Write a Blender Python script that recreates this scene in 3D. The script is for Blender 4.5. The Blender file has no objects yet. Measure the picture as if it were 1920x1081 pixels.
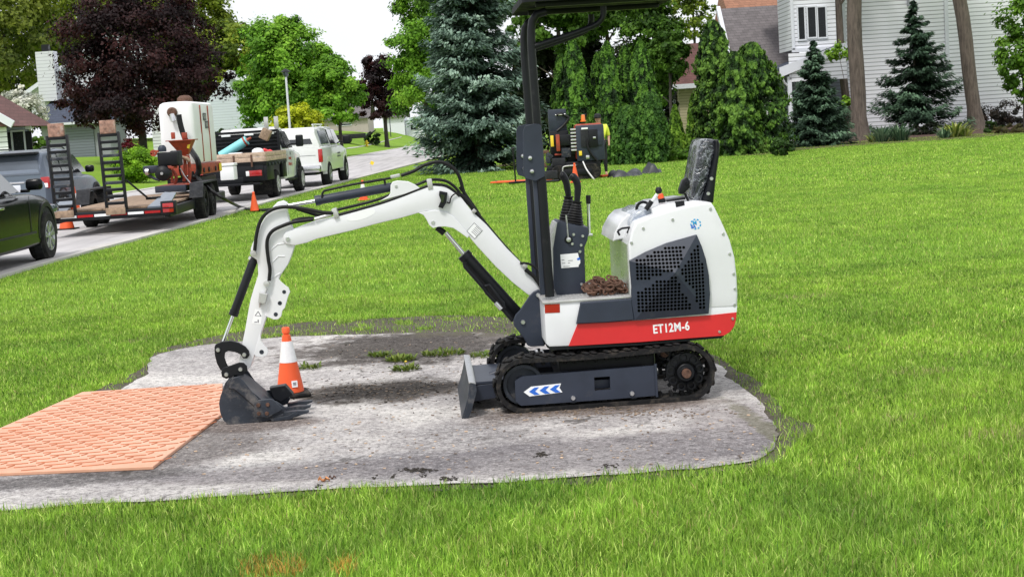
import bpy, bmesh, math, random
import numpy as np
from mathutils import Vector, Matrix
random.seed(7); rng = np.random.default_rng(7)
S = bpy.context.scene
PI = math.pi
# ------------------------------------------------------------------ camera
F, CH, CW, HY = 2860.0, 1.6, 960.0, 232.0
ROLL = math.radians(3.6)
PITCH = math.atan(math.cos(ROLL) * (540.5 - HY) / F)
cam_d = bpy.data.cameras.new('camera'); cam = bpy.data.objects.new('camera', cam_d); S.collection.objects.link(cam)
cam_d.sensor_width = 36; cam_d.lens = 36 * F / 1920; cam_d.clip_end = 3000; cam_d.clip_start = 0.05
cam.matrix_world = Matrix.Translation((0, 0, CH)) @ Matrix.Rotation(PI/2 - PITCH, 4, 'X') @ Matrix.Rotation(-ROLL, 4, 'Z')
S.camera = cam
# ------------------------------------------------------------------ sky, sun, exposure
SUN_EL, SUN_AZ = math.radians(58), math.radians(205)      # high behind the camera, a little to its left
w = bpy.data.worlds.new('World'); S.world = w; w.use_nodes = True
nt = w.node_tree; nt.nodes.clear()
out = nt.nodes.new('ShaderNodeOutputWorld'); bg = nt.nodes.new('ShaderNodeBackground')
sky = nt.nodes.new('ShaderNodeTexSky'); sky.sky_type = 'NISHITA'; sky.sun_disc = False
sky.sun_elevation = SUN_EL; sky.sun_rotation = SUN_AZ; sky.air_density = 1.2; sky.dust_density = 4; sky.ozone_density = 1
tc = nt.nodes.new('ShaderNodeTexCoord'); nz = nt.nodes.new('ShaderNodeTexNoise'); nz.inputs['Scale'].default_value = 2.2; nz.inputs['Detail'].default_value = 5
rp = nt.nodes.new('ShaderNodeValToRGB'); rp.color_ramp.elements[0].position = .3; rp.color_ramp.elements[1].position = .75
rp.color_ramp.elements[0].color = (8.6, 8.9, 9.4, 1); rp.color_ramp.elements[1].color = (11.5, 11.6, 11.8, 1)
mx = nt.nodes.new('ShaderNodeMixRGB'); mx.inputs[0].default_value = .86
nt.links.new(tc.outputs['Generated'], nz.inputs['Vector']); nt.links.new(nz.outputs['Fac'], rp.inputs['Fac'])
nt.links.new(sky.outputs[0], mx.inputs[1]); nt.links.new(rp.outputs[0], mx.inputs[2]); nt.links.new(mx.outputs[0], bg.inputs['Color'])
bg.inputs['Strength'].default_value = .105
nt.links.new(bg.outputs[0], out.inputs['Surface'])
sl = bpy.data.lights.new('sun', 'SUN'); sl.energy = 2.2; sl.angle = math.radians(10); sl.color = (1, .965, .91)
so = bpy.data.objects.new('sun', sl); S.collection.objects.link(so)
sd = Vector((math.sin(SUN_AZ)*math.cos(SUN_EL), math.cos(SUN_AZ)*math.cos(SUN_EL), math.sin(SUN_EL)))
so.rotation_euler = (-sd).to_track_quat('-Z', 'Y').to_euler()
so.location = (0, -10, 30)
S.view_settings.view_transform = 'Standard'; S.view_settings.look = 'None'; S.view_settings.gamma = 1
S.view_settings.exposure = 0.22
S.cycles.max_bounces = 6; S.cycles.diffuse_bounces = 3; S.cycles.glossy_bounces = 3; S.cycles.transmission_bounces = 4; S.cycles.transparent_max_bounces = 8
S.cycles.use_denoising = True
# ------------------------------------------------------------------ where a pixel of the photo falls in the place
def ray(px, py):
    x, y = px - CW, 540.5 - py
    xr = x*math.cos(ROLL) + y*math.sin(ROLL); yr = -x*math.sin(ROLL) + y*math.cos(ROLL)
    c, s = math.cos(PITCH), math.sin(PITCH)
    return xr, F*c + yr*s, -F*s + yr*c
def atY(px, py, Y):
    d = ray(px, py); t = Y/d[1]
    return Vector((d[0]*t, Y, CH + d[2]*t))
def sstep(t):
    t = np.clip(t, 0, 1); return t*t*(3-2*t)
NEAR = np.array([(-7.2,-30),(-7.1,14),(-6.95,23),(-6.74,25.6),(-6.42,32.5),(-6.25,41),(-5.9,46),(-5.3,57.5),(-4.02,80),(-2.9,105),(-1,150),(3,215),(10,300)])
FAR = np.array([(-15.4,-30),(-15,14),(-14.5,35),(-13.2,60),(-11.6,80),(-10.5,102),(-10.1,120),(-9,150),(-5,215),(2,300)])
def near_x(Y): return np.interp(Y, NEAR[:,1], NEAR[:,0])
def far_x(Y): return np.interp(Y, FAR[:,1], FAR[:,0])
def height(X, Y):
    X = np.asarray(X, float); Y = np.asarray(Y, float)
    s = far_x(Y) - X
    z = 1.25*sstep((s-1.2)/12) + .02*np.clip(s-13, 0, 60) + .9*sstep((Y-105)/60)*sstep((s-1.5)/6)
    r = X - near_x(Y)
    z = z + .5*sstep((Y-75)/60)*sstep((r-1)/10)
    return z
def onground(px, py, zoff=0):
    d = ray(px, py); t = 2.0/F
    if d[2] < 0:                                     # flat ground first
        t0 = (zoff-CH)/d[2]; x, y = d[0]*t0, d[1]*t0
        if y < 70 and x > far_x(y): return Vector((x, y, zoff))
    d = np.array(d)
    p = None
    for i in range(4000):
        q = np.array([0, 0, CH]) + d*t
        if q[2] <= float(height(q[0], q[1])) + zoff: return Vector(q)
        t *= 1.0015
    return Vector(q)
def G(x, y): return float(height(x, y))
# ------------------------------------------------------------------ objects
def link(o): S.collection.objects.link(o)
def empty(name, loc, rz=0, label=None, cat=None, group=None):
    o = bpy.data.objects.new(name, None); link(o); o.location = loc; o.rotation_euler = (0, 0, rz); o.empty_display_size = .2
    tag(o, label, cat, group); return o
def tag(o, label=None, cat=None, group=None, kind=None):
    if label: o['label'] = label
    if cat: o['category'] = cat
    if group: o['group'] = group
    if kind: o['kind'] = kind
    return o
class MB:
    def __init__(s): s.v = []; s.f = []; s.m = []; s.mats = []; s.cur = 0
    def use(s, m):
        if m not in s.mats: s.mats.append(m)
        s.cur = s.mats.index(m); return s
    def add(s, vs, fs):
        b = len(s.v); s.v += [tuple(v) for v in vs]
        for f in fs: s.f.append([b+i for i in f]); s.m.append(s.cur)
        return s
    def bm(s, b):
        b.verts.index_update(); s.add([v.co[:] for v in b.verts], [[v.index for v in f.verts] for f in b.faces]); b.free(); return s
    def box(s, c, d, bev=0, rot=None, seg=2):
        b = bmesh.new(); bmesh.ops.create_cube(b, size=1)
        bmesh.ops.scale(b, vec=d, verts=b.verts)
        if bev: bmesh.ops.bevel(b, geom=b.edges[:], offset=min(bev, min(d)*.45), segments=seg, affect='EDGES', profile=.5)
        if rot is not None: bmesh.ops.transform(b, matrix=rot.to_4x4(), verts=b.verts)
        bmesh.ops.translate(b, vec=c, verts=b.verts)
        return s.bm(b)
    def beam(s, p0, p1, wd, ht, bev=0, up=(0, 0, 1)):
        p0, p1 = Vector(p0), Vector(p1); d = p1-p0; L = d.length; x = d.normalized()
        y = Vector(up).cross(x)
        if y.length < 1e-4: y = Vector((0, 1, 0)).cross(x)
        y.normalize(); z = x.cross(y)
        return s.box((p0+p1)/2, (L, wd, ht), bev, Matrix((x, y, z)).transposed())
    def tube(s, pts, r, seg=10, caps=True, smooth=0):
        pts = [Vector(p) for p in pts]
        if smooth: pts = spline(pts, smooth)
        n = len(pts); rs = list(r) if hasattr(r, '__len__') else [r]*n
        if len(rs) != n: rs = list(np.interp(np.linspace(0, 1, n), np.linspace(0, 1, len(rs)), rs))
        base = len(s.v); up = None
        for i, p in enumerate(pts):
            t = (pts[min(i+1, n-1)] - pts[max(i-1, 0)]).normalized()
            if up is None:
                up = Vector((0, 0, 1)) if abs(t.z) < .9 else Vector((0, 1, 0))
            a = t.cross(up); 
            if a.length < 1e-5: a = t.cross(Vector((1, 0, 0)))
            a.normalize(); up = a.cross(t).normalized()
            for k in range(seg):
                th = 2*PI*k/seg; s.v.append(tuple(p + (a*math.cos(th) + up*math.sin(th))*rs[i]))
        for i in range(n-1):
            for k in range(seg):
                k2 = (k+1) % seg
                s.f.append([base+i*seg+k, base+i*seg+k2, base+(i+1)*seg+k2, base+(i+1)*seg+k]); s.m.append(s.cur)
        if caps:
            s.f.append([base+k for k in range(seg)][::-1]); s.m.append(s.cur)
            s.f.append([base+(n-1)*seg+k for k in range(seg)]); s.m.append(s.cur)
        return s
    def cyl(s, p0, p1, r, r2=None, seg=20): return s.tube([p0, p1], [r, r if r2 is None else r2], seg)
    def lathe(s, prof, c, axis='Z', seg=24, closed=False):
        base = len(s.v); n = len(prof)
        for k in range(seg):
            a = 2*PI*k/seg; ca, sa = math.cos(a), math.sin(a)
            for r, h in prof:
                p = {'Z': (r*ca, r*sa, h), 'Y': (r*ca, h, r*sa), 'X': (h, r*ca, r*sa)}[axis]
                s.v.append((c[0]+p[0], c[1]+p[1], c[2]+p[2]))
        for k in range(seg):
            k2 = (k+1) % seg
            for i in range(n if closed else n-1):
                i2 = (i+1) % n
                s.f.append([base+k*n+i, base+k*n+i2, base+k2*n+i2, base+k2*n+i]); s.m.append(s.cur)
        return s
    def prism(s, near, far, bev=0, seg=1):
        b = bmesh.new(); n = len(near)
        A = [b.verts.new(p) for p in near]; B = [b.verts.new(p) for p in far]
        f1 = b.faces.new(A); f2 = b.faces.new(B[::-1])
        for i in range(n): j = (i+1) % n; b.faces.new((A[j], A[i], B[i], B[j]))
        bmesh.ops.recalc_face_normals(b, faces=b.faces)
        if bev:
            ee = [e for e in b.edges if (f1 in e.link_faces) or (f2 in e.link_faces)]
            bmesh.ops.bevel(b, geom=ee, offset=bev, segments=seg, affect='EDGES', profile=.5)
        big = [f for f in b.faces if len(f.verts) > 4]
        bmesh.ops.triangulate(b, faces=big)
        return s.bm(b)
    def loft(s, rings, caps=True):
        base = len(s.v); n = len(rings[0])
        for r in rings: s.v += [tuple(p) for p in r]
        for i in range(len(rings)-1):
            for k in range(n):
                k2 = (k+1) % n
                s.f.append([base+i*n+k, base+i*n+k2, base+(i+1)*n+k2, base+(i+1)*n+k]); s.m.append(s.cur)
        if caps:
            s.f.append([base+k for k in range(n)][::-1]); s.m.append(s.cur)
            s.f.append([base+(len(rings)-1)*n+k for k in range(n)]); s.m.append(s.cur)
        return s
    def build(s, name, mat=None, parent=None, smooth=True, ang=38):
        me = bpy.data.meshes.new(name); me.from_pydata(s.v, [], s.f); me.validate()
        mats = s.mats if s.mats else [mat]
        for m in mats: me.materials.append(m)
        if s.mats and len(s.mats) > 1 and len(me.polygons) == len(s.m): me.polygons.foreach_set('material_index', s.m)
        b = bmesh.new(); b.from_mesh(me); bmesh.ops.recalc_face_normals(b, faces=b.faces); b.to_mesh(me); b.free()
        if smooth:
            me.polygons.foreach_set('use_smooth', [True]*len(me.polygons)); me.set_sharp_from_angle(angle=math.radians(ang))
        me.update()
        o = bpy.data.objects.new(name, me); link(o)
        if parent is not None: o.parent = parent
        return o
def islands(nv, fs):
    p = list(range(nv))
    def f(i):
        while p[i] != i: p[i] = p[p[i]]; i = p[i]
        return i
    for q in fs:
        a = f(q[0])
        for j in q[1:]:
            b = f(j)
            if a != b: p[b] = a
    return [f(q[0]) for q in fs]
def build_split(s, name, mat=None, parent=None, label=None, **k):
    ids = islands(len(s.v), s.f); out = []
    for r in sorted(set(ids)):
        b = MB(); b.mats = s.mats[:]; mp = {}
        for q, m, i in zip(s.f, s.m, ids):
            if i != r: continue
            for j in q:
                if j not in mp: mp[j] = len(b.v); b.v.append(s.v[j])
            b.f.append([mp[j] for j in q]); b.m.append(m)
        if b.mats: b.mats = [s.mats[b.m[0]]]; b.m = [0]*len(b.m)
        o = b.build(name, mat, parent, **k)
        if label: o['label'] = label
        out.append(o)
    return out[0]
def spline(pts, k=8):
    pts = [Vector(p) for p in pts]; P = [pts[0]*2-pts[1]] + pts + [pts[-1]*2-pts[-2]]; o = []
    for i in range(1, len(P)-2):
        for j in range(k):
            t = j/k; a, b, c, d = P[i-1], P[i], P[i+1], P[i+2]
            o.append(.5*((2*b) + (c-a)*t + (2*a-5*b+4*c-d)*t*t + (3*b-a-3*c+d)*t**3))
    o.append(P[-2]); return o
def text_part(body, size, mat, name, parent, origin, xdir, ydir, off=.0, ext=.001, sx=1.0, align='LEFT', spacing=1.0):
    cu = bpy.data.curves.new(name, 'FONT'); cu.body = body; cu.size = size; cu.extrude = ext; cu.offset = off; cu.align_x = align; cu.space_character = spacing; cu.resolution_u = 3
    to = bpy.data.objects.new('tmp_text', cu); me = bpy.data.meshes.new_from_object(to); bpy.data.objects.remove(to)
    x = Vector(xdir).normalized(); y = Vector(ydir).normalized(); z = x.cross(y)
    m = Matrix.Translation(origin) @ Matrix((x*sx, y, z)).transposed().to_4x4()
    me.transform(m); me.materials.clear(); me.materials.append(mat)
    o = bpy.data.objects.new(name, me); link(o); o.parent = parent; return o
def npmesh(name, V, Fs, k, mat, col=None, parent=None, smooth=False):
    me = bpy.data.meshes.new(name); n = len(V); nf = len(Fs)
    me.vertices.add(n); me.vertices.foreach_set('co', np.asarray(V, np.float32).ravel())
    me.loops.add(nf*k); me.loops.foreach_set('vertex_index', np.asarray(Fs, np.int32).ravel())
    me.polygons.add(nf); me.polygons.foreach_set('loop_start', np.arange(0, nf*k, k, dtype=np.int32)); me.polygons.foreach_set('loop_total', np.full(nf, k, np.int32))
    if smooth: me.polygons.foreach_set('use_smooth', np.ones(nf, bool))
    me.update(calc_edges=True)
    if col is not None:
        a = me.color_attributes.new('Col', 'FLOAT_COLOR', 'POINT')
        c4 = np.ones((n, 4), np.float32); c4[:, :3] = col; a.data.foreach_set('color', c4.ravel())
    me.materials.append(mat); o = bpy.data.objects.new(name, me); link(o)
    if parent is not None: o.parent = parent
    return o
_L = {}
def vnoise(x, y, sc, seed=0):
    if seed not in _L: _L[seed] = np.random.default_rng(1000+seed).random((256, 256))
    g = _L[seed]; x = np.asarray(x)*sc; y = np.asarray(y)*sc
    xi = np.floor(x).astype(int); yi = np.floor(y).astype(int); fx = x-xi; fy = y-yi
    fx = fx*fx*(3-2*fx); fy = fy*fy*(3-2*fy)
    a = g[xi & 255, yi & 255]; b = g[(xi+1) & 255, yi & 255]; c = g[xi & 255, (yi+1) & 255]; d = g[(xi+1) & 255, (yi+1) & 255]
    return (a*(1-fx)+b*fx)*(1-fy) + (c*(1-fx)+d*fx)*fy
def fnoise(x, y, sc, seed=0, o=3):
    t = 0; a = 1; s = 0
    for i in range(o): t = t + a*vnoise(x, y, sc*2**i, seed+i); s += a; a *= .55
    return t/s
# ------------------------------------------------------------------ materials
class NT:
    def __init__(s, name):
        s.m = bpy.data.materials.new(name); s.m.use_nodes = True; s.t = s.m.node_tree; s.b = s.t.nodes['Principled BSDF']; s.out = s.t.nodes['Material Output']
        s.geo = None
    def n(s, ty, **k):
        a = s.t.nodes.new(ty)
        for q, v in k.items():
            if q.startswith('i_'):
                key = q[2:]; key = int(key) if key.isdigit() else key
                a.inputs[key].default_value = v
            else: setattr(a, q, v)
        return a
    def l(s, a, b): s.t.links.new(a, b)
    def pos(s, obj=False):
        if obj: return s.n('ShaderNodeTexCoord').outputs['Object']
        if s.geo is None: s.geo = s.n('ShaderNodeNewGeometry').outputs['Position']
        return s.geo
    def noise(s, sc, det=3, obj=False, rough=.55, vec=None, dist=0):
        a = s.n('ShaderNodeTexNoise'); a.inputs['Scale'].default_value = sc; a.inputs['Detail'].default_value = det; a.inputs['Roughness'].default_value = rough; a.inputs['Distortion'].default_value = dist
        s.l(vec if vec is not None else s.pos(obj), a.inputs['Vector']); return a.outputs['Fac']
    def ramp(s, f, st, interp='LINEAR'):
        a = s.n('ShaderNodeValToRGB'); r = a.color_ramp; r.interpolation = interp
        while len(r.elements) < len(st): r.elements.new(.5)
        for e, (p, c) in zip(r.elements, st): e.position = p; e.color = (c[0], c[1], c[2], 1) if hasattr(c, '__len__') else (c, c, c, 1)
        s.l(f, a.inputs['Fac']); return a.outputs['Color']
    def mix(s, f, a, b, mode='MIX'):
        n = s.n('ShaderNodeMixRGB', blend_type=mode)
        for i, q in enumerate((f, a, b)):
            if hasattr(q, 'is_output'): s.l(q, n.inputs[i])
            elif hasattr(q, '__len__'): n.inputs[i].default_value = (*q, 1) if len(q) == 3 else q
            else: n.inputs[i].default_value = q
        return n.outputs[0]
    def math(s, op, a, b=None, c=None):
        n = s.n('ShaderNodeMath', operation=op)
        for i, q in enumerate((a, b, c)):
            if q is None: continue
            if hasattr(q, 'is_output'): s.l(q, n.inputs[i])
            else: n.inputs[i].default_value = q
        return n.outputs[0]
    def bump(s, h, st=.3, dist=.01):
        n = s.n('ShaderNodeBump'); n.inputs['Strength'].default_value = st; n.inputs['Distance'].default_value = dist
        s.l(h, n.inputs['Height']); s.l(n.outputs[0], s.b.inputs['Normal']); return n
    def col(s, c):
        if hasattr(c, 'is_output'): s.l(c, s.b.inputs['Base Color'])
        else: s.b.inputs['Base Color'].default_value = (*c, 1)
    def rough(s, r):
        if hasattr(r, 'is_output'): s.l(r, s.b.inputs['Roughness'])
        else: s.b.inputs['Roughness'].default_value = r
def mat(name, c, rough=.5, metal=0, var=.12, sc=6, bump=0, bsc=60, coat=0, dirt=None, dsc=3, dlo=.55, dhi=.75, spec=None):
    t = NT(name); v = t.noise(sc, 4, obj=True)
    lo = tuple(x*(1-var) for x in c); hi = tuple(min(1, x*(1+var)) for x in c)
    cc = t.ramp(v, [(.3, lo), (.7, hi)])
    if dirt:
        d = t.ramp(t.noise(dsc, 8, obj=True, rough=.7), [(dlo, 0), (dhi, 1)]); cc = t.mix(d, cc, dirt)
        t.rough(t.math('ADD', t.math('MULTIPLY', d, .3), rough))
    else:
        t.rough(t.ramp(t.noise(sc*3, 4, obj=True), [(.3, max(.02, rough*.8)), (.7, min(1, rough*1.2))]))
    t.col(cc); t.b.inputs['Metallic'].default_value = metal; t.b.inputs['Coat Weight'].default_value = coat; t.b.inputs['Coat Roughness'].default_value = .08
    if spec is not None: t.b.inputs['Specular IOR Level'].default_value = spec
    if bump: t.bump(t.noise(bsc, 4, obj=True), bump, .01)
    return t.m
M = {}
M['white'] = mat('white_paint', (.72, .73, .76), .32, var=.03, coat=.3, dirt=(.52, .50, .47), dsc=5, dlo=.66, dhi=.85)
M['dark'] = mat('dark_grey_paint', (.029, .036, .056), .45, var=.15, dirt=(.08, .08, .085), dsc=7, dlo=.6, dhi=.85, spec=.35)
M['black'] = mat('black_paint', (.006, .007, .010), .45, var=.2, dirt=(.045, .045, .045), dsc=9, dlo=.62, dhi=.85, spec=.3)
M['red'] = mat('red_paint', (.62, .022, .028), .38, var=.06, coat=.2, dirt=(.4, .12, .1), dsc=10, dlo=.68, dhi=.9)
M['rubber'] = mat('black_rubber', (.010, .010, .011), .8, spec=.25, var=.3, sc=20, bump=.3, bsc=90, dirt=(.10, .085, .07), dsc=14, dlo=.5, dhi=.8)
M['hose'] = mat('hose_rubber', (.007, .007, .008), .5, var=.2, spec=.3)
M['chrome'] = mat('chrome_rod', (.75, .76, .78), .16, 1, var=.05)
M['steel'] = mat('zinc_steel', (.62, .62, .64), .32, .9, var=.1, sc=30)
M['alu'] = mat('aluminium_floor', (.55, .55, .55), .4, .5, var=.12, dirt=(.25, .22, .19), dsc=8, dlo=.5, dhi=.8)
M['bucket'] = mat('worn_bucket_steel', (.030, .036, .048), .5, .1, var=.3, sc=8, dirt=(.16, .15, .145), dsc=9, dlo=.52, dhi=.72, bump=.15, spec=.3)
M['rust2'] = mat('rusty_plate', (.30, .17, .13), .8, var=.5, sc=14, dirt=(.5, .42, .38), dsc=6)
M['rust'] = mat('rusty_steel', (.12, .062, .042), .75, .2, var=.45, sc=30, bump=.4, bsc=80)
M['orange'] = mat('orange_plastic', (.86, .115, .03), .5, var=.06, dirt=(.6, .13, .06), dsc=5, dlo=.6, dhi=.85)
M['orange_paint'] = mat('orange_machine_paint', (.34, .050, .022), .55, var=.2, dirt=(.12, .05, .03), dsc=7, dlo=.5, dhi=.75)
M['reflect'] = mat('reflective_sleeve', (.78, .78, .80), .3, var=.04, sc=40)
M['redlens'] = mat('red_lens', (.40, .014, .016), .15, var=.15, coat=.6)
M['amber'] = mat('amber_lens', (.8, .2, .02), .2, var=.1, coat=.5)
M['glass'] = mat('tinted_glass', (.012, .014, .017), .06, var=.1, coat=1)
M['glasslite'] = mat('reflective_glass', (.10, .12, .15), .08, .3, var=.2, sc=1)
M['pane'] = mat('window_pane', (.010, .012, .016), .25, var=.1, spec=.3)
M['tyre'] = mat('tyre_rubber', (.012, .012, .013), .85, spec=.2, var=.25, sc=15, dirt=(.06, .057, .053), dsc=8, dlo=.45, dhi=.75)
M['alloy'] = mat('alloy_rim', (.4, .41, .43), .3, .8, var=.1)
M['plank'] = mat('pale_plank', (.50, .37, .29), .8, var=.3, sc=12, bump=.3, bsc=30, dirt=(.25, .17, .13), dsc=5, dlo=.55, dhi=.8)
M['hole_dark'] = mat('painted_hole_dark', (.002, .002, .002), 1, var=.1, spec=0)
M['wood'] = mat('weathered_plank', (.30, .21, .145), .8, var=.35, sc=14, bump=.3, bsc=30, dirt=(.12, .09, .07), dsc=5, dlo=.5, dhi=.8)
M['label'] = mat('white_label', (.85, .86, .88), .4, var=.02)
M['blue'] = mat('blue_print', (.02, .14, .62), .4, var=.05)
M['cyan'] = mat('cyan_print', (.03, .35, .68), .4, var=.05)
M['ink'] = mat('grey_print', (.12, .12, .14), .6, var=.05)
M['tank'] = mat('white_polyethylene', (.80, .80, .82), .4, var=.03, sc=2)
M['carblack'] = mat('black_car_paint', (.003, .0035, .005), .2, var=.05, coat=.06, spec=.2)
M['silver'] = mat('silver_grey_car_paint', (.13, .16, .21), .35, .2, var=.02, coat=.3)
M['carwhite'] = mat('white_truck_paint', (.76, .77, .77), .25, var=.03, coat=.6, dirt=(.45, .42, .38), dsc=2.5, dlo=.62, dhi=.85)
M['yellow'] = mat('yellow_paint', (.85, .62, .04), .5, var=.08)
M['hivis'] = mat('hi_vis_fabric', (.75, .85, .09), .85, var=.08)
M['skin'] = mat('skin', (.45, .26, .18), .55, var=.06)
M['canopyblack'] = mat('canopy_black', (.008, .009, .011), .7, spec=.15)
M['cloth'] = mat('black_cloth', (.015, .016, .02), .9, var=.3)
M['tarp'] = mat('black_rubber_sheet', (.03, .033, .04), .45, var=.3, bump=.3, bsc=12)
M['chrome2'] = mat('chrome_bumper', (.6, .6, .62), .2, .9, var=.1)
def leaf_mat(name, trans=.35, rough=.6, sat=1):
    t = NT(name); a = t.n('ShaderNodeVertexColor'); a.layer_name = 'Col'
    v = t.noise(1.3, 3); c = t.mix(1, a.outputs['Color'], t.ramp(v, [(.3, (.72, .75, .75)), (.7, (1.22, 1.18, 1.1))]), 'MULTIPLY')
    t.col(c); t.rough(rough); t.b.inputs['Specular IOR Level'].default_value = .25
    tr = t.n('ShaderNodeBsdfTranslucent'); t.l(c, tr.inputs['Color'])
    ms = t.n('ShaderNodeMixShader'); ms.inputs[0].default_value = trans
    t.l(t.b.outputs[0], ms.inputs[1]); t.l(tr.outputs[0], ms.inputs[2]); t.l(ms.outputs[0], t.out.inputs['Surface']); return t.m
M['leaf'] = leaf_mat('foliage'); M['needle'] = leaf_mat('needles', .12, .7); M['grass'] = leaf_mat('grass_blades', .3, .55)
def bark_mat(name, c, sc=7):
    t = NT(name); mp = t.n('ShaderNodeMapping'); mp.inputs['Scale'].default_value = (1, 1, .18); t.l(t.pos(), mp.inputs['Vector'])
    v = t.noise(sc*2.2, 6, vec=mp.outputs[0], rough=.7)
    t.col(t.ramp(v, [(.32, tuple(x*.4 for x in c)), (.55, c), (.75, tuple(x*1.35 for x in c))])); t.rough(.9); t.bump(v, .8, .05); return t.m
M['bark'] = bark_mat('bark', (.125, .100, .082), 5); M['barkdark'] = bark_mat('dark_bark', (.05, .042, .038))
# ------------------------------------------------------------------ ground
def outline(pts, rough, seg, seed, closed=True):
    o = []; n = len(pts)
    for i in range(n if closed else n-1):
        a = Vector(pts[i]); b = Vector(pts[(i+1) % n]); L = (b-a).length; k = max(1, int(L/seg))
        for j in range(k):
            p = a.lerp(b, j/k); q = (b-a).normalized(); nrm = Vector((-q.y, q.x))
            o.append(p + nrm*(float(fnoise(p.x+50, p.y+50, 3.2, seed, 4))-.5)*rough*2)
    return o
def smooth_poly(px, k=4):
    P = [onground(*p) for p in px]; P = [Vector((p.x, p.y, 0)) for p in P]
    Q = spline(P + [P[0]], k)[:-1]; return [(q.x, q.y) for q in Q]
def in_poly(X, Y, P):
    ins = np.zeros(X.shape, bool); n = len(P); j = n-1
    for i in range(n):
        xi, yi = P[i]; xj, yj = P[j]
        if yi != yj: ins ^= ((yi > Y) != (yj > Y)) & (X < (xj-xi)*(Y-yi)/(yj-yi)+xi)
        j = i
    return ins
def sheet(name, poly, z, m, hfun=False):
    b = bmesh.new(); vs = [b.verts.new((x, y, z + (G(x, y) if hfun else 0))) for x, y in poly]
    f = b.faces.new(vs); bmesh.ops.triangulate(b, faces=[f]); me = bpy.data.meshes.new(name); 
    bmesh.ops.recalc_face_normals(b, faces=b.faces)
    b.to_mesh(me); b.free(); me.materials.append(m); o = bpy.data.objects.new(name, me); link(o); return o
PADPX = [(-260,1010),(-120,880),(60,800),(225,735),(275,700),(290,672),(350,655),(470,640),(600,632),(760,628),(900,625),(1010,640),(1180,652),(1290,665),(1345,690),(1375,720),(1425,762),(1450,800),(1455,835),(1430,862),(1330,880),(1150,895),(960,905),(760,915),(560,925),(350,938),(150,950),(0,962),(-160,985)]
DIRTPX = [(-280,1000),(-140,870),(50,790),(205,722),(262,690),(300,655),(420,628),(560,606),(700,598),(860,592),(980,600),(1180,630),(1310,655),(1390,695),(1440,735),(1478,775),(1515,800),(1505,835),(1450,872),(1340,890),(1150,905),(960,915),(760,924),(560,934),(350,946),(150,958),(0,970),(-160,998)]
PAD = outline(smooth_poly(PADPX), .06, .03, 3); DIRT = outline(smooth_poly(DIRTPX), .07, .07, 9)
PAD = [(p[0], p[1]) for p in PAD]; DIRT = [(p[0], p[1]) for p in DIRT]
# lawn ground
t = NT('lawn_soil'); v = t.noise(.35, 5); v2 = t.noise(9, 6, rough=.75); v3 = t.noise(45, 4, rough=.8)
c = t.ramp(v, [(.3, (.14, .26, .025)), (.55, (.19, .32, .035)), (.75, (.25, .38, .05))])
c = t.mix(t.ramp(v2, [(.42, 0), (.68, .5)]), c, (.10, .19, .02)); c = t.mix(t.ramp(v3, [(.45, 0), (.75, .5)]), c, (.30, .44, .07))
t.col(c); t.rough(.9); t.b.inputs['Specular IOR Level'].default_value = .1; t.bump(t.noise(25, 5, rough=.8), .6, .06); M['lawn'] = t.m
def axis(a):
    o = [a[0][0]]
    for lo, hi, st in a:
        k = max(1, round((hi-lo)/st)); o += [lo + (hi-lo)*(i+1)/k for i in range(k)]
    return np.array(o)
xs = axis([(-900,-120,120),(-120,-40,8),(-40,30,1),(30,120,9),(120,900,120)]); ys = axis([(-60,0,10),(0,130,2),(130,260,5),(260,1500,120)])
XX, YY = np.meshgrid(xs, ys); ZZ = height(XX, YY)
V = np.stack([XX, YY, ZZ], -1).reshape(-1, 3); nx, ny = len(xs), len(ys)
I = (np.arange(ny-1)[:, None]*nx + np.arange(nx-1)[None, :]).ravel()
gr = npmesh('ground', V, np.stack([I, I+1, I+nx+1, I+nx], 1), 4, M['lawn'], smooth=True); gr['kind'] = 'structure'
# road
t = NT('worn_concrete_road'); v = t.noise(.5, 5); mp = t.n('ShaderNodeMapping'); mp.inputs['Scale'].default_value = (2.5, .12, 1); t.l(t.pos(), mp.inputs['Vector'])
v2 = t.noise(1.2, 5, vec=mp.outputs[0]); v3 = t.noise(40, 3, rough=.8)
c = t.ramp(v2, [(.3, (.34, .325, .33)), (.5, (.46, .44, .445)), (.7, (.54, .52, .52))]); c = t.mix(t.ramp(v, [(.5, 0), (.75, .4)]), c, (.28, .27, .275)); c = t.mix(t.ramp(v3, [(.4, 0), (.7, .35)]), c, (.3, .29, .29))
t.col(c); t.rough(.85); t.bump(v3, .3, .01); M['road'] = t.m
def strip(name, A, B, m, z0=.012, y0=-30, y1=300, st=2.0, kerb=0):
    b = MB(); rows = []
    for y in np.arange(y0, y1, st):
        a, c_ = A(y), B(y); rows.append([(a, y, max(0,0)+z0), (c_, y, z0)])
    n = len(rows); vs = [p for r in rows for p in r]
    b.add(vs, [[2*i, 2*i+1, 2*i+3, 2*i+2] for i in range(n-1)]); return b.build(name, m, smooth=False)
rd = strip('road', lambda y: far_x(y), lambda y: near_x(y), M['road']); rd['kind'] = 'structure'
M['kerb'] = mat('kerb_concrete', (.48, .46, .44), .85, var=.12, sc=2, dirt=(.25, .22, .18), dsc=2)
b = MB()
for side in (0, 1):
    rings = []
    for y in np.arange(-30, 300, 2.0):
        x0 = float(near_x(y)) if side else float(far_x(y)) ; d = .3 if side else -.3
        rings.append([(x0-.02*d, y, -.05), (x0-.02*d, y, .035), (x0+d, y, .045), (x0+d, y, -.05)])
    b.loft(rings)
k = b.build('kerb', M['kerb']); k['kind'] = 'structure'
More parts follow.
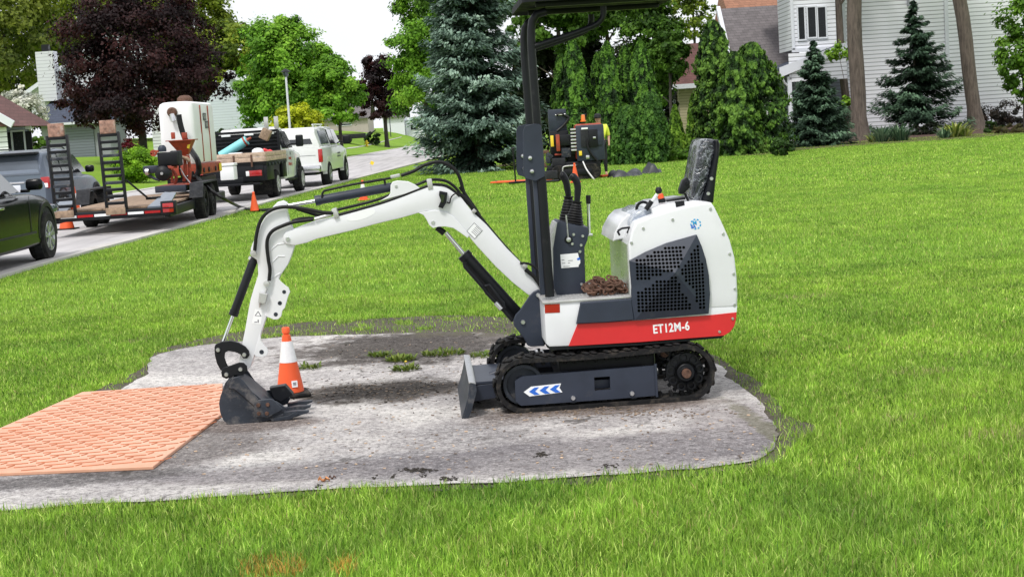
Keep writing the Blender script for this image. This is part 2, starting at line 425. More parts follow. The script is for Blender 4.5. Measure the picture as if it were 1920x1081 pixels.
# distant footpath
b = MB(); rings = []
P = [onground(x, y) for x, y in ((650, 279), (668, 277), (690, 273), (715, 267), (735, 262), (752, 258))]
for p in spline(P, 5): 
    rings.append([(p.x-.0, p.y-1.2, G(p.x, p.y-1.2)-.2), (p.x, p.y-1.2, G(p.x, p.y-1.2)+.06), (p.x, p.y+1.8, G(p.x, p.y+1.8)+.06), (p.x, p.y+1.8, G(p.x, p.y+1.8)-.2)])
b.loft(rings); k = b.build('path', M['kerb']); k['kind'] = 'structure'
# dirt border and slab
t = NT('bare_soil'); v = t.noise(3, 6, rough=.7); v2 = t.noise(30, 5, rough=.8)
c = t.ramp(v, [(.35, (.04, .032, .022)), (.55, (.095, .08, .058)), (.7, (.09, .12, .025))]); c = t.mix(t.ramp(v2, [(.45, 0), (.65, .6)]), c, (.15, .13, .105))
t.col(c); t.rough(.95); t.bump(v2, .8, .03); M['soil'] = t.m
o = sheet('soil_border', DIRT, .006, M['soil']); o['kind'] = 'structure'
t = NT('old_asphalt_slab')
def emask(cx, cy, rx, ry, rot=0, dist=.5, soft=.35, sc=3.0):
    mp = t.n('ShaderNodeMapping', vector_type='TEXTURE'); mp.inputs['Location'].default_value = (cx, cy, 0); mp.inputs['Rotation'].default_value = (0, 0, rot); mp.inputs['Scale'].default_value = (rx, ry, 1e3)
    t.l(t.pos(), mp.inputs['Vector']); ln = t.n('ShaderNodeVectorMath', operation='LENGTH'); t.l(mp.outputs[0], ln.inputs[0])
    d = t.math('ADD', ln.outputs['Value'], t.math('MULTIPLY', t.math('SUBTRACT', t.noise(sc, 6, rough=.7), .5), dist*2))
    return t.ramp(d, [(1-soft, 1), (1.0, 0)]) if soft < 1 else d
fine = t.noise(38, 6, rough=.9); med = t.noise(14, 5, rough=.7); big = t.noise(1.1, 5, rough=.6)
vor = t.n('ShaderNodeTexVoronoi'); vor.inputs['Scale'].default_value = 95; t.l(t.pos(), vor.inputs['Vector'])
c = t.ramp(big, [(.38, (.33, .31, .31)), (.5, (.50, .47, .46)), (.62, (.66, .63, .60))])
def gp(px, py): p = onground(px, py); return p.x, p.y
def em(px, py, rx, ry, rot=0, **k): x, y = gp(px, py); return emask(x, y, rx, ry, rot, **k)
c = t.mix(t.math('MULTIPLY', em(1150, 850, 1.6, .42, .03), .62), c, (.27, .26, .27))      # greyer asphalt along the front edge
c = t.mix(t.math('MULTIPLY', em(620, 880, 1.25, .27, .0), .55), c, (.27, .26, .27))
c = t.mix(t.math('MULTIPLY', em(330, 850, .75, .55, .9), .6), c, (.22, .20, .195))
c = t.mix(t.math('MULTIPLY', em(120, 905, .8, .18, .05), .6), c, (.20, .19, .19))
c = t.mix(t.math('MULTIPLY', em(720, 735, .55, .5, 0, dist=.55), .85), c, (.105, .095, .085))        # dark mossy strip
c = t.mix(t.math('MULTIPLY', em(760, 655, .85, 1.0, 0, dist=.7), .8), c, (.14, .125, .115))
c = t.mix(t.math('MULTIPLY', em(1130, 765, .75, .16, .02, dist=.35), .8), c, (.16, .125, .105))     # dirt tracked under the crawler
c = t.mix(t.math('MULTIPLY', em(950, 790, .3, .2, 0, dist=.4), .6), c, (.2, .16, .14))
c = t.mix(t.math('MULTIPLY', em(480, 800, .42, .3, 0, dist=.4), .55), c, (.22, .18, .16))
c = t.mix(t.ramp(fine, [(.40, .85), (.49, 0)]), c, (.10, .095, .095)); c = t.mix(t.ramp(fine, [(.52, 0), (.60, .62)]), c, (.82, .79, .77))
c = t.mix(t.ramp(med, [(.5, 0), (.72, .5)]), c, (.24, .21, .2))
greyer_ = t.math('MAXIMUM', em(1180, 850, 1.5, .46, .03, dist=.35), t.math('MAXIMUM', em(640, 885, 1.3, .24, .0, dist=.35), em(1400, 810, .35, .9, 0, dist=.3)))  # mask of the greyer asphalt along the front and right end
c = t.mix(t.math('MULTIPLY', greyer_, .62), c, (.50, .47, .49), 'MULTIPLY')
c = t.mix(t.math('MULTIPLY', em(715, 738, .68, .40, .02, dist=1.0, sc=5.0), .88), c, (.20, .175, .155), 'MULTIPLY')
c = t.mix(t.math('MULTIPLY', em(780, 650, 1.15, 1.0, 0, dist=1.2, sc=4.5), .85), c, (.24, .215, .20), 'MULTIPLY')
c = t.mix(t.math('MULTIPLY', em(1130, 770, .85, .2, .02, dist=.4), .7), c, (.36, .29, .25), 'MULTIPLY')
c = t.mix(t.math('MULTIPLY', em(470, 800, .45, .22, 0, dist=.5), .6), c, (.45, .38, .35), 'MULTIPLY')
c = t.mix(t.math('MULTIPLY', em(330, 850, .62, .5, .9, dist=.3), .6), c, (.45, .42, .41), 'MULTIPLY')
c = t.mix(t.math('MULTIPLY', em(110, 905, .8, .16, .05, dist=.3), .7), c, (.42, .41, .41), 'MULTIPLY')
mpc = t.n('ShaderNodeMapping'); mpc.inputs['Location'].default_value = (3.1, 1.7, 0); t.l(t.pos(), mpc.inputs['Vector'])
wv = t.n('ShaderNodeVectorMath', operation='ADD'); nv = t.n('ShaderNodeTexNoise'); nv.inputs['Scale'].default_value = 2.2; nv.inputs['Detail'].default_value = 6; t.l(t.pos(), nv.inputs['Vector'])
sv = t.n('ShaderNodeVectorMath', operation='SCALE'); sv.inputs['Scale'].default_value = .9; t.l(nv.outputs['Color'], sv.inputs[0]); t.l(mpc.outputs[0], wv.inputs[0]); t.l(sv.outputs[0], wv.inputs[1])
vc_ = t.n('ShaderNodeTexVoronoi', feature='DISTANCE_TO_EDGE'); vc_.inputs['Scale'].default_value = .45; t.l(wv.outputs[0], vc_.inputs['Vector'])
crack = t.ramp(vc_.outputs['Distance'], [(0, 1), (.0035, .8), (.007, 0)]); c = t.mix(t.math('MULTIPLY', crack, t.ramp(t.noise(1.7, 4), [(.45, 0), (.6, .75)])), c, (.05, .045, .038))
c = t.mix(t.math('MULTIPLY', em(1000, 612, 1.1, .55, 0, dist=1.0, sc=5.0), .8), c, (.11, .10, .07))
c = t.mix(t.math('MULTIPLY', em(1448, 815, .07, 1.1, .1, dist=1.0, sc=7.0), .45), c, (.12, .12, .04))
t.col(c); t.rough(.92); t.b.inputs['Specular IOR Level'].default_value = .2; t.bump(t.math('ADD', fine, t.math('MULTIPLY', med, .5)), .9, .012); M['slab'] = t.m
o = sheet('pavement', PAD, .014, M['slab']); o['kind'] = 'structure'
# mat on the slab
MATPX = [(-180,925),(-60,900),(288,885),(416,786),(418,727),(155,743),(0,812),(-170,880)]
# ================================================================== the mini excavator
YAW = math.radians(3.0)
O0 = onground(950, 781); EO = Vector((O0.x, O0.y, .014))
_ci, _si = math.cos(-YAW), math.sin(-YAW)
def _rz(x, y, c=_ci, s=_si): return x*c - y*s, x*s + y*c
_C = Vector((*_rz(-EO.x, -EO.y), CH - EO.z))
def P(px, py, v=0.0):
    d = ray(px, py); dx, dy = _rz(d[0], d[1]); t_ = (v - _C.y)/dy
    return Vector((_C.x + dx*t_, v, _C.z + d[2]*t_))
def PL(pts, v=0.0): return [P(x, y, v) for x, y in pts]
def plate(b, pts, v0, v1, bev=0, seg=1):
    A = PL(pts, v0); return b.prism(A, [Vector((p.x, v1, p.z)) for p in A], bev, seg)
def bolt(b, px, py, v, r=.009, h=.007):
    p = P(px, py, v); b.lathe([(0, -h), (r*.8, -h), (r, -h*.5), (r, 0.002)], p, 'Y', 10); return b
ex = empty('mini_excavator', EO, YAW, 'white, red and dark grey mini excavator with black canopy parked on the old slab', 'excavator')
SPLIT = {'bolt','pin','bracket_hole','stiffener','roof_rail','side_cutter','seat_mount','armrest_hinge','gusset','cylinder_bracket','thumb_bracket','bucket_link','blade_arm','latch','track_roller','frame_bracket','bucket_ear','hose_fitting','hose_clamp','lever_boot','hand_lever'}
def part(b, name, m=None, parent=None, label=None, **k):
    if name in SPLIT: return build_split(b, name, m, parent or ex, label, **k)
    o = b.build(name, m, parent or ex, **k)
    if label: o['label'] = label
    return o
# ---- crawler tracks
c1 = P(983, 731, 0); c2 = P(1288, 709, 0)
R1, R2 = .124, .130; LUG = .014
c1.z = R1 + .012 + LUG; c2.z = R2 + .012 + LUG
def loop_pts(r1, r2, step=.01):
    D = c2.x - c1.x; a = math.asin((r2-r1)/D); pts = []
    n1 = max(8, int(PI*r1/step)); n2 = max(8, int(PI*r2/step)); ns = int(D/step)
    for i in range(n1+1):
        th = PI/2 + a + (PI-2*a)*i/n1; pts.append((c1.x + r1*math.cos(th), c1.z + r1*math.sin(th)))
    p = pts[-1]; th = -PI/2 - a + 2*a; q = (c2.x + r2*math.cos(-PI/2 - a*-1*0 + 0), c2.z - r2)
    q = (c2.x + r2*math.sin(a), c2.z - r2*math.cos(a)); p2 = (c1.x + r1*math.sin(a), c1.z - r1*math.cos(a)); pts[-1] = p2
    for i in range(1, ns): f = i/ns; pts.append((p2[0]*(1-f)+q[0]*f, p2[1]*(1-f)+q[1]*f))
    for i in range(n2+1):
        th = -PI/2 + a + (PI-2*a)*i/n2*1.0 if False else (-PI/2 + a) + (PI - 2*a + 0)*i/n2
        pts.append((c2.x + r2*math.cos(th), c2.z + r2*math.sin(th)))
    e = pts[-1]; s0 = pts[0]
    for i in range(1, ns): 
        f = i/ns; sag = .012*math.sin(PI*f); pts.append((e[0]*(1-f)+s0[0]*f, e[1]*(1-f)+s0[1]*f - sag))
    return pts
def make_track(v0, wd, name):
    tr = MB(); pts = loop_pts(R1+.004, R2+.004); n = len(pts); rings = []
    for i in range(n):
        x, z = pts[i]; x2, z2 = pts[(i+1) % n]; x0, z0 = pts[i-1]; tx, tz = x2-x0, z2-z0; L = math.hypot(tx, tz); nx_, nz_ = -tz/L, tx/L
        # outward normal points away from loop centre
        cx = (c1.x+c2.x)/2; cz = (c1.z+c2.z)/2
        if nx_*(x-cx)+nz_*(z-cz) < 0: nx_, nz_ = -nx_, -nz_
        pts[i] = (x, z); rings.append([(x, v0, z), (x, v0+wd, z), (x+nx_*.024, v0+wd, z+nz_*.024), (x+nx_*.024, v0, z+nz_*.024)])
    rings.append(rings[0]); tr.loft(rings, caps=False)
    # lip that stands proud round the side of the belt
    # tread blocks
    dist = [0]
    for i in range(1, n): dist.append(dist[-1] + math.hypot(pts[i][0]-pts[i-1][0], pts[i][1]-pts[i-1][1]))
    tot = dist[-1]; k = int(tot/.058)
    for j in range(k):
        s_ = tot*j/k; i = int(np.searchsorted(dist, s_)) % n
        x, z = pts[i]; x2, z2 = pts[(i+1) % n]; x0, z0 = pts[i-1]; tdir = Vector((x2-x0, 0, z2-z0)).normalized(); nn = Vector((-tdir.z, 0, tdir.x))
        if nn.x*(x-(c1.x+c2.x)/2)+nn.z*(z-(c1.z+c2.z)/2) < 0: nn = -nn
        m3 = Matrix((tdir, Vector((0, 1, 0)), nn)).transposed()
        for h in (0, 1):
            sk = (j+h) % 2
            cc = Vector((x, v0 + wd*(.27 if h == 0 else .73), z)) + nn*(.024+LUG*.5) + tdir*(.0 if sk else .018)
            tr.box(cc, (.026, wd*.46, LUG), .006, m3 @ Matrix.Rotation(.35*(1 if h else -1), 3, 'Z'), seg=1)
        tr.box(Vector((x, v0+wd*.5, z)) - nn*.012, (.022, .05, .03), .004, m3, seg=1)
    return part(tr, name, M['rubber'])
TW = .18; V2 = .77
for v0, side in ((0.0, 0), (V2, 1)):
    make_track(v0, TW, 'crawler_track')
    fr = MB()
    vface = v0+.012 if side == 0 else v0+TW-.03
    FP = [(965.5,714),(979.6,705.5),(1229,685),(1231,741),(977,760),(967,752)]
    if side == 0:
        # frame plate with its square opening, built as a ring of pieces
        hole = [(1114,707),(1143.5,705),(1144.6,730),(1115,732.5)]
        outer = [(965.5,714),(979.6,705.5),(1113,694.6),(1144,692),(1229,685),(1231,741),(1146,748),(1116,750),(977,760),(967,752)]
        plate(fr, [outer[0],outer[1],outer[2],hole[0],hole[3],outer[7],outer[8],outer[9]], vface, vface+.02)
        plate(fr, [outer[3],outer[4],outer[5],outer[6],hole[2],hole[1]], vface+.0005, vface+.0205)
        plate(fr, [outer[2],outer[3],hole[1],hole[0]], vface+.001, vface+.021)
        plate(fr, [hole[3],hole[2],outer[6],outer[7]], vface+.001, vface+.021)
        plate(fr, [(1227,683),(1231.5,682.6),(1234.5,744),(1230,744.5)], vface-.008, vface+.02, .002)
        fr.box((P(1100,720,.09)), (.66, .05, .05), .004); fr.box(P(1100,700,.09), (.66,.11,.03), .004)
    else:
        A = PL(FP, 0); fr.prism([Vector((p.x, vface, p.z)) for p in A], [Vector((p.x, vface+.02, p.z)) for p in A], .003)
        fr.box((P(1100,720,0)+Vector((0, v0+.09, 0))), (.66, .05, .05), .004)
    f = part(fr, 'track_frame', M['dark'])
    if side == 0:
        st = MB().use(M['label']); plate(st, [(982,734.6),(995.6,724.3),(1052,718.2),(1049,726.5),(1054.5,734.8),(993,742.6)], vface-.002, vface)
        st.use(M['blue'])
        for k_ in range(3):
            ox = k_*19.5; oy = -k_*2.2
            plate(st, [(992+ox,733.8+oy),(1002+ox,726.2+oy),(1010.5+ox,725.4+oy),(1003.5+ox,733+oy),(1012+ox,739+oy),(1002.5+ox,740+oy)], vface-.0035, vface-.002)
        o = part(st, 'arrow_sticker', None, f)
        bo = MB(); bolt(bo, 1074.5, 745.5, vface, .014, .012); bolt(bo, 1185, 737, vface, .014, .012); part(bo, 'bolt', M['steel'], f)
    # rollers and idler
    ro = MB(); yv = v0+.09
    for px in (1076, 1190):
        q = P(px, 752, 0); ro.cyl((q.x, v0+.02, .072), (q.x, v0+TW-.02, .072), .04, seg=22)
    part(ro, 'track_roller', M['bucket'])
    idl = MB(); idl.lathe([(R1-.012,-.05),(R1-.012,.05),(R1-.03,.05),(R1-.035,.02),(.05,.02),(.045,.06),(.0,.06),(0,-.06),(.045,-.06),(.05,-.02),(R1-.035,-.02),(R1-.03,-.05)], (c1.x, yv, c1.z), 'Y', 36, closed=True); part(idl, 'idler_wheel', M['bucket'])
    sp = MB(); RS = R2-.012
    vo = v0+.02 if side == 0 else v0+TW-.02
    for k_ in range(18):
        a = 2*PI*k_/18; m3 = Matrix.Rotation(-a, 3, 'Y'); sp.box(Vector((c2.x+math.cos(a)*RS*.93, yv, c2.z+math.sin(a)*RS*.93)), (.028, .03, .018), .003, m3, seg=1)
    sp.lathe([(RS*.9,-.012),(RS*.9,.012),(RS*.5,.02),(RS*.5,-.02)], (c2.x, yv-.02, c2.z), 'Y', 40, closed=True)
    sp.lathe([(RS*.55,-.045),(RS*.55,.0),(0,.0),(0,-.05),(.03,-.055),(.034,-.05),(.045,-.05),(.05,-.045)], (c2.x, yv-.02, c2.z), 'Y', 30)
    for k_ in range(9):
        a = 2*PI*k_/9+.2; sp.lathe([(.016,-.006),(.024,-.006),(.024,.006),(.016,.006)], (c2.x+math.cos(a)*RS*.7, yv-.042, c2.z+math.sin(a)*RS*.7), 'Y', 14, closed=True)
    so_ = part(sp, 'drive_sprocket', M['black'])
    hb = MB(); hb.cyl((c2.x, yv-.095, c2.z), (c2.x, yv-.04, c2.z), .026, seg=18); part(hb, 'hub', M['rust'], so_)
# ---- centre frame, swing bearing, blade
cf = MB(); cf.box((P(1130,720,.45).x, .475, .2), (.55, .62, .16), .02); cf.box((P(1130,700,.45).x, .475, .3), (.42, .4, .1), .02)
cf.cyl((P(1160,690,.45).x, .475, .33), (P(1160,690,.45).x, .475, .405), .21, seg=40)
part(cf, 'centre_frame', M['black'])
bl = MB(); BLP = [(865.5,669),(874,665),(880,690),(888,716.5),(892.3,719.5),(891,733),(885.5,748),(881.5,768),(872.5,790),(862.5,794),(860,776),(855.5,741),(854.2,731),(858,722),(864.6,701)]
near = PL([(881,716.5),(888,716.5),(892.3,719.5),(891,733),(887,748),(882,768),(874,789),(866,794),(862.5,794),(866,784),(872,764),(876,748),(879,733)], -.03)
bl.prism(near, [Vector((p.x, .985, p.z)) for p in near], .002)
for v_ in (-.034, .975):
    ep = PL([(882,717),(892.5,719.5),(894,733),(890,748),(885,768),(876,789),(868,792),(874,768),(879,748),(881.5,733)], -.034); bl.prism([Vector((p.x, v_, p.z)) for p in ep], [Vector((p.x, v_+.014, p.z)) for p in ep], .001)
blo = part(bl, 'dozer_blade', M['bucket'], label='worn dark steel dozer blade')
lp_ = MB(); A = PL([(879,715.5),(888,715.8),(892.5,719),(890,722),(886,719),(879,718.5)], -.033); lp_.prism(A, [Vector((p.x, .988, p.z)) for p in A], .001); part(lp_, 'blade_lip', M['steel'], blo)
ba = MB()
for va in (.17, .74):
    A = PL([(888,723),(940,716),(985,716),(985,742),(940,744),(886,753)], va); ba.prism(A, [Vector((p.x, va+.04, p.z)) for p in A], .003)
A = PL([(888,716),(950,711),(950,716),(888,721)], .17); ba.prism(A, [Vector((p.x, .78, p.z)) for p in A], .002)
part(ba, 'blade_arm', M['dark'])
bc = MB(); bc.use(M['dark']).cyl(P(919,704,.42), P(1000,672,.42), .024, seg=16); bc.use(M['chrome']).cyl(P(900,710,.42), P(921,703,.42), .013, seg=14); bc.use(M['dark']).cyl(P(1006,655,.42), P(1016,675,.42), .02, seg=12)
part(bc, 'blade_cylinder', label='grey blade lift cylinder with steel rod')
lk = MB(); lk.use(M['steel']); 
for px in (1005, 1015): lk.beam(P(px,655,.2), P(px+9,676,.2), .012, .016, .002)
part(lk, 'frame_bracket')
# ---- upper body
VN, VF = .045, .905
sk = MB(); sk.use(M['white'])
plate(sk, [(1019.5,568),(1086,563.5),(1184,557.5),(1190,583),(1383,574),(1381,595),(1377,612),(1370,622),(1358,628.5),(1066,648.5),(1030,650),(1024.5,645)], VN, VF, .008, 2)
body = part(sk, 'body', label='white lower body with red side panel')
rd_ = MB(); plate(rd_, [(1066,648.5),(1083,606.5),(1140,604),(1330,590.5),(1381.2,585),(1380.6,596),(1377,611),(1369.5,621.5),(1358,628.8),(1200,641)], VN-.004, VN, .0012)
rp_ = part(rd_, 'side_panel', M['red'], label='red side panel with white lettering')
xd = P(1312,612,VN)-P(1224,621,VN); xd = Vector((xd.x, 0, xd.z))
text_part('ET12M-6', .068, M['label'], 'lettering', rp_, P(1224.5,624.8,VN-.0046), xd, Vector((-xd.z, 0, xd.x)), off=.0016, ext=.0006, sx=.78, spacing=1.06)
bp = MB(); plate(bp, [(1024,646),(1030,650.5),(1200,643),(1350,630.5),(1358,629.5),(1352,633.5),(1200,646.5),(1034,656),(1026,651)], VN+.004, VF-.004); part(bp, 'base_plate', M['black'])
ref = MB(); plate(ref, [(1021,570.5),(1049.5,569),(1050,585.5),(1021.8,587)], VN-.0025, VN, .0008); part(ref, 'reflector', M['redlens'], body)
bm_ = MB(); plate(bm_, [(1088.7,567),(1185,559.5),(1190,600),(1140,604.3),(1080.5,607.3)], VN-.024, VN, .006); part(bm_, 'step_beam', M['dark'], body)
fl = MB(); A = PL([(1017,567.5),(1017.5,562.5),(1186,555.5),(1186,560)], VN-.006)
zt = (A[1].z+A[2].z)/2
fl.box(((A[0].x+A[2].x)/2, (VN+VF)/2-.003, zt-.008), (A[2].x-A[0].x, VF-VN+.012, .014), .003)
for k_ in range(22):
    for j_ in range(16):
        fl.box((A[0].x+.025+k_*.022, VN+.04+j_*.05, zt-.0005), (.013, .004, .0025), 0, Matrix.Rotation(.7 if (k_+j_) % 2 else -.7, 3, 'Z'))
part(fl, 'floor_plate', M['alu'])
# rear housing
HP = [(1184,560),(1181,520),(1180,489),(1178.5,458),(1184,434),(1192,417),(1222,404.5),(1256,393.8),(1290,385.5),(1322,379.3),(1334,379.8),(1339.6,387.7),(1353,415),(1368.7,450),(1378,483),(1382,520),(1383.5,551),(1383,576),(1190,585)]
hs = MB(); plate(hs, HP, VN, VF, .014, 3); hous = part(hs, 'engine_housing', M['white'])
fpn = MB(); q0 = P(1178.5,458,VN); q1 = P(1184,560,VN)
fpn.prism([Vector((q0.x-.006, VN+.03, q0.z)), Vector((q0.x-.006, VF-.03, q0.z)), Vector((q1.x-.006, VF-.03, zt)), Vector((q1.x-.006, VN+.03, zt))], [Vector((q0.x+.01, VN+.03, q0.z)), Vector((q0.x+.01, VF-.03, q0.z)), Vector((q1.x+.01, VF-.03, zt)), Vector((q1.x+.01, VN+.03, zt))], .002)
M['frontpanel'] = mat('brushed_front_panel', (.48, .50, .47), .3, .5, var=.12)
part(fpn, 'front_panel', M['frontpanel'], hous)
bo = MB()
for px, py in ((1206,428),(1261,411.5),(1184,455),(1332,391.5),(1356,438),(1368,475.5),(1375.5,513),(1378,541),(1377,571),(1373.5,597),(1349,621.5)): bolt(bo, px, py, VN-(.004 if py > 590 else 0), .0085, .006)
part(bo, 'bolt', M['steel'], hous)
lg = MB().use(M['cyan'])
cxp, cyp = 1304.5, 420
for k_ in range(9):
    a0 = 2*PI*k_/9; r0, r1 = 8.0, 10.3
    plate(lg, [(cxp+r0*math.cos(a0), cyp+r0*math.sin(a0)), (cxp+r1*math.cos(a0+.08), cyp+r1*math.sin(a0+.08)), (cxp+r1*math.cos(a0+.42), cyp+r1*math.sin(a0+.42)), (cxp+r0*math.cos(a0+.5), cyp+r0*math.sin(a0+.5))], VN-.0012, VN)
lgo = part(lg, 'gear_logo', None, hous, label='small cyan gear shaped logo with letters')
text_part('M', .03, M['cyan'], 'logo_letter', lgo, P(1299,421.5,VN-.0015), (1, 0, .06), (-.06, 0, 1), off=.0012, ext=.0004)
text_part('SA', .024, M['blue'], 'logo_letter', lgo, P(1296,428,VN-.0015), (1, 0, .06), (-.06, 0, 1), off=.001, ext=.0004)
# faceted vent; black discs paint the dark inside of its holes
VB = VN-.026
Ev = P(1266,511,VN-.11); Ec = [P(1180.5,489,VB), P(1210,473,VB), P(1250,456,VB), P(1306.5,440,VB), P(1316,462,VB), P(1323.5,485,VB), P(1329,515,VB), P(1331.5,551,VB), P(1329,587.5,VB), P(1190,600,VB), P(1184,562,VB), P(1184.5,538,VB)]
vt = MB().use(M['dark'])
vs = [Ev] + Ec + [Vector((p.x, VN+.002, p.z)) for p in Ec]; n = len(Ec)
fs = [[0, 1+i, 1+(i+1) % n] for i in range(n)] + [[1+i, 1+n+i, 1+n+(i+1) % n, 1+(i+1) % n] for i in range(n)]
vt.add(vs, fs)
def facet_v(u_, w_):
    for i in range(n):
        a, b_, c_ = Ev, Ec[i], Ec[(i+1) % n]
        d = (b_.z-c_.z)*(a.x-c_.x)+(c_.x-b_.x)*(a.z-c_.z)
        if abs(d) < 1e-9: continue
        l1 = ((b_.z-c_.z)*(u_-c_.x)+(c_.x-b_.x)*(w_-c_.z))/d; l2 = ((c_.z-a.z)*(u_-c_.x)+(a.x-c_.x)*(w_-c_.z))/d; l3 = 1-l1-l2
        if min(l1, l2, l3) >= -1e-6:
            nrm = (b_-a).cross(c_-a).normalized()
            if nrm.y > 0: nrm = -nrm
            return l1*a.y+l2*b_.y+l3*c_.y, nrm
    return None
vt.use(M['hole_dark'])
regions = [ [(1190,489),(1207,481),(1227,473),(1247,463),(1284,461),(1277,482),(1268,502),(1255,508),(1205,525),(1190,527)],
            [(1309,459),(1313,480),(1318,497),(1322,535),(1324,579),(1311,579),(1306,566),(1303,550),(1300,540),(1288,530),(1285,528),(1276,516),(1275,500),(1284,496),(1291,478),(1300,467)],
            [(1195,548),(1240,520),(1266,517),(1278,545),(1284,553),(1290,562),(1299,579),(1196,588)] ]
def in2(x, y, Q):
    r = False; j = len(Q)-1
    for i in range(len(Q)):
        if (Q[i][1] > y) != (Q[j][1] > y) and x < (Q[j][0]-Q[i][0])*(y-Q[i][1])/(Q[j][1]-Q[i][1])+Q[i][0]: r = not r
        j = i
    return r
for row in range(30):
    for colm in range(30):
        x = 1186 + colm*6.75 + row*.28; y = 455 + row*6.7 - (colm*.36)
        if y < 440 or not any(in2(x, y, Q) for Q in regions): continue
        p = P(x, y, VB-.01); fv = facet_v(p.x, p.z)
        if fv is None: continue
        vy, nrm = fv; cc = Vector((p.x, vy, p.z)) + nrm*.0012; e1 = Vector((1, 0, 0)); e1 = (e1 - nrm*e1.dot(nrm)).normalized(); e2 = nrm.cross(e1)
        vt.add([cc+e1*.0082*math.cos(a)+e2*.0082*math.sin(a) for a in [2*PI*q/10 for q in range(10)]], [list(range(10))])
o = part(vt, 'vent_grille', None, hous, smooth=False, label='faceted dark grey vent grille with painted round holes')
# top deck around the seat
dk = MB(); plate(dk, [(1192,424),(1182,432),(1174,446),(1150,452),(1152,437),(1164,415),(1176,403),(1190,400),(1215,395)], .3, VF-.02, .006); part(dk, 'front_cowl', M['white'], hous)
dt = MB(); q = P(1200,412,.2); 
for a_, b_ in (((1158,433),(1166,428)),((1166,428),(1181,426)),((1181,426),(1176,437)),((1162,441),(1158,433))): dt.tube([P(*a_, .16), P(*b_, .16)], .006, 8)
part(dt, 'latch', M['black'], hous)
# crumpled clear plastic on the seat base
def crumple(name, pts, v0, v1, m, parent, amp=.012, bulge=.05, nu=40, nv=16, seed=0):
    pass
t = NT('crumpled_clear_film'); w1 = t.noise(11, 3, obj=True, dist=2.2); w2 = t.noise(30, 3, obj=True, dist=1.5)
c = t.ramp(w1, [(.43, (.020, .023, .030)), (.485, (.10, .11, .13)), (.497, (.38, .41, .46)), (.51, (.05, .056, .07)), (.58, (.025, .028, .036))]); c = t.mix(t.ramp(w2, [(.48, 0), (.5, .3), (.52, 0)]), c, (.35, .38, .44))  # thin bright bands paint glints along the film's creases
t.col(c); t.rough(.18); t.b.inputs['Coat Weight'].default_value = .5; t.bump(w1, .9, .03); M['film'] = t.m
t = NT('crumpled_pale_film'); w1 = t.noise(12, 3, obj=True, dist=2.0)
t.col(t.ramp(w1, [(.40, (.30, .34, .42)), (.49, (.55, .58, .64)), (.505, (.14, .17, .24)), (.52, (.6, .63, .68)), (.65, (.40, .44, .52))])); t.rough(.2); t.b.inputs['Coat Weight'].default_value = .5; t.bump(w1, .8, .02); M['film2'] = t.m  # pale and dark bands put the wrinkles' reflections into the colour
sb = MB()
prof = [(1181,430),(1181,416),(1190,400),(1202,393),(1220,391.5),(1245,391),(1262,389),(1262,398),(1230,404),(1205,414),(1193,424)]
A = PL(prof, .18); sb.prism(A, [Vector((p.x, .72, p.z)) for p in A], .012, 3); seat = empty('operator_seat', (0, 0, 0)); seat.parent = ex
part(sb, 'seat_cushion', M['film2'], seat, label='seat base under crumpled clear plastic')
wd = MB(); plate(wd, [(1222,392),(1240,384),(1262,381),(1300,376),(1324,378),(1326,384),(1262,394),(1224,404)], .12, .8, .004); part(wd, 'seat_deck', M['white'], hous)
bx = MB(); plate(bx, [(1266,378),(1283,376),(1284,386),(1268,388.5)], .115, .14, .002); plate(bx, [(1250,375),(1285,369),(1286,377),(1252,382)], .3, .42, .003); part(bx, 'seat_mount', M['black'], seat)
# backrest: front film, black shell
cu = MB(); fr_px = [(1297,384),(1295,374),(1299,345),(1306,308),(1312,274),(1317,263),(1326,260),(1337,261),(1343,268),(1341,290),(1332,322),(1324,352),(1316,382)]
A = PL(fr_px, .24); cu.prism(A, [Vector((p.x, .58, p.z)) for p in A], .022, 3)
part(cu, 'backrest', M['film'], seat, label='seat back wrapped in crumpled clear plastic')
sh = MB(); A = PL([(1316,383),(1326,352),(1334,322),(1341,290),(1342,263),(1347,262),(1350.5,270),(1349,292),(1344,325),(1338,380)], .205); sh.prism(A, [Vector((p.x, .60, p.z)) for p in A], .012, 2)
bs = part(sh, 'back_shell', M['black'], seat); bo = MB(); bolt(bo, 1334, 335, .205, .011); bolt(bo, 1328, 363, .205, .011); part(bo, 'bolt', M['steel'], bs)
am = MB(); plate(am, [(1274,355),(1280,338),(1289,332),(1294,340),(1294,352),(1282,364),(1275,364)], .1, .16, .008, 2); plate(am, [(1274,355),(1280,338),(1289,332),(1294,340),(1294,352),(1282,364),(1275,364)], .74, .8, .008, 2); bolt(am, 1287, 343, .1)
am.tube([P(1284,362,.13), P(1291,378,.13)], .007, 8); part(am, 'armrest_hinge', M['black'], seat)
lv = MB(); lv.use(M['white']).tube([P(1214,390,.16), P(1232,364,.16)], .010, 10); lv.use(M['black']).tube([P(1211,393,.16), P(1222,377,.16)], .014, 10); lv.lathe([(0,-.02),(.014,-.016),(.02,0),(.014,.016),(0,.02)], P(1235,357,.16), 'Z', 14); lv.use(M['orange']).tube([P(1237,364,.3), P(1240,372,.3)], .018, 10); lv.use(M['black']).tube([P(1240,372,.3), P(1243,388,.3)], .02, 10)
lv.lathe([(.03,-.01),(.045,-.01),(.045,.01),(.03,.01)], P(1206,391,.3), 'Y', 20, closed=True)
part(lv, 'hand_lever', None, ex)
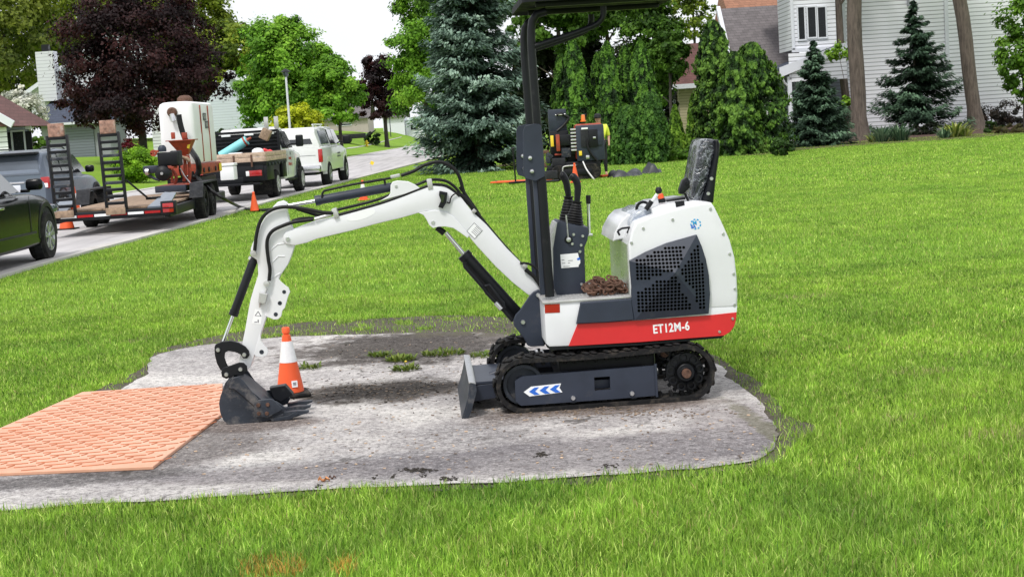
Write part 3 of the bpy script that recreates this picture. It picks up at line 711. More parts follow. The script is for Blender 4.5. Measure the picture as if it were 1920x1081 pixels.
# ---- control console
VC = .30; cs = MB()
plate(cs, [(1045,417),(1048,414.5),(1104.5,427),(1102,449),(1096,463.5),(1097.5,517),(1098.5,553),(1047,557),(1038,540),(1037,466)], VC, VC+.28, .006, 2); con = part(cs, 'console', M['dark'])
sl_ = MB().use(M['alu']); plate(sl_, [(1034,440),(1042,418),(1046,417),(1039,466),(1040,545),(1036,540),(1033,500)], VC+.006, VC+.27, .002); part(sl_, 'side_trim', None, con)
bo = MB()
for q in ((1075.5,439.5),(1092.5,442.5),(1073,457),(1089.5,459.5),(1087.5,471.5),(1090.5,532.5)): bolt(bo, q[0], q[1], VC, .009, .006)
part(bo, 'bolt', M['steel'], con)
cc_ = MB(); cc_.lathe([(0,-.004),(.022,-.004),(.024,0)], P(1066,449,VC), 'Y', 20); part(cc_, 'pivot_recess', M['black'], con)
lb = MB().use(M['label']); plate(lb, [(1050.5,477),(1083.5,474),(1086,484),(1088,487),(1088,493),(1085,497),(1085,500),(1052.5,502.5)], VC-.001, VC, 0)
lb.use(M['blue']); plate(lb, [(1081.5,484.5),(1087,482),(1088,486.5),(1083,488)], VC-.002, VC-.001)
lb.use(M['ink'])
for y, x0, x1 in ((487,1053,1058),(488,1065,1074),(493,1053.5,1060),(492.5,1065,1069),(499,1056,1068)): plate(lb, [(x0,y),(x1,y-.4),(x1,y+.5),(x0,y+.9)], VC-.002, VC-.001)
lbo = part(lb, 'name_plate', None, con, label='white printed label with blue mark')
text_part('WARNING', .0155, M['ink'], 'lettering', lbo, P(1054,480.6,VC-.0014), (1,0,.08), (-.08,0,1), ext=.0003, off=.0004) if False else None
text_part('SERIAL & PIN', .0165, M['ink'], 'lettering', lbo, P(1053.5,481.6,VC-.0014), (1,0,.07), (-.07,0,1), ext=.0003, off=.0003, sx=.8) if False else None
bt = MB()
def boot(px, py, px2, py2, v, r0, r1):
    a = P(px, py, v); c_ = P(px2, py2, v); d = c_-a; prof = []; K = 9
    for i in range(K):
        f = i/K; r = r0*(1-f)+r1*f; prof += [(r*1.0, f), (r*1.13, f+.35/K), (r*1.0, f+.7/K)]
    prof.append((r1*1.5, .96)); prof.append((r1*1.5, 1.0)); prof.append((0, 1.0))
    seg = 22; z = d.normalized(); x = z.cross(Vector((0, 1, 0))).normalized(); y = z.cross(x)
    rings = [[a + d*h + (x*math.cos(2*PI*k/seg) + y*math.sin(2*PI*k/seg))*r for k in range(seg)] for r, h in prof[:-1]]
    bt.loft(rings)
boot(1076, 420, 1082, 377, VC+.07, .052, .02); boot(1065, 415, 1066, 368, VC+.22, .052, .02)
part(bt, 'lever_boot', M['hose'], con)
for pts, v in (([(1082,377),(1083,362),(1083,348),(1080,338),(1074,331),(1070,328)], VC+.07), ([(1066,368),(1064,355),(1062,344),(1059,335),(1054,328),(1050.5,327)], VC+.22)):
    js = MB(); js.tube([P(x, y, v) for x, y in pts], [.017,.019,.02,.021,.022,.014], 14, smooth=5); part(js, 'joystick', M['black'], con)
cl = MB(); cl.use(M['chrome']).tube([P(1104.5,440,VC+.1), P(1103,382,VC+.1)], .0085, 12); cl.box(P(1106,440,VC+.1), (.03,.03,.014), .003); cl.use(M['hose']).tube([P(1103.3,382,VC+.1), P(1102.8,366,VC+.1)], [.0135,.0145], 14); part(cl, 'blade_lever', None, con)
c2_ = MB(); c2_.use(M['steel']); c2_.tube([P(1065.5,449,VC-.01), P(1061.5,403,VC-.012)], .0045, 8); c2_.lathe([(0,-.014),(.013,-.012),(.013,0)], P(1066,449,VC-.006), 'Y', 16); part(c2_, 'lock_lever', None, con)
# ---- king post and swing bracket
kp = MB(); KP = [(992.8,555),(1000.6,547),(1009.7,542.8),(1018.8,547),(1024,556),(1020,566),(1021,648.5),(995.4,649.5),(989,647),(982.5,634),(964,610.7),(963,600),(967,590),(974.7,582)]
plate(kp, KP, .36, .39, .004); plate(kp, KP, .53, .56, .004)
kp.prism([Vector((p.x, .39, p.z)) for p in PL([(985,600),(1019,580),(1020,647),(990,646)], .36)], [Vector((p.x, .53, p.z)) for p in PL([(985,600),(1019,580),(1020,647),(990,646)], .36)])
kpo = part(kp, 'swing_bracket', M['dark']); bo = MB()
for q in ((1009,553),(980.6,603.5)): bolt(bo, q[0], q[1], .36, .014, .012)
part(bo, 'pin', M['steel'], kpo)
# ---- boom
VB0, VB1 = .40, .52
BOOM = [(530,450),(531,441),(536,435),(550,430),(568,423),(585,417),(625,407.5),(660,398),(720,380),(760,366),(782,356),(810,347),(825,349),(840,353),(852,360),(866,372),(885,396),(912,421),(950,465),(987,502),(1016,538),(1020,545),(1018,556),(1008,561),(998,557),(990,552),(962,530),(930,500),(895,462),(870,432),(856,416),(840,403),(822,397),(800,396),(785,399),(750,409),(720,416),(700,421),(660,432),(594,447.5),(575,455),(552,460),(536,457)]
bmn = MB(); plate(bmn, BOOM, VB0, VB1, .006, 2); boom = part(bmn, 'boom', M['white'], label='white cranked boom')
sw = MB(); t_in = [(548,441),(600,424),(640,411),(700,394),(782,366),(812,358),(832,361),(850,372),(880,410),(940,472),(1000,535),(990,540),(930,485),(875,424),(846,396),(822,388),(795,389),(740,404),(640,430),(590,441),(560,449)]
gp_ = MB(); GUS = [(785,399),(795,397),(815,394),(838,398),(852,408),(866,424),(880,441),(877,446),(863,436),(850,427.5),(835,424.5),(822,425),(812,427.5),(805,422),(800,412),(794,403)]
for v in (VB0-.012, VB1): plate(gp_, GUS, v, v+.012, .002)
part(gp_, 'gusset', M['white'], boom)
er = MB(); EAR = [(712,377),(728,368),(732,362),(732.5,347),(736,341),(745,338.5),(765,340),(778,346),(788,353),(770,361)]
for v in (VB0+.0, VB1-.02): plate(er, EAR, v-.0015, v+.0185, .003)
part(er, 'cylinder_bracket', M['white'], boom)
bo = MB(); bolt(bo, 539.8, 448, VB0, .013, .009); bolt(bo, 812, 417, VB0-.012, .012, .006); bolt(bo, 743, 349.5, VB0, .009, .006); part(bo, 'pin', M['steel'], boom)
lp = MB(); lp.use(M['black']); plate(lp, [(824,358),(839,361),(837,380),(830,391),(822,388),(827,376),(823,366)], VB0-.04, VB0-.0, .004); lp.use(M['glass']); plate(lp, [(826,364),(834,366),(831,380),(827,379)], VB0-.044, VB0-.04); part(lp, 'work_lamp', None, boom, label='small black work lamp')
lt = MB().use(M['label']); LB = [(875,433),(889,417),(905,432),(890,448)]; plate(lt, LB, VB0-.0012, VB0); lt.use(M['ink'])
for k_ in range(5): 
    f = .2+k_*.15; a = (889*(1-f)+875*f+6, 417*(1-f)+433*f+4); c_ = (a[0]+10, a[1]+9.4); plate(lt, [a, (a[0]+.6, a[1]-.6), (c_[0]+.6, c_[1]-.6), c_], VB0-.002, VB0-.0012)
for i in range(4):
    a, c_ = Vector((*LB[i], 0)), Vector((*LB[(i+1) % 4], 0)); nn = Vector((890, 432.5, 0)); a2 = a.lerp(nn, .07); c2b = c_.lerp(nn, .07); plate(lt, [a[:2], c_[:2], c2b[:2], a2[:2]], VB0-.0022, VB0-.0012)
part(lt, 'caution_label', None, boom, label='small square printed label on the boom')
em_ = MB(); EL = [(677+27*math.cos(a)+0, 403+8.5*math.sin(a)-.27*27*math.cos(a)*1.0) for a in [2*PI*k/24 for k in range(24)]]; plate(em_, EL, VB0-.001, VB0); part(em_, 'blank_emblem', M['label'], boom)
# ---- dipper arm
VS0, VS1 = .415, .505
STK = [(507,394),(513,386),(520,379),(530,376.5),(538,381),(538,398),(543,417),(549,430),(552,448),(552,462),(546,480),(540,495),(525,517),(508,560),(500,592),(488,628),(479,660),(470,687),(460,697),(450,699),(447,686),(450,664),(454,644.6),(460,615),(466,580),(470,560),(476,540),(484,515),(483,495),(481,487),(471,480),(470,466),(474,455),(480,442),(485,428),(495,410)]
sk_ = MB(); plate(sk_, STK, VS0, VS1, .005, 2); arm = part(sk_, 'dipper_arm', M['white'], label='white dipper arm')
tb = MB(); TB = [(520,520),(526,527),(534,534),(541,539),(544,547),(540,556),(537,567),(534,577),(529.5,582),(527.5,592),(522,598),(514,599),(505,595.5),(496,592)]
TB2 = [(490,615),(488.4,628),(489,637),(495,647),(501,652.5),(503,660),(499,667),(490,669),(480,668),(476,664)]
for Q in (TB, TB2):
    for v in (VS0-.002, VS1-.010): plate(tb, Q, v, v+.012, .002)
part(tb, 'thumb_bracket', M['white'], arm)
bo = MB()
for x, y, r in ((532.7,547,.011),(524.7,568,.012),(517,589,.012),(490.5,659.5,.013)):
    p = P(x, y, VS0-.0035); bo.lathe([(0,0),(r,0),(r,.001)], p, 'Y', 14)
part(bo, 'bracket_hole', M['bucket'], arm)
rb = MB()
for a_, b_ in (((506,470),(520,458)),((520,458),(533,456)),((507,495),(522,480)),((522,480),(534,480)),((510,522),(520,515)),((520,515),(526,512)),((566,438),(582,424))): rb.tube([P(*a_, VS0), P(*b_, VS0)], .004, 8)
part(rb, 'stiffener', M['white'], arm)
lt = MB().use(M['label']); plate(lt, [(478,579),(493,581),(489,607.5),(472,605.5)], VS0-.001, VS0); lt.use(M['ink'])
plate(lt, [(484,582.5),(490.5,593),(477.5,591.5)], VS0-.0018, VS0-.001); lt.use(M['label']); plate(lt, [(484,585),(488.2,592),(479.6,590.9)], VS0-.0024, VS0-.0018); lt.use(M['ink'])
plate(lt, [(477,603),(482,602.5),(482,604),(477,604.4)], VS0-.0018, VS0-.001); plate(lt, [(483,599),(485,599),(485,604.5),(483,604.3)], VS0-.0018, VS0-.001)
part(lt, 'caution_label', None, arm, label='small warning triangle label on the arm')
vb = MB().use(M['alu']); plate(vb, [(486,548),(502,551),(498,568),(494,569.5),(484,567)], VS0-.035, VS0, .003); vb.cyl(P(488,569,VS0-.018), P(487,576,VS0-.018), .009, .004, seg=12); vb.cyl(P(500,540,VS0-.018), P(497,550,VS0-.018), .007, seg=10); part(vb, 'valve_block', None, arm)
# ---- cylinders
def cylinder(name, a, b_, c_, r, rr, v, m=M['dark'], lab=None):
    q = MB().use(m); A_, B_, C_ = P(*a, v), P(*b_, v), P(*c_, v); d = (B_-A_).normalized()
    q.tube([A_, A_+d*.012, B_-d*.03, B_-d*.03, B_], [r*.8, r, r, r*1.12, r*1.1], 24); q.use(M['chrome']).cyl(B_-d*.01, C_, rr, seg=16)
    return part(q, name, None, label=lab)
vc = (VS0+VS1)/2
sc_ = cylinder('arm_cylinder', (737,350), (591,376.5), (541,385.5), .026, .0105, vc, lab='arm cylinder lying along the top of the boom')
q = MB(); q.tube([P(604,371,vc-.02), P(604.5,362,vc-.02), P(608,357.5,vc-.02), P(660,346,vc-.02), P(716,336,vc-.02), P(721,337,vc-.02), P(722,345,vc-.02)], .0068, 8); part(q, 'pipe', M['hose'], sc_)
cylinder('bucket_cylinder', (477.5,482), (437,591), (418.5,641), .0245, .0095, vc, M['black'], 'black bucket cylinder behind the dipper arm')
q = MB(); q.use(M['alu']); q.lathe([(0,-.022),(.017,-.02),(.017,.02),(0,.022)], P(475,474,VS0-.012), 'Y', 16); q.lathe([(0,-.022),(.017,-.02),(.017,.02),(0,.022)], P(500,531,VS0-.012), 'Y', 16); q.cyl(P(472,482,vc), P(470,487,vc), .016, seg=12); part(q, 'hose_fitting')
bcy = cylinder('boom_cylinder', (972,590), (869,476), (836,436), .036, .0125, vc, M['black'], 'black boom lift cylinder')
q = MB(); q.use(M['black']).cyl(P(833,437,vc), P(819,426,vc), .018, seg=14); q.tube([P(871,492,VS0-.01), P(872,499,VS0-.01), P(908,540,VS0-.01), P(913,548,VS0-.01), P(930,566,VS0-.01), P(944,580,VS0-.01), P(962,601,VS0-.01)], .013, 8)
q.tube([P(909,536,VS0-.03), P(917,534,VS0-.03), P(931,552,VS0-.03), P(944,568,VS0-.03), P(946,577,VS0-.03)], .009, 8); q.use(M['steel']).cyl(P(929,567,VS0-.025), P(940,579,VS0-.025), .014, seg=10); part(q, 'oil_line', None, bcy)
# ---- bucket linkage and bucket
lkb = MB(); C1 = [(402,650),(404,645.5),(416,640),(433,638.5),(448,642.5),(460,650),(466.5,658),(467.5,666),(463.5,671.5),(456,671.5),(451,664),(440,659.5),(428,657.5),(421.5,661),(420.5,670),(424,681),(428,688),(421,698),(413,693),(406.5,681),(402.5,665)]
plate(lkb, C1, VS0-.03, VS0-.008, .003); plate(lkb, C1, VS1+.008, VS1+.03, .003)
L2 = [(414.5,697),(418,689),(427,686.5),(440,682),(449,679),(457,680),(463,686),(464,694),(460,700),(452,703),(441,703),(432,707),(424,710),(416,706)]
plate(lkb, L2, VS0-.045, VS0-.031, .003); plate(lkb, L2, VS1+.031, VS1+.045, .003)
lko = part(lkb, 'bucket_link', M['black']); bo = MB()
for x, y, v in ((409,655.5,-.03),(458,664.5,-.03),(451,691.8,-.045),(424.5,701.5,-.045)): bolt(bo, x, y, VS0+v, .013, .01)
part(bo, 'pin', M['steel'], lko)
bk = MB().use(M['bucket']); B0, B1 = .30, .62
SIDE = [(425,720),(428,712),(436,707),(447,706),(454,712),(480,750),(497,748),(518,752),(536,764),(530,775),(505,784),(490,787),(470,792),(448,797),(432,794),(421,786),(415.5,772),(413.5,756),(416.5,742),(422,730)]
A = PL(SIDE, B0)
for v in (B0, B1-.012): bk.prism([Vector((p.x, v, p.z)) for p in A], [Vector((p.x, v+.012, p.z)) for p in A], .002)
ARC = PL([(425,719),(421,731),(416.5,743),(414,756),(416,772),(421.5,785.5),(432,793.5),(448,796),(470,791),(505,783.5),(545,779)], B0)
rin = []
for i, p in enumerate(ARC):
    a = ARC[max(i-1, 0)]; c_ = ARC[min(i+1, len(ARC)-1)]; tt = (c_-a).normalized(); nn = Vector((tt.z, 0, -tt.x)) ; nn = -nn
    rin.append([(p.x, B0+.001, p.z), (p.x, B1-.001, p.z), (p.x+nn.x*-.01, B1-.001, p.z+nn.z*-.01), (p.x+nn.x*-.01, B0+.001, p.z+nn.z*-.01)])
bk.loft(rin)
A = PL([(428,722),(434,712),(447,712),(486,762),(480,768),(440,735)], B0); bk.prism([Vector((p.x, B0+.012, p.z)) for p in PL([(436,716),(444,712),(458,722),(505,762),(498,768),(455,735)], B0)], [Vector((p.x, B1-.012, p.z)) for p in PL([(436,716),(444,712),(458,722),(505,762),(498,768),(455,735)], B0)])
bko = part(bk, 'bucket', None, label='scuffed dark steel digging bucket')
rbk = MB(); plate(rbk, [(428,727),(436,708),(447,705.5),(455,712),(484,748),(478,762),(450,738),(440,730)], B0-.012, B0, .003); plate(rbk, [(428,727),(436,708),(447,705.5),(455,712),(484,748),(478,762),(450,738),(440,730)], B1, B1+.012, .003); part(rbk, 'bucket_ear', M['bucket'], bko)
cut = MB()
CP = [(476,756),(480,750.5),(507,747.5),(512,748.5),(529,765),(528,768.5),(503,782),(480,781),(477,775)]
plate(cut, CP, B0-.024, B0-.012, .002); A = PL(CP, B0); cut.prism([Vector((p.x, B1, p.z)) for p in A], [Vector((p.x, B1+.012, p.z)) for p in A], .002)
plate(cut, [(505,784),(540,779),(556,770),(560,776),(545,786),(510,790)], B0-.01, B0+.02, .002)
co = part(cut, 'side_cutter', M['bucket'], bko); bo = MB()
for x, y in ((484.5,759),(502,758),(485.5,774.5),(500.5,774.5)): bolt(bo, x, y, B0-.024, .012, .009)
part(bo, 'bolt', M['rust'], co)
for k_, v in enumerate((B0+.02, .46, B1-.02)):
    th = MB(); lipz = P(535,784,B0); a = Vector((lipz.x-.01, v, lipz.z+.012)); e = Vector((lipz.x+.135, v, lipz.z+.030+.004*k_))
    th.loft([[a+Vector((0,-.024,-.018)), a+Vector((0,.024,-.018)), a+Vector((0,.024,.022)), a+Vector((0,-.024,.022))], [a.lerp(e,.5)+Vector((0,-.024,-.016)), a.lerp(e,.5)+Vector((0,.024,-.016)), a.lerp(e,.5)+Vector((0,.024,.018)), a.lerp(e,.5)+Vector((0,-.024,.018))], [e+Vector((0,-.02,-.004)), e+Vector((0,.02,-.004)), e+Vector((0,.02,.004)), e+Vector((0,-.02,.004))]])
    part(th, 'bucket_tooth', M['bucket'], bko)
fa = MB(); A = PL([(505,727),(534,722),(549,739),(527,754),(513,748)], B1-.09); fa.prism(A, [Vector((p.x, B1-.01, p.z)) for p in A], .004); part(fa, 'wear_block', M['black'], bko)
# ---- hoses
def hose(pts, v, r=.009, m=M['hose'], par=None, name='hydraulic_hose', k=7):
    q = MB(); q.tube([P(x, y, v if not isinstance(v, (list, tuple)) else v[i]) for i, (x, y) in enumerate(pts)], r, 10, smooth=k); return part(q, name, m, par)
vh = VS0-.022
hose([(625,399),(605,398),(580,393),(555,389),(530,388),(510,393),(495,404),(486,420),(481,440),(479,455),(477.5,470)], vh, .0105)
hose([(622,402),(600,404),(575,397),(556,391)], vh+.03, .010)
hose([(588,411),(570,413.5),(548,417),(528,424),(512,432),(503,444),(500.5,460),(503,485),(506,505),(504.5,526)], vh, .0105)
hose([(588,409),(565,410),(548,414)], vh+.03, .010)
hose([(633,393),(700,376.5),(740,362),(782,346),(800,339),(815,336.5),(835,339),(850,348),(862,361)], VB0+.03, .0085)
hose([(633,403),(700,385),(740,372),(790,353),(812,346),(835,348),(850,357),(862,368)], VB0+.005, .0085)
hose([(752,329),(775,321),(795,310),(815,304),(832,305),(847,313),(858,325),(864,340),(868,355),(874,370)], VB0+.04, .0105)
hose([(688,342),(715,337),(735,333)], VB0+.04, .007)
hose([(860,362),(875,374),(888,392),(903,410),(930,443),(960,477),(985,503),(1003,520),(1012,532),(1020,540)], VB0+.02, .011)
hose([(864,372),(880,383),(890,398),(900,416),(925,446),(955,481),(975,501)], VB0+.07, .011)
hose([(862,350),(880,375),(895,397),(905,416)], VB0+.05, .010)
hose([(975,493),(990,494),(1003,501),(1015,515),(1021,529),(1021,542)], VB0-.01, .007)
hose([(985,505),(1000,517),(1012,533),(1018,545)], VB0-.012, .012)
hose([(838,379),(843,380),(847,368),(858,360)], VB0-.012, .004)
q = MB().use(M['alu']); q.box(P(629,399,VB0+.02), (.03,.07,.055), .004, Matrix.Rotation(-.28, 3, 'Y')); q.box(P(806,345,VB0+.03), (.03,.07,.06), .004, Matrix.Rotation(-.1, 3, 'Y')); q.box(P(741,330,VB0+.04), (.055,.022,.018), .003, Matrix.Rotation(-.15, 3, 'Y')); q.box(P(889,395.5,VB0+.0), (.022,.03,.02), .003, Matrix.Rotation(.8,3,'Y')); q.box(P(984,498,VB0+.0), (.028,.03,.022), .003, Matrix.Rotation(.6,3,'Y'))
q.cyl(P(590,411,vh), P(621,401.5,VB0), .0105, seg=10); q.cyl(P(590,409,vh+.03), P(621,398,VB0+.03), .0105, seg=10)
part(q, 'hose_clamp')
# ---- canopy and its posts
UL, UR = .14, .74
cp = MB()
for v, dx in ((UL, 0), (UR, 0)):
    pts = [(1031,556),(1027,505),(1014.5,326),(1003.5,183),(996.5,90),(996,58),(998,40),(1006,27),(1024,22)]
    A = PL(pts, UL); A = [Vector((p.x, v, p.z)) for p in A]
    base = MB(); base.tube(A[:3] and [A[0], A[2]], .031, 16); 
    pst = MB(); pst.tube([A[0], A[1], A[2]], .0265, 16); pst.tube([A[2], A[3], A[4], A[5], A[6], A[7], A[8]], .0225, 16); po = part(pst, 'canopy_post', M['black'])
    sp_ = MB(); Bq = [Vector((p.x, v+.012, p.z)) for p in PL([(1019,552),(1014,470),(1005,345),(1003.5,320)], UL)]
    sp_.beam(Bq[0], Bq[3], .03, .034, .004); part(sp_, 'post_channel', M['dark'], po)
    mp_ = MB(); MP = [(980,245),(984,236),(1000,232),(1010,233),(1014,236),(1021,330),(1004,339),(998,338),(984,334),(980.5,325)]
    A2 = [Vector((p.x, v-.032, p.z)) for p in PL(MP, UL)]; mp_.prism(A2, [Vector((p.x, v-.024, p.z)) for p in A2], .002); mpo = part(mp_, 'mounting_plate', M['dark'], po)
    bo = MB()
    for x, y in ((993,296),(996.5,321)):
        p = P(x, y, UL); bo.lathe([(0,-.012),(.010,-.01),(.013,-.004),(.013,.0)], (p.x, v-.034, p.z), 'Y', 12)
    part(bo, 'bolt', M['steel'], mpo)
    br = MB(); BR = [(1002,87),(1030,78),(1075,63),(1112,49),(1126,39),(1131,28),(1131,12)]
    A3 = [Vector((p.x, v, p.z)) for p in PL(BR, UL)]; br.tube(A3, .0165, 14, smooth=5); part(br, 'canopy_brace', M['black'])
cap = MB()
zu = P(990, 4, -.02).z; x0 = P(980, 16, -.02).x; x1 = P(1290, -4, -.02).x
xm = P(986,5,-.02).x
# shallow tray roof: skirt all round, slightly domed top
def rr(x0_, x1_, y0_, y1_, z, r=.06, k=5):
    o = []
    for cx, cy, a0 in ((x1_-r, y1_-r, 0), (x0_+r, y1_-r, PI/2), (x0_+r, y0_+r, PI), (x1_-r, y0_+r, 3*PI/2)):
        for i in range(k+1): a = a0+PI/2*i/k; o.append((cx+r*math.cos(a), cy+r*math.sin(a), z))
    return o
cap.loft([rr(x0+.03, x1-.06, .01, .97, zu+.02), rr(x0, x1-.02, -.03, 1.0, zu-.0), rr(x0+.006, x1, -.025, .995, zu+.045), rr(x0+.05, x1-.05, .02, .94, zu+.07)], caps=True)
part(cap, 'canopy', M['canopyblack'], label='black canopy roof')
rb = MB()
for v in (UL, UR):
    A = P(1012,26,UL); rb.beam((A.x-.02, v, zu-.005), (A.x+.75, v, zu-.005), .04, .03, .004)
part(rb, 'roof_rail', M['black'])
# ---- rusty chain lying on the floor plate
ch = empty('chain', (ex.matrix_basis @ Vector((P(1134,553,.2).x, .2, zt))), YAW, 'heap of rusty chain links lying on the excavator floor plate', 'chain'); b = MB()
r2_ = random.Random(4)
for i in range(75):
    hx = (r2_.random()-.5)*.205; hy = (r2_.random()-.5)*.2; lim = max(0, 1-(abs(hx)/.112)**4)*max(0, 1-(abs(hy)/.12)**4); hz = .012 + r2_.random()*.078*lim
    m3 = (Matrix.Rotation((r2_.random()-.5)*1.6, 3, 'Z') @ Matrix.Rotation(r2_.random()*1.5, 3, 'X') @ Matrix.Rotation((r2_.random()-.5)*1.6, 3, 'Z'))
    pts = []
    for k_ in range(15):
        a = 2*PI*k_/14; x = .016*math.cos(a); y = .0125*math.sin(a); x += .008*(1 if math.cos(a) > 0 else -1)*min(1, abs(math.cos(a))*3)
        pts.append(m3 @ Vector((x, y, 0)) + Vector((hx, hy, hz)))
    b.tube(pts, .0056, 7, caps=False)
b.build('links', M['rust'], ch)
# ---- traffic cone
def make_cone(name, loc, h, r0, r1, label, stripe=True, sticker=True, rz=0, base=True, par_m=None, group='orange traffic cones'):
    c_ = empty(name, loc, rz, label, 'traffic cone', group); b = MB(); t0 = .03
    b.lathe([(r0, t0), (r0*.985, t0+.02), (r1, h-.055), (r1*1.0, h-.05), (r1*.72, h-.047), (r1*.72, h-.038), (r1*.95, h-.034), (r1*.95, h-.006), (r1*.8, h), (r1*.55, h), (r1*.5, h-.05)], (0,0,0), 'Z', 40); b.build('cone_body', M['orange'], c_)
    if base:
        b = MB(); b.box((0,0,.014), (r0*2.75, r0*2.75, .026), .01); b.build('base', M['rubber'] if base != 'o' else M['orange'], c_)
    if stripe:
        b = MB(); f = lambda z: r0*.985 + (r1-r0*.985)*(z-t0-.02)/(h-.055-t0-.02) + .002
        z0, z1 = h*.50, h*.80; b.lathe([(f(z0)-.003, z0), (f(z0), z0), (f(z1), z1), (f(z1)-.003, z1)], (0,0,0), 'Z', 40); b.build('reflective_band', M['reflect'], c_)
    return c_
cp0 = onground(546, 746); cn = make_cone('traffic_cone', (cp0.x, cp0.y, .014), .43, .083, .026, 'orange traffic cone with white band standing beside the bucket', rz=.25)
st = MB().use(M['label']); f0 = .078; cx_, cz_ = 0.0, .085
st.box((0.02, -.0775, .085), (.036, .003, .04), 0, Matrix.Rotation(.15, 3, 'Z') @ Matrix.Rotation(-.15, 3, 'X')); st.use(M['ink']); 
for dz in (-.008, 0, .008): st.box((0.02, -.0795, .085+dz), (.02, .002, .004), 0, Matrix.Rotation(.15, 3, 'Z') @ Matrix.Rotation(-.15, 3, 'X'))
st.build('sticker', None, cn)
# ---- orange composite mat
MP_ = [onground(*p) for p in MATPX]; MP_ = [Vector((p.x, p.y, 0)) for p in MP_]
cen = sum(MP_, Vector())/len(MP_); mt = empty('ground_protection_mat', (cen.x, cen.y, .014), 0, 'flat orange ground mat with raised diamond tread at the edge of the slab', 'ground mat')
t = NT('faded_orange_plastic'); v = t.noise(2.2, 6, rough=.7); v2 = t.noise(25, 4, rough=.8); v3 = t.noise(6, 5, rough=.8)
c = t.ramp(v, [(.35, (.58, .29, .18)), (.6, (.68, .39, .27)), (.75, (.54, .25, .14))]); c = t.mix(t.ramp(v3, [(.66, 0), (.78, .8)]), c, (.50, .09, .04)); c = t.mix(t.ramp(v2, [(.5, 0), (.8, .35)]), c, (.66, .30, .16)); t.col(c); t.rough(.6); M['matorange'] = t.m
b = MB(); lo = [(p-cen) for p in MP_]; b.prism([Vector((p.x, p.y, .018)) for p in lo], [Vector((p.x, p.y, 0)) for p in lo], .003); b.build('panel', M['matorange'], mt, smooth=False)
b = MB(); e1 = (MP_[3]-MP_[2]); e1.z = 0; e1.normalize(); tdir = Vector((1, 0, 0)); dy = Vector((0, 1, 0))
poly = [(p.x, p.y) for p in lo]
for i in range(-30, 30):
    for j in range(-30, 40):
        x = i*.15 + (j % 2)*.075 + j*.012; y = j*.083 + i*.006
        ok = in_poly(np.array([x]), np.array([y]), [(q[0]*.965, q[1]*.965) for q in poly])[0]
        if not ok: continue
        alt = (i+j) % 2
        b.box((x, y, .0195), (.11, .010, .004), .002, Matrix.Rotation(.12 if alt else .12, 3, 'Z'), seg=1)
        b.box((x+.07, y+.04, .0195), (.009, .045, .004), .002, Matrix.Rotation(-.5, 3, 'Z'), seg=1)
M['matridge'] = mat('orange_plastic_ridge', (.45, .13, .045), .55, var=.15)
b.build('tread', M['matridge'], mt, smooth=False)
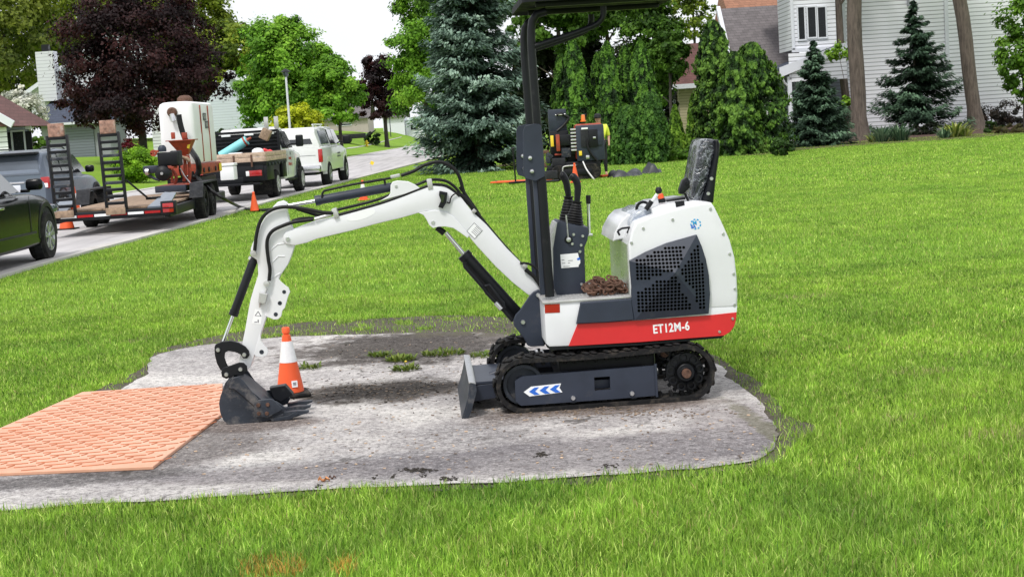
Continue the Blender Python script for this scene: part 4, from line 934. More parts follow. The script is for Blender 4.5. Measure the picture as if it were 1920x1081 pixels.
# ================================================================== grass blades
def allowed(X, Y, grow=0.0):
    ok = X > near_x(Y) + .32
    return ok
def blade_set(n, ylo, yhi, h0, h1, w0, bent, seed, verts5=True, slack=1.4):
    r = np.random.default_rng(seed)
    # distance law: uniform over the area of the wedge the picture takes in, with room on both sides
    m = int(n*1.0)
    Y = np.sqrt(r.random(m)*(yhi**2-ylo**2)+ylo**2); X = (r.random(m)*2-1)*(.352*Y+slack)
    ok = allowed(X, Y)
    if ylo < 14:
        X2 = X[ok]; Y2 = Y[ok]
        jx = (fnoise(X2, Y2, 4.0, 61, 3)-.5)*.16; jy = (fnoise(X2, Y2, 4.0, 71, 3)-.5)*.16
        ex_ = (fnoise(X2, Y2, 16, 91, 2)-.5)*.12; inpad = in_poly(X2+jx*.7+ex_, Y2+jy*.7+ex_, PAD); indirt = in_poly(X2+jx, Y2+jy, DIRT)
        mat_ = in_poly(X2, Y2, [(p.x, p.y) for p in MP_])
        keep = ~mat_ & ~inpad
        far_ring = indirt & ~inpad
        dens = np.where(Y2 > 8.2, .10, np.where(X2 > 1.0, .16, .5))
        clump = fnoise(X2, Y2, 5.5, 81, 2) > .66
        keep &= ~far_ring | (r.random(len(X2)) < dens) | (clump & (r.random(len(X2)) < .8))
        X, Y = X2[keep], Y2[keep]
    else: X, Y = X[ok], Y[ok]
    Z = height(X, Y); n = len(X)
    tuft = fnoise(X, Y, 2.6, 11, 3); fine_ = fnoise(X, Y, 14, 21, 2); big_ = fnoise(X, Y, .55, 31, 3)
    h = (h0 + (h1-h0)*r.random(n)**1.6)*(.76 + .48*tuft)*(.85+.3*fine_)*np.where(Y > 7.6, .78, 1.0)
    az = r.random(n)*2*PI; lean = (r.random(n)**1.3)*bent; la = r.random(n)*2*PI
    dx, dy = np.cos(az), np.sin(az); lx, ly = np.cos(la)*lean*h, np.sin(la)*lean*h
    wd = w0*(.6+.8*r.random(n))
    zt_ = h*np.sqrt(np.clip(1-.55*lean**2, .15, 1))
    B = np.stack([X, Y, Z-.004], -1); D = np.stack([dx, dy, 0*dx], -1)*wd[:, None]*.5
    Mid = B + np.stack([lx*.35, ly*.35, zt_*.58], -1); T = B + np.stack([lx, ly, zt_], -1)
    # colour: fresh greens with yellow-green and straw, patches carried by the place
    g1 = np.array([.18, .36, .036]); g2 = np.array([.40, .60, .085]); g3 = np.array([.60, .74, .20]); st = np.array([.52, .42, .20]); dk_ = np.array([.06, .16, .014])
    a = np.clip(r.random(n)*.75 + (big_-.5)*.5 + .12, 0, 1)[:, None]
    c = g1*(1-a) + g2*a
    q = r.random(n)[:, None]; c = np.where(q < .14, g3, c); c = np.where((q > .14) & (q < .14+.13*np.clip((.62-tuft)*4, 0, 1)[:, None]), dk_, c); c = np.where(q > .975, st, c)  # dark blades between tufts paint the shadowed gaps
    cool = np.clip((fnoise(X, Y, .9, 41, 2)-.45)*2.4, 0, 1)[:, None]; c = c*(1-cool*.22) + np.array([.12, .34, .05])*cool*.22
    # two straw-orange dead patches near the front edge
    for px, py, rx, ry in ((505, 1068, .13, .16), (548, 1074, .05, .1), (648, 1070, .05, .12)):
        x0, y0 = gp(px, py); dd = ((X-x0)/rx)**2 + ((Y-y0)/ry)**2 + (fine_-.5)*1.2; mk = ((dd < 1) & (r.random(n) < .42))[:, None]; c = np.where(mk, np.array([.72, .44, .10]), c)
    for px, py, rx, ry in ((1722,456,.16,.10),(1180,566,.12,.2),(402,463,.22,.3),(1410,448,.12,.15),(1325,712,.1,.12),(1720,700,.22,.12),(1690,790,.15,.1),(1500,560,.3,.15),(260,640,.12,.2),(1880,820,.2,.14)):
        x0, y0 = gp(px, py); dd = ((X-x0)/rx)**2 + ((Y-y0)/ry)**2 + (fine_-.5)*2; mk = ((dd < .8) & (r.random(n) < .25))[:, None]; c = np.where(mk, np.array([.46, .40, .22]), c)
    c = c*(.5+1.0*r.random(n))[:, None]*(.86+.5*(fine_-.4))[:, None]
    if verts5:
        V = np.stack([B-D, B+D, Mid-D*.8, Mid+D*.8, T], 1).reshape(-1, 3); i = np.arange(n)[:, None]*5
        F_ = np.concatenate([i+np.array([0, 1, 3]), i+np.array([0, 3, 2]), i+np.array([2, 3, 4])], 0); k = 5
        cc = np.stack([c*.72, c*.72, c, c, c*1.12], 1).reshape(-1, 3) if False else np.repeat(c, 5, 0)
    else:
        V = np.stack([B-D, B+D, T], 1).reshape(-1, 3); i = np.arange(n)[:, None]*3; F_ = i+np.array([0, 1, 2]); cc = np.repeat(c, 3, 0)
    return V, F_, cc
parts_ = [blade_set(640000, 3.8, 9, .022, .064, .0040, .95, 1), blade_set(640000, 9, 15, .024, .062, .0055, .9, 2), blade_set(480000, 15, 30, .03, .07, .009, .9, 3, False), blade_set(460000, 30, 62, .035, .085, .018, .8, 4, False)]
off = 0; VV = []; FF = []; CC_ = []
for V, F_, c in parts_: VV.append(V); FF.append(F_+off); CC_.append(c); off += len(V)
go = npmesh('grass', np.concatenate(VV), np.concatenate(FF), 3, M['grass'], np.concatenate(CC_))
tag(go, 'bright green mown lawn grass all round the slab', 'grass', kind='stuff')
del parts_, VV, FF, CC_
# weeds rooted in the cracks of the slab
def weed(px, py, r0, n, label, seed, hh=.042, flower=False):
    p = onground(px, py); r = np.random.default_rng(seed); root = Vector((p.x, p.y, .013)); e = empty('weed', root, 0, label, 'weed', 'weeds growing through the slab')
    a = r.random(n)*2*PI; d = r0*np.sqrt(r.random(n)); X = d*np.cos(a)*1.6; Y = d*np.sin(a)*1.3; L = hh*(.5+r.random(n)); la = a+r.normal(0, .7, n); el = .25+.9*r.random(n)
    B = np.stack([X, Y, 0*X], -1); U = np.stack([np.cos(la)*np.cos(el), np.sin(la)*np.cos(el), np.sin(el)], -1)*L[:, None]; D = np.stack([-np.sin(la), np.cos(la), 0*la], -1)*(.005+.006*r.random(n))[:, None]
    Mi = B+U*.55+np.array([0, 0, .006]); V = np.stack([B, Mi-D, Mi+D, B+U], 1).reshape(-1, 3); i = np.arange(n)[:, None]*4
    F_ = np.concatenate([i+np.array([0, 2, 1]), i+np.array([1, 2, 3])], 0); c = (np.array([.09, .17, .025])+np.array([.10, .06, .02])*r.random(n)[:, None])*(.5+.9*r.random(n))[:, None]; npmesh('leaves', V, F_, 3, M['grass'], np.repeat(c, 4, 0), e)
    if flower: b = MB(); b.lathe([(0, 0), (.008, .004), (.009, .01), (0, .014)], (0, .01, .05), 'Z', 10); b.build('flower', M['yellow'], e)
weed(712, 671, .05, 100, 'thin weed tuft in a crack left of the others', 1)
weed(752, 679, .065, 190, 'dark green weed patch in the middle of the slab', 2)
weed(762, 697, .055, 150, 'low weed with a yellow flower nearest the camera', 3, flower=True)
weed(833, 668, .09, 170, 'loose wide weed patch just left of the dozer blade', 4)
weed(912, 672, .07, 120, 'sparse grassy weed between blade and far crawler track', 5)
weed(580, 694, .05, 80, 'small flat weed right beside the traffic cone', 6, hh=.04)
weed(1065, 640, .06, 120, 'small weed half hidden behind the crawler track', 7, hh=.05)
# wood crumbs and old leaves: nobody could count them
b = MB(); r2_ = random.Random(9)
def crumb(px, py, s_, m):
    p = onground(px, py); z = .016 if True else 0
    L = s_*(.5+r2_.random()); m3 = Matrix.Rotation(r2_.random()*PI, 3, 'Z') @ Matrix.Rotation((r2_.random()-.5)*.8, 3, 'X'); b.use(m); b.box((p.x, p.y, z+L*.12), (L, L*(.25+.4*r2_.random()), L*.2), 0, m3)
M['chip'] = mat('wood_chip', (.20, .15, .11), .9, var=.5, sc=50); M['moss'] = mat('dark_moss', (.028, .022, .016), .95, var=.5, sc=50); M['chip2'] = mat('pale_chip', (.55, .40, .28), .9, var=.3, sc=50)
for i in range(420):
    x = r2_.gauss(720, 95); y = r2_.gauss(738, 13); crumb(x, y, .012, M['moss'] if r2_.random() < .55 else M['chip'])
for i in range(350):
    x = 600+r2_.random()*380; y = 622+r2_.random()*85; crumb(x, y, .011, M['moss'] if r2_.random() < .4 else (M['chip'] if r2_.random() < .7 else M['chip2']))
for i in range(420):
    x = 240+r2_.random()*1180; y = 770+r2_.random()*125; crumb(x, y, .012, M['chip2'] if r2_.random() < .6 else M['chip'])
for i in range(300):
    x = r2_.gauss(1130, 120); y = r2_.gauss(776, 6); crumb(x, y, .012, M['chip'])
for cx0, cy0, n_, s0 in ((785,887,110,14),(1016,858,40,6),(840,903,36,8),(737,899,10,4),(794,898,8,3),(1145,879,22,9),(703,901,6,3),(598,918,10,4)):
    for i in range(n_): crumb(r2_.gauss(cx0, s0), r2_.gauss(cy0, 2.0), .011, M['moss'])
o = b.build('debris', None, None, smooth=False); tag(o, 'dark crumbs and wood chips scattered over the slab', 'debris', kind='stuff')
M['deadleaf'] = mat('dead_leaf', (.50, .22, .09), .7, var=.35, sc=30)
for px, py, s_, lab in ((608, 908, .055, 'curled brown dead leaf at the front edge of the slab'), (624, 903, .035, 'small dark curled leaf beside the larger dead leaf')):
    p = onground(px, py); b = MB(); pts = []
    for i in range(7):
        for j in range(5):
            u = i/6-.5; v = j/4-.5; wv = (1-(2*u)**2)**.5*.55 + .02; pts.append((p.x+u*s_, p.y+v*s_*wv, .018+abs(v)*s_*.45*(1+.4*math.sin(i*2.1))+.006*math.sin(i*1.7)))
    b.add(pts, [[i*5+j, (i+1)*5+j, (i+1)*5+j+1, i*5+j+1] for i in range(6) for j in range(4)]); o = b.build('dead_leaf', M['deadleaf'] if s_ > .04 else M['rust']); tag(o, lab, 'leaf')
# ================================================================== plants
def noise3(P_, sc, seed=0):
    return (fnoise(P_[:, 0]+P_[:, 2]*.73, P_[:, 1]-P_[:, 2]*.41, sc, seed, 2) + fnoise(P_[:, 2]+7.3, P_[:, 0]*.8+P_[:, 1]*.6, sc, seed+3, 2))*.5
def leaf_quads(C, size, nrm, r, droop=.3, ar=.62):
    n = len(C); U = r.normal(0, 1, (n, 3)); U -= nrm*np.sum(U*nrm, 1)[:, None]; U /= np.linalg.norm(U, axis=1)[:, None]+1e-9
    W = np.cross(nrm, U); s_ = (size*(.6+.8*r.random(n)))[:, None]
    A = C - U*s_*.5; T = C + U*s_*.5; L_ = C + W*s_*.5*ar; R_ = C - W*s_*.5*ar
    V = np.stack([A, R_, T, L_], 1).reshape(-1, 3); i = np.arange(n)[:, None]*4
    return V, i + np.array([0, 1, 2, 3])
def crown(name, blobs, n, size, cols, seed, parent, m=None, nclump=60, cs=.22, hollow=.55, shade=.5, up=.5):
    """foliage = clumps of small leaves spread through several overlapping ellipsoids; blobs = (x,y,z,rx,ry,rz)"""
    r = np.random.default_rng(seed); vol = np.array([b[3]*b[4]*b[5] for b in blobs])**.75; pk = r.choice(len(blobs), nclump, p=vol/vol.sum()); Bq = np.array(blobs)[pk]
    d = r.normal(0, 1, (nclump, 3)); d /= np.linalg.norm(d, axis=1)[:, None]; rad = (hollow + (1-hollow)*r.random(nclump)**.6)[:, None]
    Cc = Bq[:, :3] + d*rad*Bq[:, 3:6]; cr = cs*Bq[:, 3:6].mean(1)*(.6+.8*r.random(nclump))
    ci = r.integers(0, nclump, n); q = r.normal(0, .5, (n, 3)); Pn = Cc[ci] + q*cr[ci][:, None]*np.array([1, 1, .72])
    nr = d[ci]*.6 + q*.6 + r.normal(0, .45, (n, 3)) + np.array([0, 0, up]); nr /= np.linalg.norm(nr, axis=1)[:, None]
    V, Fq = leaf_quads(Pn, size, nr, r)
    cols = np.array(cols); cm = r.random(nclump); a = np.clip(cm[ci]*.7 + r.random(n)*.3, 0, 1)*(len(cols)-1); k = np.minimum(a.astype(int), len(cols)-2); f = (a-k)[:, None]
    c = cols[k]*(1-f) + cols[k+1]*f; c = c*(.8+.4*r.random(n))[:, None]
    return npmesh(name, V, Fq, 4, m or M['leaf'], np.repeat(c, 4, 0), parent)
def trunk(parent, h, r0, r1, m, lean=(0, 0), limbs=0, seed=0, spread=1.5, lz=.5, name='trunk', seg=12, flare=1.35):
    rr_ = random.Random(seed); b = MB(); k = 9; pts = [Vector((lean[0]*h*(i/k)+ .03*h*math.sin(i*1.3+seed)*(i/k)*.3, lean[1]*h*(i/k), h*i/k - .05)) for i in range(k+1)]
    rs = [r0*flare] + [r0 + (r1-r0)*i/k for i in range(1, k+1)]; b.tube(pts, rs, seg); main = b.build(name, m, parent)
    for i in range(limbs):
        q = MB(); f = lz + (1-lz)*rr_.random(); p0 = pts[int(f*k)]; a = rr_.random()*2*PI; L = spread*(.6+.6*rr_.random())
        p1 = p0 + Vector((math.cos(a)*L*.45, math.sin(a)*L*.45, L*.45)); p2 = p0 + Vector((math.cos(a)*L, math.sin(a)*L, L*.85)); q.tube([p0, p1, p2], [r0*.38, r0*.24, r0*.08], 7, smooth=4); q.build('limb', m, parent)
    return main
def basepoint(px, Y, py=700):
    """ground point under photo column px at distance Y"""
    x = 0
    for _ in range(4):
        p = atY(px, py, Y); z = G(p.x, Y); py = py + (p.z - z)*F/Y*1.0
    return Vector((p.x, Y, z))
GREENB = [(.04,.12,.010),(.11,.26,.018),(.20,.42,.032),(.32,.54,.06)]
GREEN = [(.030,.080,.008),(.07,.16,.013),(.13,.27,.022),(.21,.37,.04)]
YG = [(.035,.065,.010),(.11,.17,.016),(.24,.32,.03),(.40,.48,.06)]
PURP = [(.010,.006,.008),(.020,.009,.011),(.038,.013,.014),(.085,.022,.022)]
DARKG = [(.010,.028,.007),(.02,.05,.010),(.035,.085,.014),(.06,.13,.02)]
def broadleaf(name, px, Y, top, wpx, bot, cols, seed, label, n=16000, size=.22, trunk_m='barkdark', th=None, tr=.18, group=None, nclump=90, shape=None, cs=.26, cat='tree', limbs=5, cy=0, hollow=.5):
    """crown spans photo rows top..bot and wpx photo pixels at distance Y"""
    b0 = basepoint(px, Y); sc = Y/F; zt_ = CH + (atY(px, top, Y).z-CH); zb = atY(px, bot, Y).z; W = wpx*sc; H_ = zt_-zb
    e = empty(name, b0, 0, label, cat, group); zc = (zt_+zb)/2 - b0.z
    blobs = shape(W, H_, zc) if shape else [(0,0,zc, W*.42,W*.40,H_*.42),(-W*.2,0,zc-H_*.14,W*.28,W*.28,H_*.27),(W*.22,.1,zc-H_*.10,W*.27,W*.27,H_*.26),(0,-W*.12,zc+H_*.18,W*.26,W*.26,H_*.28),(W*.05,-W*.2,zc-H_*.24,W*.28,W*.22,H_*.22)]
    trunk(e, max(.3, zc), tr, tr*.5, M[trunk_m], limbs=limbs, seed=seed, spread=W*.28, lz=.45)
    crown('crown', blobs, n, size, cols, seed, e, nclump=nclump, cs=cs, hollow=hollow); return e
def conifer(name, px, Y, top, base_w, seed, label, cols, nb=260, skirt=.12, drop=.28, base=None, sc_leaf=.16, group=None, dens=34, tier=0, asym=0, cat='spruce', tr=.12, hfix=None):
    """trunk with drooping boughs, each bough a flat spray of needle clusters"""
    b0 = base if base is not None else basepoint(px, Y); H_ = hfix or (atY(px, top, b0.y).z - b0.z); r = np.random.default_rng(seed); e = empty(name, b0, 0, label, cat, group)
    trunk(e, H_*.97, tr, .015, M['barkdark'], seed=seed, flare=1.1)
    W = base_w*b0.y/F/2; Vs = []; Fs = []; Cs = []; off_ = 0; bb = MB()
    cols = np.array(cols)
    for i in range(nb):
        f = (i+r.random())/nb; f = f**.85
        if tier: f = (np.floor(f*tier)+.25*r.random()+.1)/tier
        z = H_*(skirt + (1-skirt)*f)*.985; prof = (1-f)**.85*(.68+.55*r.random())
        if f < .12: prof *= .86 + f
        L = max(.10, W*prof); a = r.random()*2*PI
        if asym: L *= 1 + asym*math.cos(a)
        ca, sa = math.cos(a), math.sin(a); ns = max(5, int(dens*L/W*2)+4); s_ = np.linspace(.12, 1, ns)
        dz = -drop*L*np.sin(s_*PI*.62) + (.10*L*s_**4); cx = ca*L*s_; cy_ = sa*L*s_; cz = z + dz
        rep = 7; k = ns*rep; sv = np.repeat(s_, rep); spread = .30*L*np.sin(np.clip(sv*1.08, 0, 1)*PI*.62+.25)*1.0; t_ = r.uniform(-1, 1, k)
        X = np.repeat(cx, rep) - sa*t_*spread; Yy = np.repeat(cy_, rep) + ca*t_*spread; Z = np.repeat(cz, rep) - np.abs(t_)*spread*.35 + r.normal(0, .02+.02*L, k)
        C = np.stack([X, Yy, Z], -1); nr = np.stack([ca*.35 - sa*t_*.3, sa*.35+ca*t_*.3, np.ones(k)], -1) + r.normal(0, .35, (k, 3)); nr /= np.linalg.norm(nr, axis=1)[:, None]
        U = np.stack([ca - sa*t_*.9, sa + ca*t_*.9, -.25+0*t_], -1) + r.normal(0, .22, (k, 3)); U -= nr*np.sum(U*nr, 1)[:, None]; U /= np.linalg.norm(U, axis=1)[:, None]
        Wd = np.cross(nr, U); sz = (sc_leaf*(.7+.6*r.random(k)))[:, None]
        V = np.stack([C-U*sz*.5, C-Wd*sz*.2, C+U*sz*.5, C+Wd*sz*.2], 1).reshape(-1, 3); Vs.append(V); Fs.append(off_+np.arange(k)[:, None]*4+np.array([0, 1, 2, 3])); off_ += 4*k
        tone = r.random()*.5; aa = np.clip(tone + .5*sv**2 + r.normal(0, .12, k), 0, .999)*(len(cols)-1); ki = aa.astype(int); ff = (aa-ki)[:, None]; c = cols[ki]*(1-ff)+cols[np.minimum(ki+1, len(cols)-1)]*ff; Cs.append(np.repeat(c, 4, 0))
        if i % 3 == 0: bb.tube([(0, 0, z), (ca*L*.5, sa*L*.5, z-drop*L*.75), (ca*L*.85, sa*L*.85, z-drop*L*.9)], [.02+.012*L, .015, .006], 5)
    npmesh('crown', np.concatenate(Vs), np.concatenate(Fs), 4, M['needle'], np.concatenate(Cs), e); bb.build('boughs', M['barkdark'], e); return e
def arborvitae(px, Y, top, wpx, seed, label, n=12000, cols=DARKG, lump=.16, group='columnar cedars in the hedge row', base=None, shape=.55, size=.11, name='cedar', ctop=None):
    b0 = base if base is not None else basepoint(px, Y); H_ = atY(px, top, Y).z - b0.z; W = wpx*Y/F/2; r = np.random.default_rng(seed); e = empty(name, b0, 0, label, 'cedar', group)
    trunk(e, H_*.8, .07, .02, M['barkdark'], seed=seed)
    f = r.random(n)**.9; a = r.random(n)*2*PI; prof = np.clip(np.minimum(1, .80+.9*f)*np.clip((1-f), 0, 1)**shape*1.12, .02, 1)
    l2_ = fnoise(a*4.5+seed, f*H_*4.2, 1.0, seed+5, 2)-.5; lm = 1 + lump*((fnoise(a*2.2+seed*3, f*H_*1.6, 1.4, seed, 3)-.5)*2.6 + l2_*1.5); rad = W*prof*lm*(1-.28*r.random(n)**2.2)
    C = np.stack([rad*np.cos(a), rad*np.sin(a), f*H_+.02], -1); nr = np.stack([np.cos(a), np.sin(a), .35+0*a], -1)+r.normal(0, .45, (n, 3)); nr /= np.linalg.norm(nr, axis=1)[:, None]
    U = np.stack([np.cos(a)*.45, np.sin(a)*.45, 1+0*a], -1)+r.normal(0, .35, (n, 3)); U -= nr*np.sum(U*nr, 1)[:, None]; U /= np.linalg.norm(U, axis=1)[:, None]; Wd = np.cross(nr, U); sz = (size*(.6+.8*r.random(n)))[:, None]
    V = np.stack([C-U*sz*.5, C-Wd*sz*.32, C+U*sz*.5, C+Wd*sz*.32], 1).reshape(-1, 3); cols = np.array(cols); aa = np.clip(l2_*2.6+.46 + r.normal(0, .16, n), 0, .999)*(len(cols)-1); k = aa.astype(int); ff = (aa-k)[:, None]
    c = cols[k]*(1-ff)+cols[np.minimum(k+1, len(cols)-1)]*ff; npmesh('crown', V, np.arange(n)[:, None]*4+np.array([0, 1, 2, 3]), 4, M['needle'], np.repeat(c, 4, 0), e); return e
def bush(name, px, Y, wpx, hpx, cols, seed, label, n=6000, size=.10, cat='bush', group=None, depth=.9, base=None, spiky=0):
    b0 = base if base is not None else basepoint(px, Y); W = wpx*Y/F/2; H_ = hpx*Y/F; e = empty(name, b0, 0, label, cat, group)
    b = MB(); rr_ = random.Random(seed)
    for i in range(6): a = rr_.random()*6.28; b.tube([(0,0,0), (math.cos(a)*W*.3, math.sin(a)*W*.3, H_*.35), (math.cos(a)*W*.6, math.sin(a)*W*.6, H_*.65)], [.03, .02, .01], 5)
    b.build('stems', M['barkdark'], e)
    crown('crown', [(0,0,H_*.52,W*.92,W*.92*depth,H_*.46),(-W*.3,0,H_*.4,W*.6,W*.6,H_*.36),(W*.3,0,H_*.42,W*.6,W*.6,H_*.36)], n, size, cols, seed, e, nclump=max(30, n//90), cs=.22, hollow=.78); return e
def blades_plant(name, px, py, wm, hm, n, cols, seed, label, wd=.03, cat='plant', group=None):
    p = onground(px, py); r = np.random.default_rng(seed); e = empty(name, p, 0, label, cat, group); a = r.random(n)*2*PI; L = hm*(.6+.6*r.random(n)); el = np.radians(35+50*r.random(n)); rr_ = wm*.35*r.random(n)
    B = np.stack([np.cos(a)*rr_, np.sin(a)*rr_, 0*a], -1); U = np.stack([np.cos(a)*np.cos(el), np.sin(a)*np.cos(el), np.sin(el)], -1); D = np.stack([-np.sin(a), np.cos(a), 0*a], -1)*wd*.5
    Mi = B+U*(L*.6)[:, None]; T = B+U*L[:, None]+np.stack([np.cos(a)*L*.18, np.sin(a)*L*.18, -L*.16], -1)
    V = np.stack([B-D*.6, B+D*.6, Mi-D, Mi+D, T], 1).reshape(-1, 3); i = np.arange(n)[:, None]*5; F_ = np.concatenate([i+np.array([0, 1, 3]), i+np.array([0, 3, 2]), i+np.array([2, 3, 4])], 0)
    cols = np.array(cols); c = cols[r.integers(0, len(cols), n)]*(.8+.4*r.random(n))[:, None]; npmesh('leaves', V, F_, 3, M['leaf'], np.repeat(c, 5, 0), e); return e
# ---- across the road, left
wood = 'tall woodland trees behind the houses'
for i, (px, Y, top, w_, bot, cols, lab) in enumerate([
    (-20, 128, -150, 330, 210, YG, 'tall yellow-green woodland tree at the far left edge'),
    (95, 138, -190, 300, 175, YG, 'tall dark-limbed yellow-green tree behind the white chimney'),
    (190, 150, -120, 260, 200, GREEN, 'green woodland tree hidden behind the purple maple'),
    (300, 150, -150, 280, 200, YG, 'tall woodland tree above the middle of the purple maple'),
    (405, 145, -55, 150, 150, YG, 'pale airy treetop beside the purple maple crown'),
    (445, 138, 25, 130, 190, YG, 'yellow-green tree between purple maple and round green maple')]):
    broadleaf('woodland_tree', px, Y, top, w_, bot, cols if i else [(.04,.07,.01),(.09,.12,.014),(.15,.19,.022),(.2,.24,.03)], 40+i, lab, n=24000 if i in (1, 3) else 15000, size=.38, tr=.35, group=wood, nclump=150, limbs=8, cs=.24)
for i, (px, Y, w_, top) in enumerate([(20,150,260,60),(160,155,280,80),(330,155,260,90),(465,150,130,130)]):
    broadleaf('understorey_tree', px, Y, top, w_, 268, [(.012,.022,.006),(.03,.05,.008),(.06,.085,.012),(.10,.13,.02)], 400+i, ['shaded understorey at the foot of the far left woods','shaded understorey behind the white chimney house','shaded understorey behind the purple maple trunk','shaded understorey left of the round green maple'][i], n=11000, size=.4, tr=.3, group='understorey trees at the foot of the woods', nclump=90, hollow=.3)  # shade of the woods is put into these darker leaf colours
def maple_shape(W, H_, zc): return [(0,0,zc+H_*.05,W*.40,W*.38,H_*.40),(-W*.25,0,zc-H_*.10,W*.24,W*.25,H_*.30),(W*.27,0,zc-H_*.12,W*.22,W*.25,H_*.27),(0,-W*.1,zc-H_*.3,W*.33,W*.25,H_*.18),(-W*.12,0,zc+H_*.3,W*.24,W*.24,H_*.22),(W*.16,0,zc+H_*.27,W*.22,W*.22,H_*.22)]
broadleaf('purple_maple', 272, 78, -40, 375, 258, PURP, 61, 'large dark purple maple in front of the house with white chimney', n=56000, size=.17, tr=.24, nclump=300, shape=maple_shape, limbs=10, cs=.2, hollow=.25)
def bigmaple(W, H_, zc): return [(-W*.06,0,zc+H_*.10,W*.38,W*.38,H_*.38),(-W*.27,0,zc-H_*.14,W*.23,W*.25,H_*.30),(W*.25,0,zc+H_*.02,W*.22,W*.25,H_*.26),(0,-W*.1,zc-H_*.22,W*.36,W*.25,H_*.22),(-W*.05,0,zc+H_*.3,W*.25,W*.24,H_*.2)]
broadleaf('green_maple', 553, 112, 22, 212, 250, GREENB, 62, 'large round bright green maple behind the lamp post', n=60000, size=.25, tr=.25, nclump=260, shape=bigmaple, limbs=9, cs=.2, hollow=.35)
broadleaf('green_maple', 642, 108, 104, 118, 240, GREENB, 63, 'smaller bright green maple right of the round one', n=32000, size=.23, tr=.15, nclump=140, shape=bigmaple, limbs=6, cs=.24, hollow=.35)
broadleaf('purple_maple', 726, 150, 100, 118, 228, PURP, 64, 'small far purple maple above the blue street sign', n=26000, size=.27, tr=.22, nclump=140, limbs=6, cs=.22, hollow=.3, shape=maple_shape)
bush('gold_shrub', 562, 92, 104, 80, [(.25,.32,.015),(.46,.54,.02),(.62,.66,.03)], 65, 'glowing yellow-green shrub below the lamp post', n=16000, size=.2, base=basepoint(562, 92) + Vector((0, 0, 1.0)))
bush('clipped_bush', 256, 66, 84, 68, [(.06,.15,.01),(.14,.30,.015),(.24,.46,.025),(.34,.56,.04)], 66, 'round bright green clipped bush left of the white tank', n=18000, size=.10, base=basepoint(256, 66)+Vector((0,0,.0)))
bush('round_shrub', 425, 104, 40, 36, DARKG, 67, 'small dark green shrub beside the pale house wall', n=3500, size=.18, base=basepoint(425,104)+Vector((0,0,.5)))
bush('round_shrub', 470, 104, 50, 34, DARKG, 68, 'dark green shrub under the left side of the round maple', n=3500, size=.18, base=basepoint(470,104)+Vector((0,0,.7)))
bush('red_shrub', 250, 84, 55, 46, [(.06,.008,.012),(.14,.012,.02),(.25,.02,.03)], 69, 'crimson shrub under the big purple maple', n=4500, size=.12)
bush('round_shrub', 700, 150, 34, 24, DARKG, 70, 'dark round shrub left of the far purple maple trunk', n=2500, size=.22)
bush('weeping_shrub', 47, 62, 26, 42, DARKG, 71, 'weeping green shrub by the small dark house window', n=4000, size=.10, base=basepoint(47,62)+Vector((0,0,1.3)))
bush('upright_shrub', 17, 62, 22, 66, DARKG, 72, 'dark upright shrub against the pale siding of the brown-roofed house', n=4000, size=.10, base=basepoint(17,62)+Vector((0,0,.6)))
bush('low_shrub', 78, 66, 40, 30, GREEN, 73, 'low green shrub below the white blossom tree', n=3000, size=.12, base=basepoint(78,66)+Vector((0,0,1.0)))
broadleaf('blossom_tree', 52, 72, 152, 105, 254, [(.5,.52,.42),(.72,.73,.66),(.84,.84,.80)], 74, 'white flowering dogwood between the two left houses', n=7000, size=.14, tr=.07, nclump=80, limbs=7, cs=.24, hollow=.3)
# ---- middle: behind the spruce
mid = 'tall green trees behind the cedar row'
for i, (px, Y, top, w_, bot, lab, n) in enumerate([
    (805, 92, -110, 150, 262, 'bright green leafy tree left of the big blue spruce', 42000),
    (905, 84, -160, 260, 70, 'leafy tree rising behind the blue spruce', 16000),
    (1060, 76, -140, 190, 120, 'leafy tree directly above the canopy brace', 26000),
    (1150, 80, -150, 230, 100, 'leafy tree above the row of tall cedars', 30000),
    (1235, 74, -100, 120, 215, 'tall leafy tree right of the cedar row', 24000)]):
    broadleaf('leafy_tree', px, Y, top, w_, bot, GREENB if i < 1 else [(.02,.055,.007),(.045,.11,.012),(.08,.18,.018),(.13,.26,.03)], 80+i, lab, n=n, size=.2, tr=.16, group=mid, nclump=130, limbs=6, cs=.22, hollow=.35, trunk_m='bark')
broadleaf('leafy_tree', 1262, 72, 20, 80, 150, [(.02,.055,.007),(.045,.11,.012),(.08,.18,.018),(.13,.26,.03)], 88, 'loose leafy tree partly screening the maroon-roofed house', n=9000, size=.19, tr=.09, group=mid, nclump=70, limbs=5, cs=.24, hollow=.2)
broadleaf('airy_tree', 1310, 105, -120, 110, 100, YG, 87, 'thin airy yellow-green tree against the white sky', n=4500, size=.24, tr=.13, nclump=90, limbs=8, cs=.2, hollow=.3)
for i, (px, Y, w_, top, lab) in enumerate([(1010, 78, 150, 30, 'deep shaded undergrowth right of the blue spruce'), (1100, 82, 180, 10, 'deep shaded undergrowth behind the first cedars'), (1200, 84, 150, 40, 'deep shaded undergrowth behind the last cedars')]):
    broadleaf('shaded_thicket', px, Y, top, w_, 295, [(.006,.012,.005),(.012,.022,.006),(.025,.04,.009),(.04,.05,.012)], 90+i, lab, n=20000, size=.26, tr=.2, group='dark thicket behind the cedar row', nclump=90, hollow=.2)  # near-black leaf colours carry the deep shade
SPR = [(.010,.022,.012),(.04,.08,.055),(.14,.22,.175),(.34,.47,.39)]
conifer('blue_spruce', 900, 54, -330, 262, 101, 'large blue-green spruce with layered drooping boughs on the lawn edge', SPR, nb=440, skirt=.03, drop=.26, sc_leaf=.19, dens=36, tr=.16)
